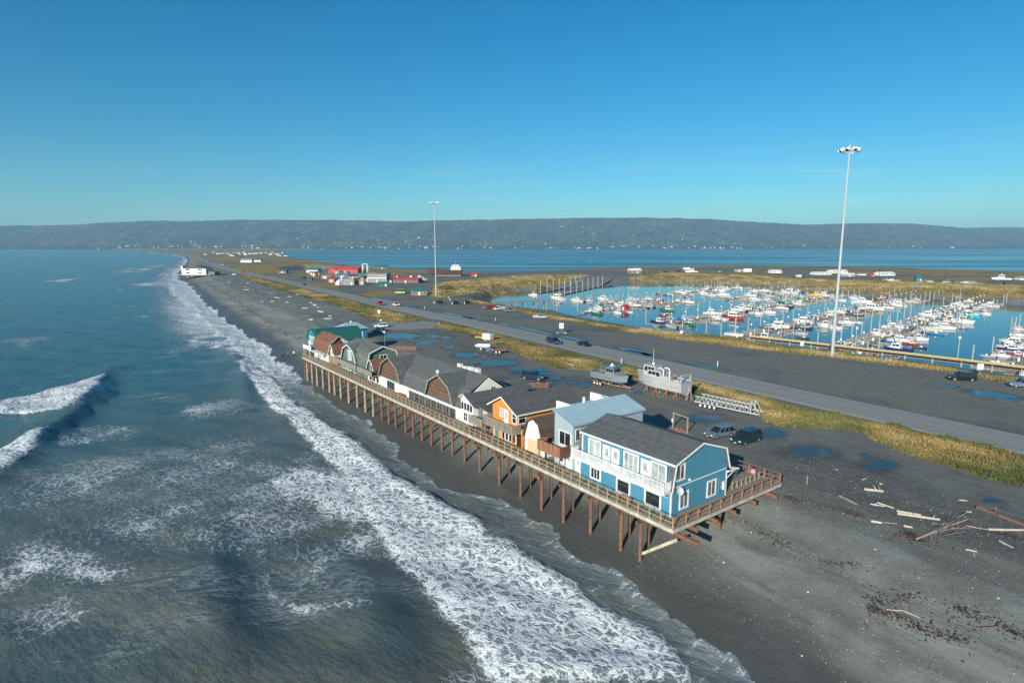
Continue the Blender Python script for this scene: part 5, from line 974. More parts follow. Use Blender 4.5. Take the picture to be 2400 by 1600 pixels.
        MB().tube((L*.0, 0, fb+4.6), (-L*.38, 0, fb+2.2), .045, .04, 6).build('boom', ALU, ms); bowrail(t, L, Bm, fb*1.25, .3)
        B('bulwark', hc, t, *[(L*.1, L*.3, s*Bm*.42-.03, s*Bm*.42+.03, fb, fb+.35) for s in (-1, 1)])
    return t
KIND_TXT = dict(cabin='outboard cabin boat', fly='flybridge cabin cruiser', skiff='open outboard skiff', sail='tall-masted sailboat', fish='fishing boat')
COL_TXT = dict(white='white', cream='cream', grey='bare grey', green='dark green', blue='blue', red='red-hulled', orange='orange', dark='black-hulled', navy='navy-hulled', cyan='bright turquoise', yellow='yellow', brown='brown')
ROWS = [(14, .13, 150, 300, 'outermost float'), (55, .13, 134, 400, 'gangway float'), (91, .13, 134, 425, 'neighbouring float'), (131, .14, 150, 430, 'middle float'), (184, .10, 160, 262, 'pier float'), (168, .13, 276, 380, 'inner float'), (214, .16, 276, 392, 'ramp-side float'), (208, .06, 195, 252, 'short float')]
ORD = ['first', 'second', 'third', 'fourth', 'fifth', 'sixth', 'seventh', 'eighth', 'ninth', 'tenth', 'eleventh', 'twelfth', '13th', '14th', '15th', '16th', '17th', '18th', '19th', '20th', '21st', '22nd', '23rd', '24th', '25th', '26th', '27th', '28th', '29th', '30th', '31st', '32nd', '33rd', '34th']+['%dth' % i if i % 10 not in (1, 2, 3) else '%d%s' % (i, ('st', 'nd', 'rd')[i % 10-1]) for i in range(35, 120)]
def row_of(x, y):
    best = min(range(len(ROWS)), key=lambda i: abs(y-(ROWS[i][0]+ROWS[i][1]*(x-170)))+(0 if ROWS[i][2]-8 <= x <= ROWS[i][3]+25 else 60)); return best
rowcount = {}
# fill empty berths with smaller boats
rnd = random.Random(5); slots = list(BOATS)
for (s0, sl_, xa, xb, rn_) in ROWS:
    x = xa+4
    while x < xb-3:
        for sd_ in (-1, 1):
            L = rnd.choice((5.2, 5.8, 6.5, 7.2, 8.5, 9.5)); y = s0+sl_*(x-170)+sd_*(1.6+L/2)
            if rnd.random() < .30 and float(poly_sd(np.array([x]), np.array([y]), BAS)[0]) < -5 and all(not (abs(x-b[0]) < (L+b[2])*.16+.7 and abs(y-b[1]) < (L+b[2])/2+.3) for b in slots) and all(abs(y-(r_[0]+r_[1]*(x-170))) > L/2+1.2 or not (r_[2] < x < r_[3]) for r_ in ROWS):
                kd = 'skiff' if L < 5.6 else rnd.choice(('cabin', 'cabin', 'cabin', 'fly' if L > 8 else 'cabin', 'sail' if L > 8 else 'skiff', 'fish' if L > 8 else 'cabin')); ok = [k for k in (('cabin', 'white'), ('cabin', 'grey'), ('cabin', 'cream'), ('cabin', 'dark'), ('cabin', 'blue'), ('cabin', 'navy'), ('cabin', 'green'), ('cabin', 'brown'), ('skiff', 'grey'), ('skiff', 'white'), ('skiff', 'dark'), ('skiff', 'red'), ('skiff', 'blue'), ('fly', 'white'), ('sail', 'white'), ('sail', 'cream'), ('fish', 'grey'), ('fish', 'white'), ('fish', 'green')) if k[0] == kd]
                slots.append((x, y, L, kd, rnd.choice(ok)[1], rnd.choice((-1, 1))))
        x += rnd.uniform(2.9, 3.8)
BOATS = slots
protos = {}
for (x, y, L, kd, cl_, bow) in sorted(BOATS, key=lambda b: b[0]):
    nat = dict(cabin=7.5, fly=11, skiff=5.5, sail=10, fish=11.5)[kd]; key = (kd, cl_)
    if key not in protos: t = protos[key] = make_boat(kd, cl_, nat)
    else: t = copy_tree(protos[key])
    sc_ = L/nat if kd != 'sail' else max(.75, min(1.25, L/nat)); sc_ = max(.65, sc_*.92)
    t.scale = (sc_, max(.7, min(1.1, sc_)), max(.7, min(1.1, sc_))); t.location = (x, y, 0.0); t.rotation_euler = (0, 0, R(-90*bow+random.uniform(-4, 4)))
    ri = row_of(x, y); k_ = rowcount[ri] = rowcount.get(ri, 0)+1
    tag(t, f'{COL_TXT[cl_]} {KIND_TXT[kd]}, {ORD[k_-1]} along the {ROWS[ri][4]}', 'boat', 'boats moored in the harbour')
# ---------------------------------------------------------------- floats, pilings, harbour lamps
FLOATW = pm('float_boards', (.30, .265, .215), .9, .2, 1.0, stripe=('X', .2, .2)); GALV = pm('grey_piling', (.33, .34, .33), .7, .2, 1.0)
bump_pt = []
pile_me = MB().tube((0, 0, -2), (0, 0, 6.2), .2, .2, 8).mesh('piling', GALV)
lampm = pm('lamp_white', (.85, .85, .82), .4, .05)
lp_post = MB().tube((0, 0, .3), (0, 0, 4.2), .06, .05, 6).mesh('post', GALV); lp_head = MB().ball((0, 0, 4.4), .32, 8, 6).mesh('globe', lampm, smooth=True); lp_ped = MB().box(-.25, .25, -.2, .2, .3, 1.3).mesh('power_pedestal', lampm)
boatpts = [(b[0], b[1], b[2]) for b in BOATS]
for ri, (s0, sl_, xa, xb, rn_) in enumerate(ROWS):
    fy = lambda x: s0+sl_*(x-170)
    t = thing('float_dock', f'timber main walkway with finger floats: the {rn_} of the harbour', 'dock', (xa, fy(xa), 0), math.atan(sl_), 'main floats of the harbour')
    L = (xb-xa)*math.hypot(1, sl_); B('walkway', FLOATW, t, (0, L, -.95, .95, -.15, .42)); B('fender_board', OLDW, t, (0, L, -1.03, -.953, .1, .40), (0, L, .953, 1.03, .1, .40))
    ca, sa = math.cos(math.atan(sl_)), math.sin(math.atan(sl_))
    k = 0; x = xa+6
    while x < xb-4:
        for sd_ in (-1, 1):
            FLn = 8.5 if x < 240 else 10.5
            clash = False
            for bx_, by_, bl_ in boatpts:
                if abs(bx_-x) < bl_*.155+.8 and min(by_+bl_/2, max(fy(x), fy(x)+sd_*FLn))-max(by_-bl_/2, min(fy(x), fy(x)+sd_*FLn)) > .2: clash = True
            if clash: continue
            lx = (x-xa)*math.hypot(1, sl_)
            f = B('finger_float', FLOATW, t, (lx-.4, lx+.4, min(sd_*1.05, sd_*FLn), max(sd_*1.05, sd_*FLn), -.15, .38))
            if k % 2 == 0:
                pl_ = thing('harbour_piling', f'tall grey steel piling by a finger of the {rn_}', 'piling', (x-sa*sd_*(FLn+.3), fy(x)+ca*sd_*(FLn+.3), 0), 0, f'pilings of the {rn_}'); put('piling', pile_me, pl_); pl_.scale = (1, 1, random.uniform(.75, 1.1))
        if k % 2 == 1:
            q = thing('dock_lamp', f'small white globe lamp on a post along the {rn_}', 'lamp', (x+1.5, fy(x+1.5)+.7, .12), 0, f'globe lamps of the {rn_}'); put('post', lp_post, q); put('globe', lp_head, q); put('power_pedestal', lp_ped, q)
        k += 1; x += 5.6
# boat houses: small red float sheds
for i, (x, y) in enumerate(((185.0, 178.0),)):
    t = thing('float_shed', 'small red shed standing on a float by the near bank', 'shed', (x, y, .4)); rm = pm('shed_red', (.45, .03, .03), .6)
    B('wall', rm, t, (-1.4, 1.4, -1.6, 1.6, 0, 2.3)); MB().strip([(-1.7, 2.2), (0, 3.0), (1.7, 2.2)], .1, 'x', -1.6, 1.6).build('roof', rm, t); door(t, 'x', -1.4, -.4, .4, .05, 1.9, glassy=False); B('float', FLOATW, t, (-2, 2, -2.4, 2.4, -.55, 0))
# yellow bulkhead rail along the near bank
t = thing('bulkhead', 'long bulkhead with yellow bull rails along the near harbour bank', 'bulkhead'); YEL = pm('yellow_paint', (.50, .42, .16), .6, .2, 2); 
YR = [(YRAIL[0][0], YRAIL[0][1])]+[(YRAIL[1][0], YRAIL[1][1]), (YRAIL[2][0], YRAIL[2][1]), (131, -40)]
for (a, b) in zip(YR[:-1], YR[1:]):
    p0 = Vector((*a, 0)); p1 = Vector((*b, 0)); n_ = (p1-p0).normalized().cross(Vector((0, 0, 1)))
    for off, mt, z, w_, h2 in ((0, YEL, 6.0, .22, .2), (1.1, YEL, 6.0, .22, .2), (.55, OLDW, 5.75, 1.6, .18), (1.5, RAILR, 5.2, .2, .8)):
        MB().beam(p0+n_*off*-1+Vector((0, 0, z)), p1+n_*off*-1+Vector((0, 0, z)), w_, h2).build('bull_rail' if mt is YEL else ('walk' if mt is OLDW else 'fender'), mt, t)
    Lr = (p1-p0).length
    for k in range(int(Lr/6)+1):
        q = p0.lerp(p1, min(1, k*6/Lr))-n_*.9; MB().tube((q.x, q.y, 1), (q.x, q.y, 5.75), .2, .2, 8).build('pile', GALV, t)
for k, (x, y) in enumerate(((126.6, 40.0), (128.6, 17.0), (124, 60))):
    q = thing('quay_lamp', 'tall white globe lamp post beside the yellow bulkhead', 'lamp', (x+1.2, y, 5.7), 0, 'globe lamp posts on the bulkhead'); MB().tube((0, 0, 0), (0, 0, 5.2), .12, .1, 8).build('post', GALV, q); MB().ball((0, 0, 5.4), .35, 8, 6).build('globe', lampm, q, smooth=True)
# near gangway down to the floats
t = thing('gangway', 'sloping grey truss gangway from the near bulkhead to the floats', 'gangway')
for sy in (-.7, .7):
    MB().beam((129.5, 50.5+sy, 6.3), (147, 52.5+sy, 1.9), .12, .12).build('top_chord', STEEL, t); MB().beam((129.5, 50.5+sy, 5.6), (147, 52.5+sy, 1.0), .12, .12).build('bottom_chord', STEEL, t)
MB().beam((129.5, 50.5, 5.6), (147, 52.5, 1.0), 1.4, .08).build('walkway', OLDW, t)
# far gangway
t = thing('gangway', 'white-railed gangway climbing from the floats to the far bank trestle', 'gangway')
ga_, gb_ = Vector((389, 121, 1.0)), Vector((428, 133, 6.0)); sd2 = Vector((-.3, .95, 0))*.9
for s in (-1, 1):
    for dz in (0, 1.2): MB().beam(ga_+sd2*s+Vector((0, 0, dz)), gb_+sd2*s+Vector((0, 0, dz)), .2, .25).build('truss_chord', WHITE, t)
    for k in range(9):
        a = ga_.lerp(gb_, k/9)+sd2*s; b = ga_.lerp(gb_, (k+1)/9)+sd2*s+Vector((0, 0, 1.2)); MB().beam(a, b, .1).build('truss_web', WHITE, t)
MB().beam(ga_, gb_, 1.8, .1).build('walkway', OLDW, t)
t = thing('trestle', 'dark timber trestle at the head of the far gangway', 'trestle')
MB().beam((428, 133, 5.9), (452, 140, 5.9), 5, .35).build('deck', OLDW, t)
for k in range(4):
    c_ = Vector((429, 133.3, 0)).lerp(Vector((446, 138.5, 0)), k/3)
    for s in (-2, 2): MB().tube((c_.x-.28*s, c_.y+.96*s, 0), (c_.x-.28*s, c_.y+.96*s, 5.75), .22, .22, 8).build('pile', BLACKP, t)
# launch ramp with two boarding floats and their pilings
ru = np.linspace(0, 1, 30)[:, None]; rv_ = np.linspace(0, 1, 10)[None, :]
RX = 250+96*ru+16*rv_; RY = 306+76*ru-30*rv_; ro = put('launch_ramp', grid_mesh('launch_ramp', RX, RY, height(RX, RY)+.06, pm('ramp_concrete', (.16, .16, .145), .9, .4, .25, bump=.3))); tag(ro, kind='structure')
for (a, b, c_) in (((220.2, 293.0), (294.9, 335.5), (352.5, 378.2)), ((225.2, 273.3), (300.3, 314.6), (358, 352.5))):
    t = thing('boarding_float', 'dark boarding float running up the launch ramp', 'dock', (0, 0, 0), 0, 'boarding floats at the launch ramp')
    MB().beam((*a, .3), (*b, .3), 1.8, .45).build('float', BLACKP, t); MB().beam((*b, .4), (*c_, gz(*c_)+.3), 1.8, .3).build('ramp_section', OLDW, t); MB().beam((*a, .56), (*b, .56), 1.9, .06).build('walk_boards', FLOATW, t)
    for k in range(8):
        q = Vector((*a, 0)).lerp(Vector((*b, 0)), k/6.5); r = thing('harbour_piling', 'tall grey steel piling beside a launch ramp float', 'piling', (q.x+1.6, q.y-1.0, 0), 0, 'pilings along the launch ramp floats'); MB().tube((0, 0, -2), (0, 0, 9.0), .28, .28, 8).build('piling', GALV, r)
# small pier from the near bank at the basin's left end
t = thing('timber_pier', 'timber approach pier with railing at the harbour end near the parked pickups', 'pier')
p0 = Vector((122, 205.5, 5.5)); p1 = Vector((156, 199, 5.5)); p2 = Vector((176, 190, .7))
MB().beam(p0, p1, 3.2, .3).build('deck', OLDW, t); MB().beam(p1, p2, 1.6, .15).build('gangway', OLDW, t)
for s in (-1.5, 1.5):
    o_ = Vector((.19*s, .98*s, 0)); MB().beam(p0+o_+Vector((0, 0, 1.05)), p1+o_+Vector((0, 0, 1.05)), .1).build('rail', OLDW, t)
    for k in range(12): q = p0.lerp(p1, k/11)+o_; MB().box(q.x-.06, q.x+.06, q.y-.06, q.y+.06, q.z, q.z+1.05).build('rail_post', OLDW, t)
    for k in range(5): q = p0.lerp(p1, .3+.7*k/4)+o_; MB().tube((q.x, q.y, -1), (q.x, q.y, 5.35), .24, .24, 8).build('pile', PALEP, t)
    MB().beam(p1+o_*.5+Vector((0, 0, 1)), p2+o_*.5+Vector((0, 0, 1)), .08).build('rail', STEEL, t)
# ---------------------------------------------------------------- masts with floodlights
def high_mast(x, y, label):
    t = thing('high_mast_light', label, 'light mast', (x, y, gz(x, y)))
    t.scale = (1, 1, 1.03); mm = pm('mast_galvanised', (.40, .42, .43), .5, .08, .5)
    MB().box(-.9, .9, -.9, .9, -.3, .5).build('footing', CONC, t); MB().tube((0, 0, .4), (0, 0, 49.5), .42, .15, 12).build('pole', mm, t); MB().box(-.15, .15, -.48, -.36, 1.0, 2.0).build('access_panel', STEEL, t)
    ring = MB()
    for i in range(16):
        a0, a1 = 2*math.pi*i/16, 2*math.pi*(i+1)/16; ring.beam((1.3*math.cos(a0), 1.3*math.sin(a0), 49.6), (1.3*math.cos(a1), 1.3*math.sin(a1), 49.6), .12)
    for i in range(4): a0 = math.pi*i/2+.4; ring.beam((0, 0, 49.6), (1.3*math.cos(a0), 1.3*math.sin(a0), 49.6), .1)
    ring.build('ring', mm, t); MB().tube((0, 0, 49.4), (0, 0, 50.9), .28, .1, 10).build('head', mm, t)
    for i in range(8):
        a = 2*math.pi*i/8+.2; c_ = Vector((math.cos(a), math.sin(a), 0)); m = MB()
        m.tube(c_*1.5+Vector((0, 0, 49.9)), c_*2.35+Vector((0, 0, 49.2)), .22, .46, 10).tube(c_*1.3+Vector((0, 0, 49.6)), c_*1.5+Vector((0, 0, 49.9)), .1, .2, 8); l_ = m.build('floodlight', lampm, t)
        MB().tube(c_*2.352+Vector((0, 0, 49.199)), c_*2.362+Vector((0, 0, 49.19)), .40, .40, 10).build('lens', GLASS, l_)
high_mast(111.4, 38.4, 'tall floodlight mast on the verge beside the harbour bulkhead'); high_mast(119.9, 259.2, 'tall floodlight mast beyond the end of the harbour by the bushes')
# ---------------------------------------------------------------- cars
CARC = dict(slate=(.12, .17, .21), teal=(.010, .035, .040), navy=(.015, .03, .075), black=(.012, .013, .015), red=(.38, .018, .02), cream=(.62, .57, .44), white=(.78, .78, .77), silver=(.42, .44, .45), lime=(.36, .50, .14))
TYRE = pm('tyre_rubber', (.018, .018, .018), .9, .2, 4); LAMP = pm('headlamp_glass', (.7, .72, .72), .1, .05); RLAMP = pm('tail_lamp', (.35, .01, .01), .2, .1); CGLASS = glass('car_glass', (.012, .02, .024), .04)
def make_car(kind, colr):
    t = thing({'suv': 'parked_suv', 'wagon': 'parked_wagon', 'sedan': 'parked_sedan', 'pickup': 'pickup_truck', 'van': 'camper_van'}[kind], '', 'car')
    pt = pm('car_'+colr, CARC[colr], .22, .05, 1.0, spec=.6)
    L, W, H_ = dict(suv=(5.1, 1.98, 1.85), wagon=(4.75, 1.84, 1.60), sedan=(4.7, 1.80, 1.45), pickup=(5.7, 1.98, 1.85), van=(6.2, 2.1, 2.6))[kind]
    hb = H_*.55 if kind != 'van' else 1.15                 # belt line
    f = L/2
    low = [(-f, .42), (-f+.05, hb-.05), (f-1.25, hb), (f-.25, hb-.14), (f, hb-.36), (f, .40), (f-.4, .26), (-f+.4, .28)]
    if kind == 'pickup': low = [(-f, .5), (-f, hb), (f-1.4, hb), (f-.2, hb-.1), (f, hb-.35), (f, .45), (f-.4, .32), (-f+.4, .36)]
    MB().ext(low, 'y', -W/2, W/2).build('body', pt, t, bevel=.07)
    x0, x1, rk, rr = dict(suv=(-f+.12, f-1.35, .75, .25), wagon=(-f+.15, f-1.2, .95, .45), sedan=(-f+.75, f-1.2, .9, .7), pickup=(-.55, f-1.5, .7, .15), van=(-f+.06, f-.7, .6, .1))[kind]
    wb, wt = W-.10, W-.42
    def frustum(z0, z1, g, dx=0):
        a = (z0-hb)/(H_-hb); b = (z1-hb)/(H_-hb)
        def ring(k): w_ = (wb+(wt-wb)*k)/2+g; return [(x0+rr*k-g+dx, -w_, hb+(H_-hb)*k), (x1-rk*k+g, -w_, hb+(H_-hb)*k), (x1-rk*k+g, w_, hb+(H_-hb)*k), (x0+rr*k-g+dx, w_, hb+(H_-hb)*k)]
        return MB().add(ring(a)+ring(b), [(3, 2, 1, 0), (4, 5, 6, 7), (0, 1, 5, 4), (1, 2, 6, 5), (2, 3, 7, 6), (3, 0, 4, 7)])
    frustum(hb-.04, H_-.06, 0).build('glasshouse', CGLASS, t)
    frustum(H_-.09, H_, .025).build('roof', pt, t, bevel=.03)
    m = MB()                                                # pillars
    for k, u in enumerate((0, .36, .68, 1.0)):
        for s in (-1, 1):
            def q(z): kk = (z-hb)/(H_-hb); return (x0+rr*kk+(x1-rk*kk-x0-rr*kk)*u, s*((wb+(wt-wb)*kk)/2+.008), z)
            m.beam(q(hb-.03), q(H_-.05), .10, .03)
    m.build('pillars', pt, t)
    if kind == 'pickup': B('truck_bed', BLACKP, t, (-f+.08, -.65, -W/2+.12, W/2-.12, hb-.02, hb+.012)); B('bed_wall', pt, t, (-f+.02, -.6, -W/2+.02, -W/2+.11, hb, hb+.16), (-f+.02, -.6, W/2-.11, W/2-.02, hb, hb+.16), (-f, -f+.09, -W/2+.1, W/2-.1, hb, hb+.16))
    tm = MB().tube((0, -.11, 0), (0, .11, 0), .35, .35, 16).mesh('tyre', TYRE); rm_ = MB().tube((0, -.118, 0), (0, .118, 0), .21, .21, 10).mesh('rim', STEEL)
    for x_ in (-f+.95, f-.98):
        for s in (-1, 1):
            w_ = put('wheel', tm, t, (x_, s*(W/2-.10), .35)); put('rim', rm_, w_)
    for s in (-1, 1):
        B('headlight', LAMP, t, (f-.06, f+.012, s*(W/2-.30)-.17, s*(W/2-.30)+.17, hb-.34, hb-.20)); B('tail_light', RLAMP, t, (-f-.012, -f+.05, s*(W/2-.14)-.1, s*(W/2-.14)+.1, hb-.32, hb-.10)); B('mirror', pt, t, (x1-.35, x1-.15, s*(W/2+.10)-.09, s*(W/2+.10)+.09, hb+.02, hb+.18))
    B('grille', BLACKP, t, (f-.03, f+.008, -.45, .45, hb-.36, hb-.20)); B('bumper', BLACKP if colr != 'cream' else STEEL, t, (f-.05, f+.05, -W/2+.1, W/2-.1, .38, .52)); B('bumper', BLACKP, t, (-f-.05, -f+.05, -W/2+.1, W/2-.1, .40, .54)); B('licence_plate', WHITE, t, (f+.052, f+.06, -.2, .2, .40, .50))
    return t
CL = {0: 'grey-blue station wagon parked behind the blue house', 1: 'dark teal full-size SUV parked beside the grey-blue wagon', 2: 'navy SUV parked behind the long hall', 3: 'navy SUV driving on the road past the verge', 4: 'black sedan driving on the road ahead of the navy SUV', 5: 'red pickup truck driving on the road', 6: 'cream pickup truck driving on the road behind the red pickup', 7: 'white station wagon parked on the lot by the road junction', 8: 'dark teal station wagon parked beside the lamp post', 9: 'red pickup truck parked by the harbour pier', 10: 'white pickup truck parked between the red and the grey pickups', 11: 'slate grey pickup truck parked by the harbour bank', 12: 'silver pickup truck parked alone on the harbour lot', 13: 'black SUV parked on the harbour lot near the mast', 14: 'slate SUV parked at the edge of the harbour lot', 15: 'lime and white camper van parked by the green-roofed shelter', 16: 'white sedan on the far stretch of road', 17: 'small red sedan on the far stretch of road', 18: 'white pickup truck parked by the far beach grass', 19: 'slate sedan parked beside the far road', 20: 'navy SUV parked on the lot before the lagoon', 21: 'slate SUV parked on the lot before the lagoon', 22: 'black sedan on the farthest bend of road', 23: 'silver sedan on the farthest lot'}
cprot = {}
for i, (kd, c_, x, y, a) in enumerate(CARS):
    if i in (3, 4, 5, 6):                       # on the road: follow its direction
        x = x if i != 4 else 71.5
    if i == 9: x, y = 107.2, 187.5
    if i == 10: x, y = 107.6, 180.8
    if i == 11: x, y = 107.2, 172.5
    key = (kd, c_)
    if key in cprot: t = copy_tree(cprot[key])
    else: t = cprot[key] = make_car(kd, c_)
    zz = gz(x, y); on_road = i in (3, 4, 5, 6, 16, 17, 22)
    if on_road:
        j = int(np.argmin(np.hypot(cl[:, 0]-x, cl[:, 1]-y))); j = min(max(j, 1), len(cl)-2); d_ = cl[j+1]-cl[j-1]; n2 = np.array([d_[1], -d_[0]])/np.hypot(*d_)
        sdv = 1 if i in (4, 6, 16) else -1
        pos = cl[j]+n2*2.3*sdv+d_/np.hypot(*d_)*((np.array([x, y])-cl[j])@d_/np.hypot(*d_)); x, y = float(pos[0]), float(pos[1]); a = math.degrees(math.atan2(d_[1], d_[0]))+(180 if sdv < 0 else 0); zz = LOT+.074
    t.location = (x, y, zz); t.rotation_euler = (0, 0, R(a))
    if i < 24: tag(t, CL[i], 'car' if kd not in ('pickup', 'van') else kd)
    else: tag(t, f'{c_} {kd} parked on the far shore lot beyond the harbour', 'car', f'{c_} {kd}s parked beyond the harbour')
# ---------------------------------------------------------------- boats and trailers on the near lot
ALM = paint('alum', .4); GREYB = pm('boat_primer_grey', (.40, .41, .40), .55, .12, 1.2)
t = thing('workboat', 'big bare grey fishing workboat propped on red stands by the verge', 'boat', (45.6, 39.3, LOT), R(92))
put('hull', hull_mesh(11.6, 3.9, 1.9, .85, .16, .28, .92, mat=GREYB, nst=11), t, (0, 0, 1.25))
m = MB()
for k in range(6): m.box(-5.5+k*1.75, -5.5+(k+1)*1.75-.02, -1.98+.02*k, -1.93+.02*k, 2.2, 2.28).box(-5.5+k*1.75, -5.5+(k+1)*1.75-.02, 1.93-.02*k, 1.98-.02*k, 2.2, 2.28)
m.build('guard_strake', GREYB, t)
c = cabin(t, -.8, 2.6, 2.7, 2.9, 4.35, GREYB, .25, .1); cabin(t, .6, 3.6, 2.3, 3.1, 5.15, GREYB, .2, .1, name='wheelhouse')
B('deck_house', GREYB, t, (-2.6, -.8, -1.3, 1.3, 2.9, 3.7)); B('window', GLASS, t, (-.6, .1, 1.33, 1.36, 3.45, 3.95)); B('window', GLASS, t, (-.6, .1, -1.36, -1.33, 3.45, 3.95))
for x_, z_ in ((-.6, 5.0), (-2.0, 5.3)):
    MB().tube((x_-.6, .9, 3.0), (x_-.6, .9, z_-.3), .14, .14, 8).tube((x_-.6, .9, z_-.3), (x_-.1, .9, z_), .14, .14, 8).tube((x_-.1, .9, z_), (x_+.5, .9, z_-.08), .14, .16, 8).build('exhaust_pipe', pm('pipe_white', (.62, .62, .6), .4), t)
B('bulwark_rail', GREYB, t, (-5.7, -1.2, -1.9, -1.86, 3.2, 3.3), (-5.7, -1.2, 1.86, 1.9, 3.2, 3.3))
for k in range(5):
    for s in (-1.88, 1.88): B('stanchion', GREYB, t, (-5.6+k*1.05, -5.55+k*1.05, s-.02, s+.02, 2.8, 3.25))
B('stern_gantry', GREYB, t, (-5.7, -5.5, -1.5, -1.35, 2.9, 4.4), (-5.7, -5.5, 1.35, 1.5, 2.9, 4.4), (-5.72, -5.48, -1.5, 1.5, 4.4, 4.55)); B('hatch', GREYB, t, (-4.6, -3.4, -.8, .8, 2.9, 3.3)); B('winch', RUST, t, (-3.2, -2.8, -.4, .4, 2.95, 3.6))
MB().tube((2.0, 0, 5.2), (2.0, 0, 8.4), .04, .02, 6).build('antenna', WHITE, t); MB().ball((1.5, .5, 5.55), .3, 10, 6).tube((1.5, .5, 5.1), (1.5, .5, 5.4), .06).build('radar_dome', WHITE, t, smooth=True); bowrail(t, 11.6, 3.9, 3.7, .3)
for x_ in (-4.4, -2.2, 0.2, 2.4):
    for s in (-1, 1):
        MB().beam((x_-.4, s*1.5, .02), (x_, s*1.1, 1.0), .1).beam((x_+.4, s*1.5, .02), (x_, s*1.1, 1.0), .1).beam((x_, s*1.9, .02), (x_, s*1.1, 1.0), .1).box(x_-.2, x_+.2, s*1.1-.15, s*1.1+.15, .98, 1.06).build('boat_stand', pm('stand_red', (.42, .12, .07), .7), t)
for x_ in (-3.8, 0, 3.0): B('keel_block', OLDW, t, (x_-.2, x_+.2, -.5, .5, 0, .42))
t = thing('cabin_boat', 'dark grey aluminium cabin boat on its road trailer beside the big workboat', 'boat', (41.8, 48.8, LOT), R(-88))
put('hull', hull_mesh(9.0, 3.0, 1.25, .6, .16, .22, .9, mat=pm('dark_alu', (.20, .235, .25), .4, .12, 1), nst=11), t, (0, 0, 1.35))
cabin(t, -.6, 2.0, 2.4, 2.4, 4.0, pm('dark_alu', (.2, .2, .2)), .55, .0); B('roof_panel', pm('cabin_blue', (.05, .16, .24), .35), t, (-1.9, 1.7, -1.25, 1.25, 4.08, 4.18))
for s in (-1, 1): MB().tube((-1.8, s*1.15, 2.5), (-1.8, s*1.15, 4.1), .04, n=6).build('roof_post', SSTEEL, t)
B('rub_strake', STEEL, t, *[(-4.3, 1.2, s*1.51-.03, s*1.51+.03, z, z+.06) for s in (-1, 1) for z in (1.9, 2.2)])
MB().box(-.1, .5, -.5, .5, 4.18, 4.3).ball((.2, 0, 4.5), .28, 10, 6).build('radar', WHITE, t); bowrail(t, 9, 3.0, 2.9, .35)
for s in (-.5, .5): outboard(t, -4.5, s, 1.9, 1.2)
m = MB()
for s in (-.9, .9): m.beam((-4.2, s, .62), (2.0, s, .62), .12, .16).beam((2.0, s, .62), (5.2, 0, .6), .12, .16)
for x_ in (-4, -2, 0, 2): m.beam((x_, -.9, .62), (x_, .9, .62), .1, .12)
m.build('trailer_frame', pm('galv_red', (.35, .2, .15), .6), t)
tyre = MB().tube((0, -.11, 0), (0, .11, 0), .36, .36, 16).mesh('tyre', TYRE); rimm = MB().tube((0, -.118, 0), (0, .118, 0), .22, .22, 10).mesh('rim', lampm)
for x_ in (-3.3, -2.5, -1.7):
    for s in (-1.25, 1.25): w_ = put('wheel', tyre, t, (x_, s, .36)); put('rim', rimm, w_)
MB().tube((5.0, 0, 0), (5.0, 0, .8), .06).build('jockey_stand', STEEL, t)
t = thing('boat_trailer', 'long empty aluminium truss boat trailer beside the grassy verge', 'trailer', (45.2, 24.2, LOT), R(-80.5)); AL = pm('trailer_alu', (.52, .54, .54), .4, .1, 1.5, metal=.2)
for s in (-1.2, 1.2):
    MB().beam((-5.7, s, .75), (5.6, s, .55), .12, .2).build('main_rail', AL, t); MB().beam((-5.6, s, 1.75), (4.0, s, 1.45), .1, .12).build('top_rail', AL, t)
    for k in range(12):
        x_ = -5.5+k*.8; MB().beam((x_, s, .8), (x_+.4, s, 1.65), .07).beam((x_+.4, s, 1.65), (x_+.8, s, .8), .07).build('truss_web', AL, t)
    MB().beam((4.2, s*.7, .6), (4.2, s*.7, 2.5), .14).beam((4.2, s*.7, 2.5), (5.5, s*.5, .7), .1).build('winch_post', AL, t)
for k in range(9): MB().beam((-5.4+k*1.3, -1.2, .72), (-5.4+k*1.3, 1.2, .72), .1).build('cross_member', AL, t)
MB().beam((4.2, -.9, 2.5), (4.2, .9, 2.5), .12).build('winch_bar', AL, t)
for x_ in (-4.4, -3.55, -2.7, -1.85):
    for s in (-1.42, 1.42): w_ = put('wheel', tyre, t, (x_, s, .36)); put('rim', rimm, w_)
MB().beam((5.3, 0, 0), (5.3, 0, .6), .1).build('jockey_stand', AL, t)
t = thing('step_ladder', 'wooden step ladder standing behind the workboat stern', 'ladder', (45.0, 32.2, LOT), R(-75)); LW = pm('ladder_wood', (.55, .40, .28), .7)
for s in (-.28, .28): MB().beam((-.5, s*1.3, 0), (0, s*.7, 2.6), .05, .07).beam((.55, s*1.2, 0), (0, s*.7, 2.6), .04, .04).build('side_rail', LW, t)
for k in range(7): z_ = .3+k*.33; w_ = .36-.16*z_/2.6; MB().beam((-.5+.5*z_/2.6, -w_, z_), (-.5+.5*z_/2.6, w_, z_), .09, .03).build('step', LW, t)
t = thing('gate_frame', 'bare timber frame of two posts and a crossbar behind the blue house', 'frame', (29.05, 21.8, LOT), R(-101))
for x_ in (-1.6, 1.6): MB().box(x_-.07, x_+.07, -.07, .07, 0, 2.35).build('post', RAILW, t)
B('crossbar', RAILW, t, (-1.75, 1.75, -.05, .05, 2.35, 2.5)); B('notice_box', WHITE, t, (-1.75, -1.45, -.2, -.072, .9, 1.5)); m = MB()
for k in range(14): x_ = random.uniform(-1.5, 1.9); y_ = random.uniform(-.6, .5); m.box(x_-.15, x_+.15, y_-.1, y_+.1, 0, .18)
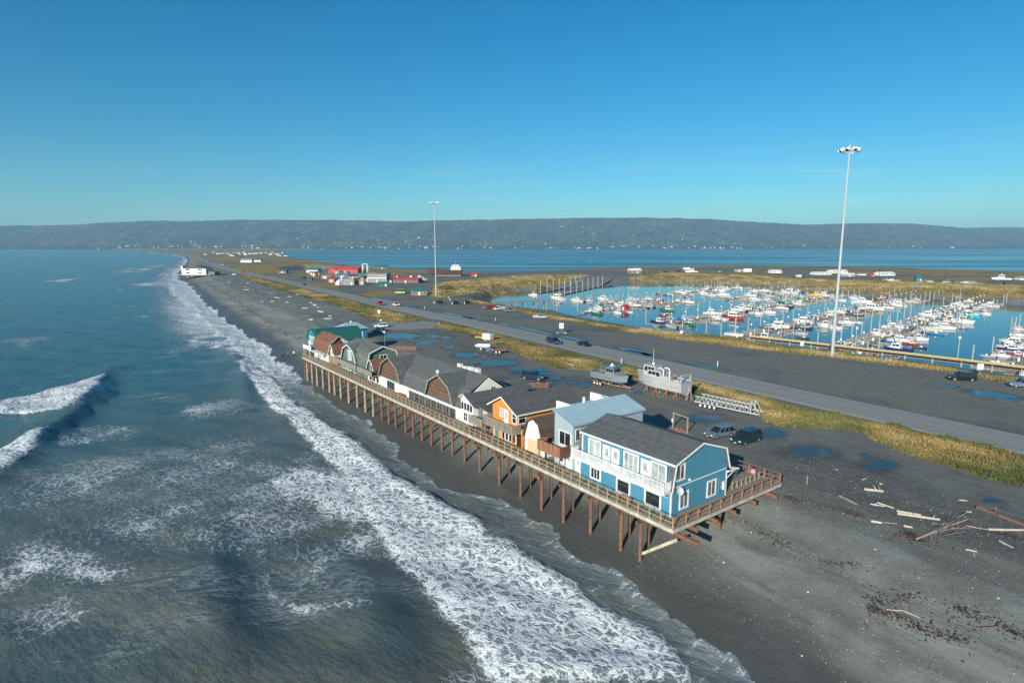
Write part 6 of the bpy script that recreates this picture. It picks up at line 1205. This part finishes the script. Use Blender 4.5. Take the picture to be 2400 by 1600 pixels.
m.build('base_stones', pm('red_stone', (.34, .15, .10), .9), t)
t = thing('cargo_trailer', 'small white enclosed cargo trailer at the verge edge', 'trailer', (54.8, 112.0, LOT), R(-75)); B('box', WHITE, t, (-1.5, 1.5, -.9, .9, .45, 2.2), bevel=.06); B('tongue', BLACKP, t, (1.5, 2.6, -.06, .06, .42, .52)); B('rear_door', CREAM, t, (-1.53, -1.502, -.75, .75, .55, 2.1))
for s in (-.95, .95): w_ = put('wheel', tyre, t, (-.2, s, .36)); put('rim', rimm, w_)
t = thing('dory', 'small upturned yellow dory on the verge beside the white trailer', 'boat', (55.5, 117.0, gz(55.5, 117)+.45), R(-75)); hh = put('hull', hull_mesh(3.8, 1.4, .45, .15, mat=paint('yellow')), t); hh.rotation_euler = (R(180), 0, 0); B('keel_strip', OLDW, t, (-1.5, 1.1, -.04, .04, .14, .2)); B('prop_block', OLDW, t, (-1.2, -.9, -.4, .4, -.47, -.05), (.8, 1.1, -.3, .3, -.47, -.05))
t = thing('flatbed_trailer', 'low dark flatbed trailer parked among the puddles', 'trailer', (45.5, 93.5, LOT), R(-35)); B('bed', BLACKP, t, (-2.0, 2.0, -.95, .95, .55, .68)); B('tongue', RUST, t, (2.0, 3.3, -.05, .05, .5, .6)); B('side_rail', RUST, t, (-2, 2, -.97, -.92, .68, .95), (-2, 2, .92, .97, .68, .95))
for s in (-1.02, 1.02):
    for x_ in (-.6, .3): w_ = put('wheel', tyre, t, (x_, s, .36)); put('rim', rimm, w_)
t = thing('skiff_on_trailer', 'small white skiff on a trailer standing in a puddle', 'boat', (45.3, 100.3, LOT), R(-60)); put('hull', hull_mesh(4.4, 1.7, .6, .25, mat=paint('white')), t, (0, 0, .75)); B('trailer_frame', STEEL, t, (-2, 2.8, -.06, .06, .38, .48), (-.1, .1, -.9, .9, .36, .46)); B('seat', OLDW, t, (-.6, -.2, -.6, .6, 1.1, 1.2))
for s in (-.95, .95): w_ = put('wheel', tyre, t, (-.2, s, .36)); put('rim', rimm, w_)
# ---------------------------------------------------------------- signs, posts, lamps, shrubs, people
def sign(x, y, label, w_=1.4, h_=1.8, z=1.6, rz=-40, legs=2, mat=None, cat='sign'):
    t = thing('road_sign', label, cat, (x, y, gz(x, y)), R(rz)); B('panel', mat or WHITE, t, (-w_/2, w_/2, -.03, .03, z, z+h_))
    for k in range(legs): xx = (-w_*.3+w_*.6*k) if legs > 1 else 0; B('post', STEEL, t, (xx-.05, xx+.05, .032, .13, 0, z+h_*.8))
    return t
t = sign(82.5, 110.5, 'white notice board on two posts beside the road'); B('base_boulders', CONC, t, (-1.6, -.9, -.3, .3, 0, .4), (.8, 1.7, -.4, .3, 0, .45)); B('text_panel', pm('sign_grey', (.45, .47, .48), .6), t, (-.55, .55, -.04, -.032, 2.0, 2.9))
sign(55.4, 191.3, 'small white sign on the verge near the turn-off', 1.0, 1.2, 1.2, legs=1); sign(112.8, 7.7, 'white roundish sign on the harbour verge near the black SUV', 1.3, 1.3, 1.5, legs=1); sign(111.1, 85.3, 'white barrel-shaped marker on the harbour verge', .8, 1.0, .4, legs=1); sign(115.3, 48.4, 'white plate sign on the verge close to the mast', .9, 1.2, 1.0, legs=1)
for i, (x, y, c_) in enumerate(((62.3, 158.5, 'red'), (60.8, 152.0, 'white'), (104.0, 88.0, 'red'), (83.5, 205, 'white'), (84.0, 150, 'white'), (61.0, 64.0, 'white'), (76.5, 48, 'white'))):
    t = thing('marker_post', f'slim {c_} marker post standing by the road', 'post', (x, y, LOT), 0, f'{c_} marker posts by the road'); B('post', pm('post_'+c_, (.6, .08, .06) if c_ == 'red' else (.7, .7, .68), .6), t, (-.07, .07, -.07, .07, 0, 1.3)); B('cap', BLACKP, t, (-.08, .08, -.08, .08, 1.3, 1.36)); B('reflector', LAMP, t, (-.05, .05, -.08, -.072, 1.0, 1.15))
for k, (x, y) in enumerate(((101.0, 226.0), (106.0, 217.0), (112.0, 215.5), (116, 236), (121.5, 247))):
    t = thing('bollard', 'short white bollard by the bushes at the harbour end', 'bollard', (x-2, y-2, LOT), 0, 'white bollards by the bushes'); MB().tube((0, 0, 0), (0, 0, 1.0), .18, .18, 8).build('post', WHITE, t); MB().ball((0, 0, 1.0), .18, 8, 4).build('cap', WHITE, t)
def lamp_post(x, y, label, h_=4.5, z=LOT, grp=None):
    t = thing('lamp_post', label, 'lamp', (x, y, z), 0, grp); MB().tube((0, 0, 0), (0, 0, h_), .07, .05, 8).build('post', STEEL, t); MB().ball((0, 0, h_+.25), .32, 10, 8).build('globe', lampm, t, smooth=True); B('base', CONC, t, (-.2, .2, -.2, .2, -.1, .15))
lamp_post(35.0, 143.8, 'globe lamp post in front of the parked teal wagon', 4.2); lamp_post(22.0, 133.3, 'globe lamp post beside the blue kiosk', 4.5); lamp_post(24.6, 118.5, 'globe lamp post behind the green house fence', 4.2)
for i, (x, y) in enumerate(UPOLES):
    t = thing('utility_pole', 'thin dark utility pole on the far shore', 'pole', (x, y, gz(x, y)), R(20), 'utility poles on the far shore'); MB().tube((0, 0, -.3), (0, 0, 11), .17, .12, 8).build('pole', BLACKP, t); MB().beam((-1.1, 0, 10.2), (1.1, 0, 10.2), .12).build('crossarm', BLACKP, t)
leaf_m = NT('shrub_leaves'); leaf_m = leaf_m.fin(leaf_m.ramp(leaf_m.attr('tone'), [(0, (.012, .028, .012)), (.6, (.03, .055, .02)), (1, (.07, .08, .03))]), .8)
def shrub(x, y, w_, h_, label, n=900, grp=None, mat=None):
    t = thing('shrub', label, 'shrub', (x, y, gz(x, y)), random.uniform(0, 6), grp)
    d_ = rng.normal(size=(n, 3)); d_ /= np.linalg.norm(d_, axis=1)[:, None]; r_ = rng.uniform(.45, 1, n)**.5*(.75+.5*vnoise(d_[:, 0]*2+9+x, d_[:, 1]*2+y, 3))
    c_ = d_*r_[:, None]*np.array([w_/2, w_/2, h_/2])+np.array([0, 0, h_/2]); c_[:, 2] = np.abs(c_[:, 2])
    tri = c_[:, None, :]+rng.normal(scale=.14, size=(n, 3, 3)); put('foliage', soup_mesh('foliage', tri, mat or leaf_m, {'tone': np.repeat(rng.uniform(0, 1, n)*(.4+.6*c_[:, 2]/h_), 3)}), t)
    for k in range(4): MB().tube((0, 0, -.1), (random.uniform(-.3, .3)*w_, random.uniform(-.3, .3)*w_, h_*.6), .05, .02, 5).build('stem', OLDW, t)
for x, y in ((101.6, 223.0), (105.7, 215.2), (111.3, 213.6)): shrub(x, y, 3.2, 1.7, 'dark green rounded shrub beside the harbour lot', grp='dark shrubs at the end of the harbour lot')
shrub(150, 300, 11, 3.0, 'wide olive bush on the far bank left of the launch ramp', 1500); shrub(300, 362, 14, 3.2, 'broad golden bush on the bank above the launch ramp', 1800, mat=MATS.get('golden') or (lambda g_: g_.fin(g_.ramp(g_.attr('tone'), [(0, (.12, .08, .02)), (.6, (.26, .17, .035)), (1, (.36, .25, .06))]), .8))(NT('golden')))
def person(x, y, jacket, label, rz=0):
    t = bpy.data.objects.new('person', None)
    me = bpy.data.meshes.new('person'); P_ = [(0, 0, .95), (0, 0, 1.2), (0, 0, 1.42), (0, 0, 1.55), (0, .02, 1.68), (0, .1, .9), (.05, .12, .5), (-.08, .12, .06), (.08, .12, .03), (0, -.1, .9), (.12, -.12, .5), (.12, -.12, .06), (.28, -.12, .03), (0, .2, 1.40), (.03, .27, 1.14), (.14, .25, .92), (0, -.2, 1.40), (-.02, -.27, 1.14), (.1, -.25, .92)]
    E_ = [(0, 1), (1, 2), (2, 3), (3, 4), (0, 5), (5, 6), (6, 7), (7, 8), (0, 9), (9, 10), (10, 11), (11, 12), (2, 13), (13, 14), (14, 15), (2, 16), (16, 17), (17, 18)]
    rad = [.16, .16, .17, .06, .11, .10, .075, .05, .05, .10, .075, .05, .05, .075, .055, .045, .075, .055, .045]
    me.from_pydata(P_, E_, []); o = bpy.data.objects.new('person', me); COL.objects.link(o); sk = o.modifiers.new('skin', 'SKIN')
    for v_, r_ in zip(me.skin_vertices[0].data, rad): v_.radius = (r_, r_)
    me.skin_vertices[0].data[0].use_root = True
    ss_ = o.modifiers.new('sub', 'SUBSURF'); ss_.levels = ss_.render_levels = 1
    dg = bpy.context.evaluated_depsgraph_get(); ev = bpy.data.meshes.new_from_object(o.evaluated_get(dg)); o.modifiers.clear(); o.data = ev
    ev.materials.clear()
    for c_ in ((.03, .035, .05), jacket, (.45, .28, .2), (.05, .035, .025)): ev.materials.append(pm('cloth_%.2f_%.2f_%.2f' % c_, c_, .8, .15, 6))
    for pl_ in ev.polygons:
        z_ = pl_.center.z; pl_.material_index = 0 if z_ < .92 else (1 if z_ < 1.5 else (2 if z_ < 1.69 else 3)); pl_.use_smooth = True
    o.location = (x, y, gz(x, y)+.01); o.rotation_euler = (0, 0, rz); tag(o, label, 'person')
person(5.1, 142.3, (.12, .12, .14), 'person in a dark grey jacket walking on the beach', 1.2); person(6.4, 141.2, (.6, .6, .6), 'person in a white jacket walking on the beach', 1.0); person(3.7, 143.6, (.03, .03, .04), 'person in black walking ahead of the others on the beach', 1.3); person(.9, 139.8, (.4, .05, .05), 'person in a red jacket near the water', 2.0)
# ---------------------------------------------------------------- driftwood, wrack, beach cobbles
DRIFT = [pm('drift_pale', (.46, .41, .33), .85, .2, 2, bump=.4), pm('drift_grey', (.27, .235, .19), .9, .3, 2, bump=.4), pm('drift_brown', (.16, .10, .07), .9, .3, 2, bump=.4)]
LN = ['pale bleached', 'grey weathered', 'dark brown']
for i, (x0, y0, x1, y1, dm, c_) in enumerate(LOGS):
    L = math.hypot(x1-x0, y1-y0)
    if L > 9: x1 = x0+(x1-x0)*7/L; y1 = y0+(y1-y0)*7/L; L = 7
    sz_ = ('long' if L > 3 else 'short')+(' thick' if dm > .23 else ' thin')
    t = thing('driftwood_log', f'{sz_} {LN[c_]} driftwood log lying on the '+('near beach' if y0 < 0 else 'far beach'), 'log', (x0, y0, 0), 0, f'{sz_} {LN[c_]} logs on the '+('near beach' if y0 < 0 else 'far beach'))
    n = 7; ra = dm/2; pts = []
    for k in range(n):
        u = k/(n-1); x_ = x0+(x1-x0)*u; y_ = y0+(y1-y0)*u; wob = .10*L*.2
        x_ += random.uniform(-wob, wob)*.3; y_ += random.uniform(-wob, wob)*.3; pts.append((x_-x0, y_-y0, gz(x_, y_)+ra*.75))
    m = MB()
    for k in range(n-1): m.tube(pts[k], pts[k+1], ra*(1-.3*k/n)*random.uniform(.92, 1.05), ra*(1-.3*(k+1)/n), 7)
    m.build('trunk', DRIFT[c_], t)
    if dm > .28 and random.random() < .6:
        for k in range(2 if dm < .5 else 1):
            b = pts[random.randint(2, n-2)]; MB().tube(b, (b[0]+random.uniform(-.5, .5), b[1]+random.uniform(-.5, .5), b[2]+random.uniform(.15, .6)), ra*.4, ra*.15, 5).build('branch_stub', DRIFT[c_], t)
# tangled drift tree: many thin roots and branches
t = thing('drift_tree', 'tangled grey drift tree with roots and branches on the near beach', 'log', (24, -14.6, gz(24, -14.6)))
for k in range(30):
    a = random.gauss(0, 1.6)*1.5; b = random.gauss(0, .5); an = random.gauss(-.2, .45); ln = random.uniform(.8, 2.8); z_ = random.uniform(.05, .35)
    MB().tube((a, b, z_*.5), (a+ln*math.cos(an), b+ln*math.sin(an)*.6, z_+random.uniform(-.1, .25)), random.uniform(.025, .055), .015, 5).build('branch', DRIFT[random.choice((1, 1, 2, 2))], t)
kelp = NT('kelp_wrack'); kelp = kelp.fin(kelp.ramp(kelp.attr('tone'), [(0, (.016, .013, .010)), (.5, (.045, .030, .020)), (1, (.11, .055, .032))]), .7)
V = []; T_ = []
for wi, wline in enumerate(WRACK):
    pts = along(wline, 200); near_ = wi < 6
    for k in range(900 if near_ else 1300):
        q = pts[random.randint(0, 199)]; 
        if vnoise(np.array([q[0]/1.1]), np.array([q[1]/1.1]), 3+wi)[0] < random.uniform(.2, .65): continue
        spread = (.28 if random.random() < .6 else .9) if near_ else .9; x_ = q[0]+random.gauss(0, spread); y_ = q[1]+random.gauss(0, spread); z_ = gz(x_, y_)+.03; sz = random.uniform(.03, .17)*(1 if near_ else 2.6)
        a = random.uniform(0, 6.28); tri = [(x_+sz*math.cos(a), y_+sz*math.sin(a), z_), (x_+sz*.5*math.cos(a+2), y_+sz*.5*math.sin(a+2), z_+sz*.5), (x_+sz*math.cos(a+4), y_+sz*math.sin(a+4), z_)]
        V.append(tri); T_ += [random.random()]*3
# scattered small debris over the near beach
for k in range(1500):
    x_ = random.uniform(6, 34); y_ = random.uniform(-34, 2); z_ = gz(x_, y_)+.02; sz = random.uniform(.03, .10); a = random.uniform(0, 6.28)
    V.append([(x_+sz*math.cos(a), y_+sz*math.sin(a), z_), (x_+sz*.5*math.cos(a+2), y_+sz*.5*math.sin(a+2), z_+sz*.4), (x_+sz*math.cos(a+4), y_+sz*math.sin(a+4), z_)]); T_ += [random.random()*.8]*3
tag(put('kelp_wrack', soup_mesh('kelp_wrack', np.array(V), kelp, {'tone': T_})), 'dark kelp and debris strewn in lines along the beach', 'seaweed', kind='stuff')
V = []; T_ = []
oct_ = np.array([(1, 0, 0), (0, 1, 0), (-1, 0, 0), (0, -1, 0), (0, 0, 1.)]); of = [(0, 1, 4), (1, 2, 4), (2, 3, 4), (3, 0, 4)]
cobx = rng.uniform(-1, 34, 9000); coby = rng.uniform(-36, 6, 9000); cobz = height(cobx, coby); cobs = rng.uniform(.02, .06, 9000)*(1+1.2*(rng.random(9000) > .95))
for (i, j, k) in of: V.append(np.stack([np.stack([cobx, coby, cobz], -1)+oct_[q]*cobs[:, None]*np.array([1, 1, .7]) for q in (i, j, k)], 1))
cob = NT('beach_cobbles'); cob = cob.fin(cob.ramp(cob.attr('tone'), [(0, (.05, .052, .05)), (.6, (.16, .16, .155)), (.86, (.30, .30, .28)), (1, (.65, .65, .6))]), .8)
tn = np.repeat(rng.random(9000)[None], 4, 0).reshape(-1); tag(put('beach_cobbles', soup_mesh('beach_cobbles', np.concatenate(V), cob, {'tone': np.repeat(tn, 3)})), 'small grey and white stones scattered over the beach gravel', 'stones', kind='stuff')
# ---------------------------------------------------------------- verge grass
def scatter_grass(poly, dens, hmean, name, label):
    P_ = np.array(poly); lo = P_.min(0); hi = P_.max(0); n = int((hi[0]-lo[0])*(hi[1]-lo[1])*dens)
    x = rng.uniform(lo[0], hi[0], n); y = rng.uniform(lo[1], hi[1], n); k = poly_sd(x, y, poly)+(fbm(x/2.2, y/2.2, 3, 5)-.5)*3 < .2; x = x[k]; y = y[k]
    z = height(x, y); n = len(x); cl_ = fbm(x/3, y/3, 3, 77); hgt = hmean*np.clip(-.25+2.4*cl_, .08, 2)*rng.uniform(.6, 1.3, n); tri = []
    tone = np.clip((.46 if hmean == .42 and poly is GRASS[0] else .60)+1.9*(fbm(x/6, y/9, 4, 78)-.52)+rng.normal(0, .15, n)-.30*sstep(3.5, 0, -poly_sd(x, y, poly)), 0, 1)
    for b in range(2):
        a = rng.uniform(0, 6.28, n); w_ = rng.uniform(.05, .12, n)*1.4; lx = rng.normal(.12, .18, n)*hgt*1.5; ly = rng.normal(.1, .18, n)*hgt*1.5
        dx, dy = np.cos(a)*w_, np.sin(a)*w_; base = np.stack([x, y, z-.03], -1)
        tri.append(np.stack([base+np.stack([dx, dy, 0*x], -1), base-np.stack([dx, dy, 0*x], -1), base+np.stack([lx, ly, hgt], -1)], 1))
    V = np.concatenate(tri); return put(name, soup_mesh(name, V, grass_m, {'tone': np.repeat(np.concatenate([tone, tone]), 3)})) if True else None
grass_m = NT('dry_grass'); grass_m = grass_m.fin(grass_m.ramp(grass_m.attr('tone'), [(0, (.075, .090, .022)), (.3, (.15, .135, .040)), (.55, (.25, .175, .060)), (.8, (.34, .24, .095)), (1, (.42, .34, .17))]), .85)
for i, (dn, hm_) in enumerate(((30, .42), (12, .55), (9, .42))):
    o = scatter_grass(GRASS[i], dn*(1.0 if i == 0 else .9), hm_, 'verge_grass', ''); tag(o, ['tall golden dry grass on the verge along the road', 'golden dry grass on the verge north of the turn-off', 'thin green and golden grass along the harbour bank'][i], 'grass', kind='stuff')
for i in (3, 4): tag(scatter_grass(GRASS[i], 1.6, .9, 'bank_grass', ''), ['rusty grass on the bank left of the launch ramp', 'golden grass along the far harbour bank'][i-3], 'grass', kind='stuff')
# ---------------------------------------------------------------- buildings and ship further along the spit
FBC = dict(red=(.42, .05, .045), teal=(.03, .16, .19), bluegrey=(.10, .20, .25), grey=(.26, .26, .25), tan=(.42, .24, .14), green=(.02, .16, .12), brown=(.13, .09, .07), dark=(.04, .04, .045), wood=(.25, .18, .11), tealroof=(.02, .14, .15), white=(.72, .73, .72), cream=(.62, .55, .42))
FBL = ['red-roofed lodge on the far lots', 'low teal building with blue-grey roof before the lodge', 'grey two-storey flat-roofed shop on the far lots', 'small grey flat-roofed shed beside the white tent', 'tan cube-shaped shed among the far shops', 'green shed nearest the road at the far shops', 'brown building with long red roof before the beached ship', 'dark narrow shed beside the red-roofed building', 'little red cabin on the shore beyond the ship', 'long green-roofed house by the bay', 'timber shelter with teal roof beside the second mast', 'white building with teal roof by the lagoon', 'timber pavilion with teal roof by the lagoon', 'white house with grey roof on the distant lots', 'white house with teal roof on the distant lots', 'timber pavilion with white roof at the ramp head', 'white box building on the far shore lot', 'grey container building on the far shore lot', 'small white hut on the far shore lot', 'long white gabled shed on the far shore', 'white gabled shed behind the mast on the far shore', 'grey greenhouse-like shed with white roof on the far shore', 'white shed with grey roof on the far shore', 'small red shed on the far shore', 'white gabled cabin on the far shore near the lot', 'white shed at the far gangway lot', 'green kiosk at the head of the far gangway', 'small cream hut on the far bank', 'white house with grey roof at the far right shore', 'dark cabin with red roof by the beached ship']
for i, (x, y, W, H_, wc_, rc_, kd) in enumerate(FARB):
    rz = R(-36.5+((i*37) % 31-15)); Dp = min(W*.7, 9) if W > 6 else W*.9
    t = thing('lodge' if kd == 'lodge' else ('shed' if W < 9 else 'building'), FBL[i], 'building', (x, y, gz(x, y)-.05), rz); wm_ = pm('fb_'+wc_, FBC[wc_], .7, .15, .6); rm_ = pm('fbr_'+rc_, FBC[rc_], .7, .15, .6)
    hw = H_*(.62 if kd in ('gable', 'lodge') else .94)
    B('wall', wm_, t, (-W/2, W/2, 0, Dp, 0, hw))
    if kd in ('gable', 'lodge'):
        MB().ext([(-.4, hw-.15), (Dp/2, H_), (Dp+.4, hw-.15)], 'x', -W/2-.3, W/2+.3).build('roof', rm_, t)
    else: B('roof', rm_, t, (-W/2-.2, W/2+.2, -.2, Dp+.2, hw, hw+.25))
    nw = max(2, int(W/2.6))
    for k in range(nw):
        xx = -W/2+W*(k+.5)/nw
        if k == nw//2: door(t, 'y', 0, xx-.45, xx+.45, .05, min(2.0, hw*.85), glassy=False)
        else: window(t, 'y', 0, xx-.5, xx+.5, hw*.4, min(hw*.4+1.0, hw*.85), .08, 0)
    if kd == 'flat2':
        B('balcony', CREAM, t, (-W/2, W/2, -1.2, 0, hw*.45, hw*.45+.12), (-W/2, W/2, -1.2, -1.12, hw*.45, hw*.45+.9))
        for k in range(3): B('post', WHITE, t, (-W/2+.1+k*(W-.3)/2, -W/2+.25+k*(W-.3)/2, -1.15, -1.0, 0, hw*.45))
    if kd == 'lodge': MB().ext([(-W*.5, 0), (-W*.5, H_*.55), (-W*.34, H_*.8), (-W*.18, H_*.55), (-W*.18, 0)], 'y', -4, -.01).build('porch_wing', rm_, t)
# smaller huts crowd between the far shops
rh = random.Random(11)
for k in range(22):
    x = rh.uniform(118, 205); y = rh.uniform(372, 560); c_ = rh.choice(('white', 'grey', 'red', 'brown', 'teal', 'cream', 'wood', 'tan')); W = rh.uniform(3.5, 8); Dp = rh.uniform(3, 5); hw = rh.uniform(2.2, 3.4)
    if any(math.hypot(x-b[0], y-b[1]) < (b[2]+W)*.55+2 for b in FARB) or x < np.interp(y, [300, 600], [95, 125])+8: continue
    t = thing('hut', f'small {c_} hut squeezed between the far shops', 'hut', (x, y, gz(x, y)-.05), R(-36.5+rh.uniform(-40, 40)), f'small {c_} huts among the far shops'); B('wall', pm('fb_'+c_, FBC[c_], .7, .15, .6), t, (-W/2, W/2, 0, Dp, 0, hw)); MB().ext([(-.3, hw-.1), (Dp/2, hw+1.1), (Dp+.3, hw-.1)], 'x', -W/2-.2, W/2+.2).build('roof', pm('fbr_'+rh.choice(('grey', 'red', 'dark', 'tealroof', 'white')), (.2, .2, .2)), t); door(t, 'y', 0, -.45, .45, .05, 2.0, glassy=False); window(t, 'y', 0, W*.2, W*.2+.8, 1.0, 1.8, .08, 0)
# tent and gantry
t = thing('tent', 'white peaked tent among the far shops', 'tent', (113.5, 389.8, LOT), .3); m = MB(); m.add([(-2, -2, 0), (2, -2, 0), (2, 2, 0), (-2, 2, 0), (-1.9, -1.9, 2), (1.9, -1.9, 2), (1.9, 1.9, 2), (-1.9, 1.9, 2), (0, 0, 4.2)], [(0, 1, 5, 4), (1, 2, 6, 5), (2, 3, 7, 6), (3, 0, 4, 7), (4, 5, 8), (5, 6, 8), (6, 7, 8), (7, 4, 8)]); m.build('canvas', WHITE, t); MB().tube((0, 0, 0), (0, 0, 4.3), .06).build('pole', STEEL, t)
t = thing('boat_lift', 'tall white travel-lift gantry beside the red lodge', 'gantry', (205, 560, LOT), -.6)
for x_ in (-2.4, 2.4):
    for y_ in (-2.4, 2.4): MB().beam((x_, y_, .4), (x_, y_, 9), .5).build('leg', WHITE, t)
    MB().beam((x_, -2.6, 9), (x_, 2.6, 9), .6).build('beam', WHITE, t)
MB().beam((-2.4, 0, 9.4), (2.4, 0, 9.4), .5).build('beam', WHITE, t)
# beached ship
t = thing('beached_ship', 'rusty old ship with white bridge aground on blocks by the bay', 'ship', (238, 454, LOT-.3), math.atan2(465.7-442.8, 222.4-253.5)); t.scale = (.85, .8, .8); SR = pm('ship_rust', (.085, .045, .035), .85, .35, .4, dirt=(.04, .026, .022))
put('hull', hull_mesh(40, 8.5, 4.2, 2.0, .2, .85, .9, mat=SR, nst=13), t, (0, 0, 3.0)); B('boot_stripe', pm('ship_low', (.22, .17, .15), .9), t, (-19, 8, -4.0, 4.0, .6, 2.2)); B('bridge', WHITE, t, (-18.5, -7.5, -3.6, 3.6, 7.0, 11.0)); b_o = B('wheelhouse', WHITE, t, (-17, -9, -3.2, 3.2, 11.0, 13.6)); B('bulwark', SR, t, (-19.5, 12, -4.2, -4.0, 6.8, 7.8), (-19.5, 12, 4.0, 4.2, 6.8, 7.8))
for k in range(5):
    for s in (-1, 1): B('window', GLASS, t, (-17.8+k*2.1, -16.6+k*2.1, s*3.61-.02, s*3.61+.02, 9.0, 10.0)); B('window', GLASS, b_o, (-16.6+k*1.5, -15.6+k*1.5, s*3.21-.02, s*3.21+.02, 12.1, 13.0))
MB().tube((-13, 0, 13.6), (-13, 0, 17.5), .15, .08).beam((-13, -1.5, 16), (-13, 1.5, 16), .12).build('mast', WHITE, t); MB().beam((13, -2, 9), (13, -2, 12), .35).beam((13, 2, 9), (13, 2, 12), .35).beam((13, -2, 12), (13, 2, 12), .35).build('bow_gantry', SR, t)
for x_ in (-14, -8, -2, 4, 9): B('block', OLDW, t, (x_-.6, x_+.6, -2.4, 2.4, 0, 1.2))
# boats laid up on land
for i, (x, y, L, a) in enumerate(((178, 402, 11, 20), (192, 415, 10, 40), (176, 384, 12, -20), (470, 352, 13, 140), (560, 120, 14, 130), (215, 588, 12, 30), (205, 575, 9, 60))):
    t = copy_tree(protos[('fly', 'white')] if i % 2 else protos[('cabin', 'white')]); t.location = (x, y, gz(x, y)+1.15); t.rotation_euler = (0, 0, R(a)); sc_ = L/(11 if i % 2 else 7.5); t.scale = (sc_, sc_*.9, sc_*.9); tag(t, 'white boat laid up on land near the far shops' if i not in (3, 4) else 'white boat laid up on the far shore lot', 'boat', 'white boats laid up by the far shops' if i not in (3, 4) else 'white boats laid up on the far shore')
    B('cradle', RUST, t, (-1.5, -1.2, -.9, .9, -1.0, -.3), (1.2, 1.5, -.7, .7, -1.0, -.3))
# white house on piles far up the beach
t = thing('pile_house', 'large white two-storey house on dark piles far along the beach', 'house', (57, 613, 0), R(-40)); zt = 5.9
B('wall', WHITE, t, (-11.5, 11.5, -6, 6, zt, zt+6.2)); MB().ext([(-12.2, zt+6.0), (0, zt+8.6), (12.2, zt+6.0)], 'y', -6.6, 6.6).build('roof', ROOFG, t); B('side_tower', WHITE, t, (-12.5, -11.0, -6.2, 5, zt, zt+8.2)); B('deck', OLDW, t, (-16, 18, -10, 8, zt-.5, zt)); B('annex', GREYW, t, (11.6, 19, -4, 5, zt, zt+3.0)); MB().strip([(11.4, zt+4.0), (19.6, zt+2.9)], .15, 'y', -4.6, 5.6).build('annex_roof', pm('annex_green', (.12, .17, .15), .8), t)
for x_ in (-6.5, 5.5):
    for z_ in (1.3, 4.2): window(t, 'y', -6, x_-1.8, x_+2.0, zt+z_, zt+z_+1.3, .15, 2, 1)
door(t, 'y', -6, -.8, .4, zt+.02, zt+2.2)
B('deck_rail', OLDW, t, (-16, 18, -10.05, -9.95, zt+.85, zt+1.0))
for x_ in np.linspace(-15, 17, 9):
    B('rail_post', OLDW, t, (x_-.08, x_+.08, -10.08, -9.92, zt, zt+.95))
    for y_ in (-9.2, -3, 3.5): MB().tube((x_, y_, 1.2), (x_, y_, zt-.5), .25, .25, 7).build('pile', pm('dark_pile', (.08, .055, .045), .9, .3), t)
# motorhomes parked on the distant lots
def make_rv():
    t = thing('motorhome', 'white motorhome parked on the distant end of the spit', 'motorhome', (0, 0, 0), 0, 'white motorhomes on the distant lots'); B('body', WHITE, t, (-4.2, 3.0, -1.25, 1.25, .5, 3.2)); B('cab', WHITE, t, (3.0, 4.4, -1.1, 1.1, .5, 1.9)); B('window', GLASS, t, (-2.5, 1.5, -1.27, -1.252, 1.6, 2.5)); B('windshield', GLASS, t, (3.02, 3.5, -1.0, 1.0, 1.9, 2.6)); B('stripe', pm('rv_stripe', (.25, .12, .08), .6), t, (-4.2, 3.0, -1.262, -1.251, 1.0, 1.3))
    for x_ in (-2.6, 3.0):
        for s in (-1.1, 1.1): put('wheel', tyre, t, (x_, s, .36))
    return t
rv0 = make_rv()
for i, (x, y) in enumerate(RVS):
    t = rv0 if i == 0 else copy_tree(rv0); t.location = (x, y, gz(x, y)); t.rotation_euler = (0, 0, R(-36.5+random.uniform(-40, 40)+180*(i % 2))); k_ = random.uniform(.9, 1.5); t.scale = (k_, 1, 1)
# town across the bay
hw_m = [pm('town_white', (.6, .61, .6), .6, .05), pm('town_tan', (.45, .40, .33), .7, .1), pm('town_grey', (.35, .37, .4), .7, .1)]; hr_m = pm('town_roof', (.18, .17, .17), .7, .2)
base_h = []
for k in range(3):
    t = thing('town_house', 'small pale house on the slopes across the bay', 'house', (0, 0, -90), 0, 'pale houses across the bay'); B('wall', hw_m[k], t, (-.5, .5, -.35, .35, -.4, .55)); MB().ext([(-.42, .52), (0, .85), (.42, .52)], 'x', -.55, .55).build('roof', hr_m if k else hw_m[0], t); base_h.append(t)
cnt = 0
for i in range(190):
    l = random.choice([random.uniform(-4300, 0), random.uniform(-4300, 5200), random.uniform(300, 2600)]); v = abs(random.gauss(0, 700))+60 if i % 6 else random.uniform(1200, 2900)
    z_, fs_ = hill_z(l, v); x, y = fl(fs_+v, l); k = random.choice((0, 0, 1, 2))
    t = base_h[k] if base_h[k].location.z < -80 else copy_tree(base_h[k]); big_ = i % 11 == 0
    sz = random.uniform(8, 15); t.scale = (sz*(2.6 if big_ else 1), sz, sz*.75); t.location = (x, y, z_+sz*.2); t.rotation_euler = (0, 0, R(-36.5+random.uniform(-25, 25)))
# ---------------------------------------------------------------- air
hz = bpy.data.materials.new('haze_air'); hz.use_nodes = True; hz.node_tree.nodes.clear(); on = hz.node_tree.nodes.new('ShaderNodeOutputMaterial'); pv = hz.node_tree.nodes.new('ShaderNodeVolumePrincipled')
pv.inputs['Color'].default_value = (.42, .76, 1.0, 1); pv.inputs['Density'].default_value = HAZE_D; pv.inputs['Anisotropy'].default_value = 0.0
hz.node_tree.links.new(pv.outputs[0], on.inputs['Volume'])
ho = MB().box(-9200, 17200, -3300, 14400, -5, 480).build('haze', hz); tag(ho, 'pale blue haze in the air', 'haze', kind='stuff')
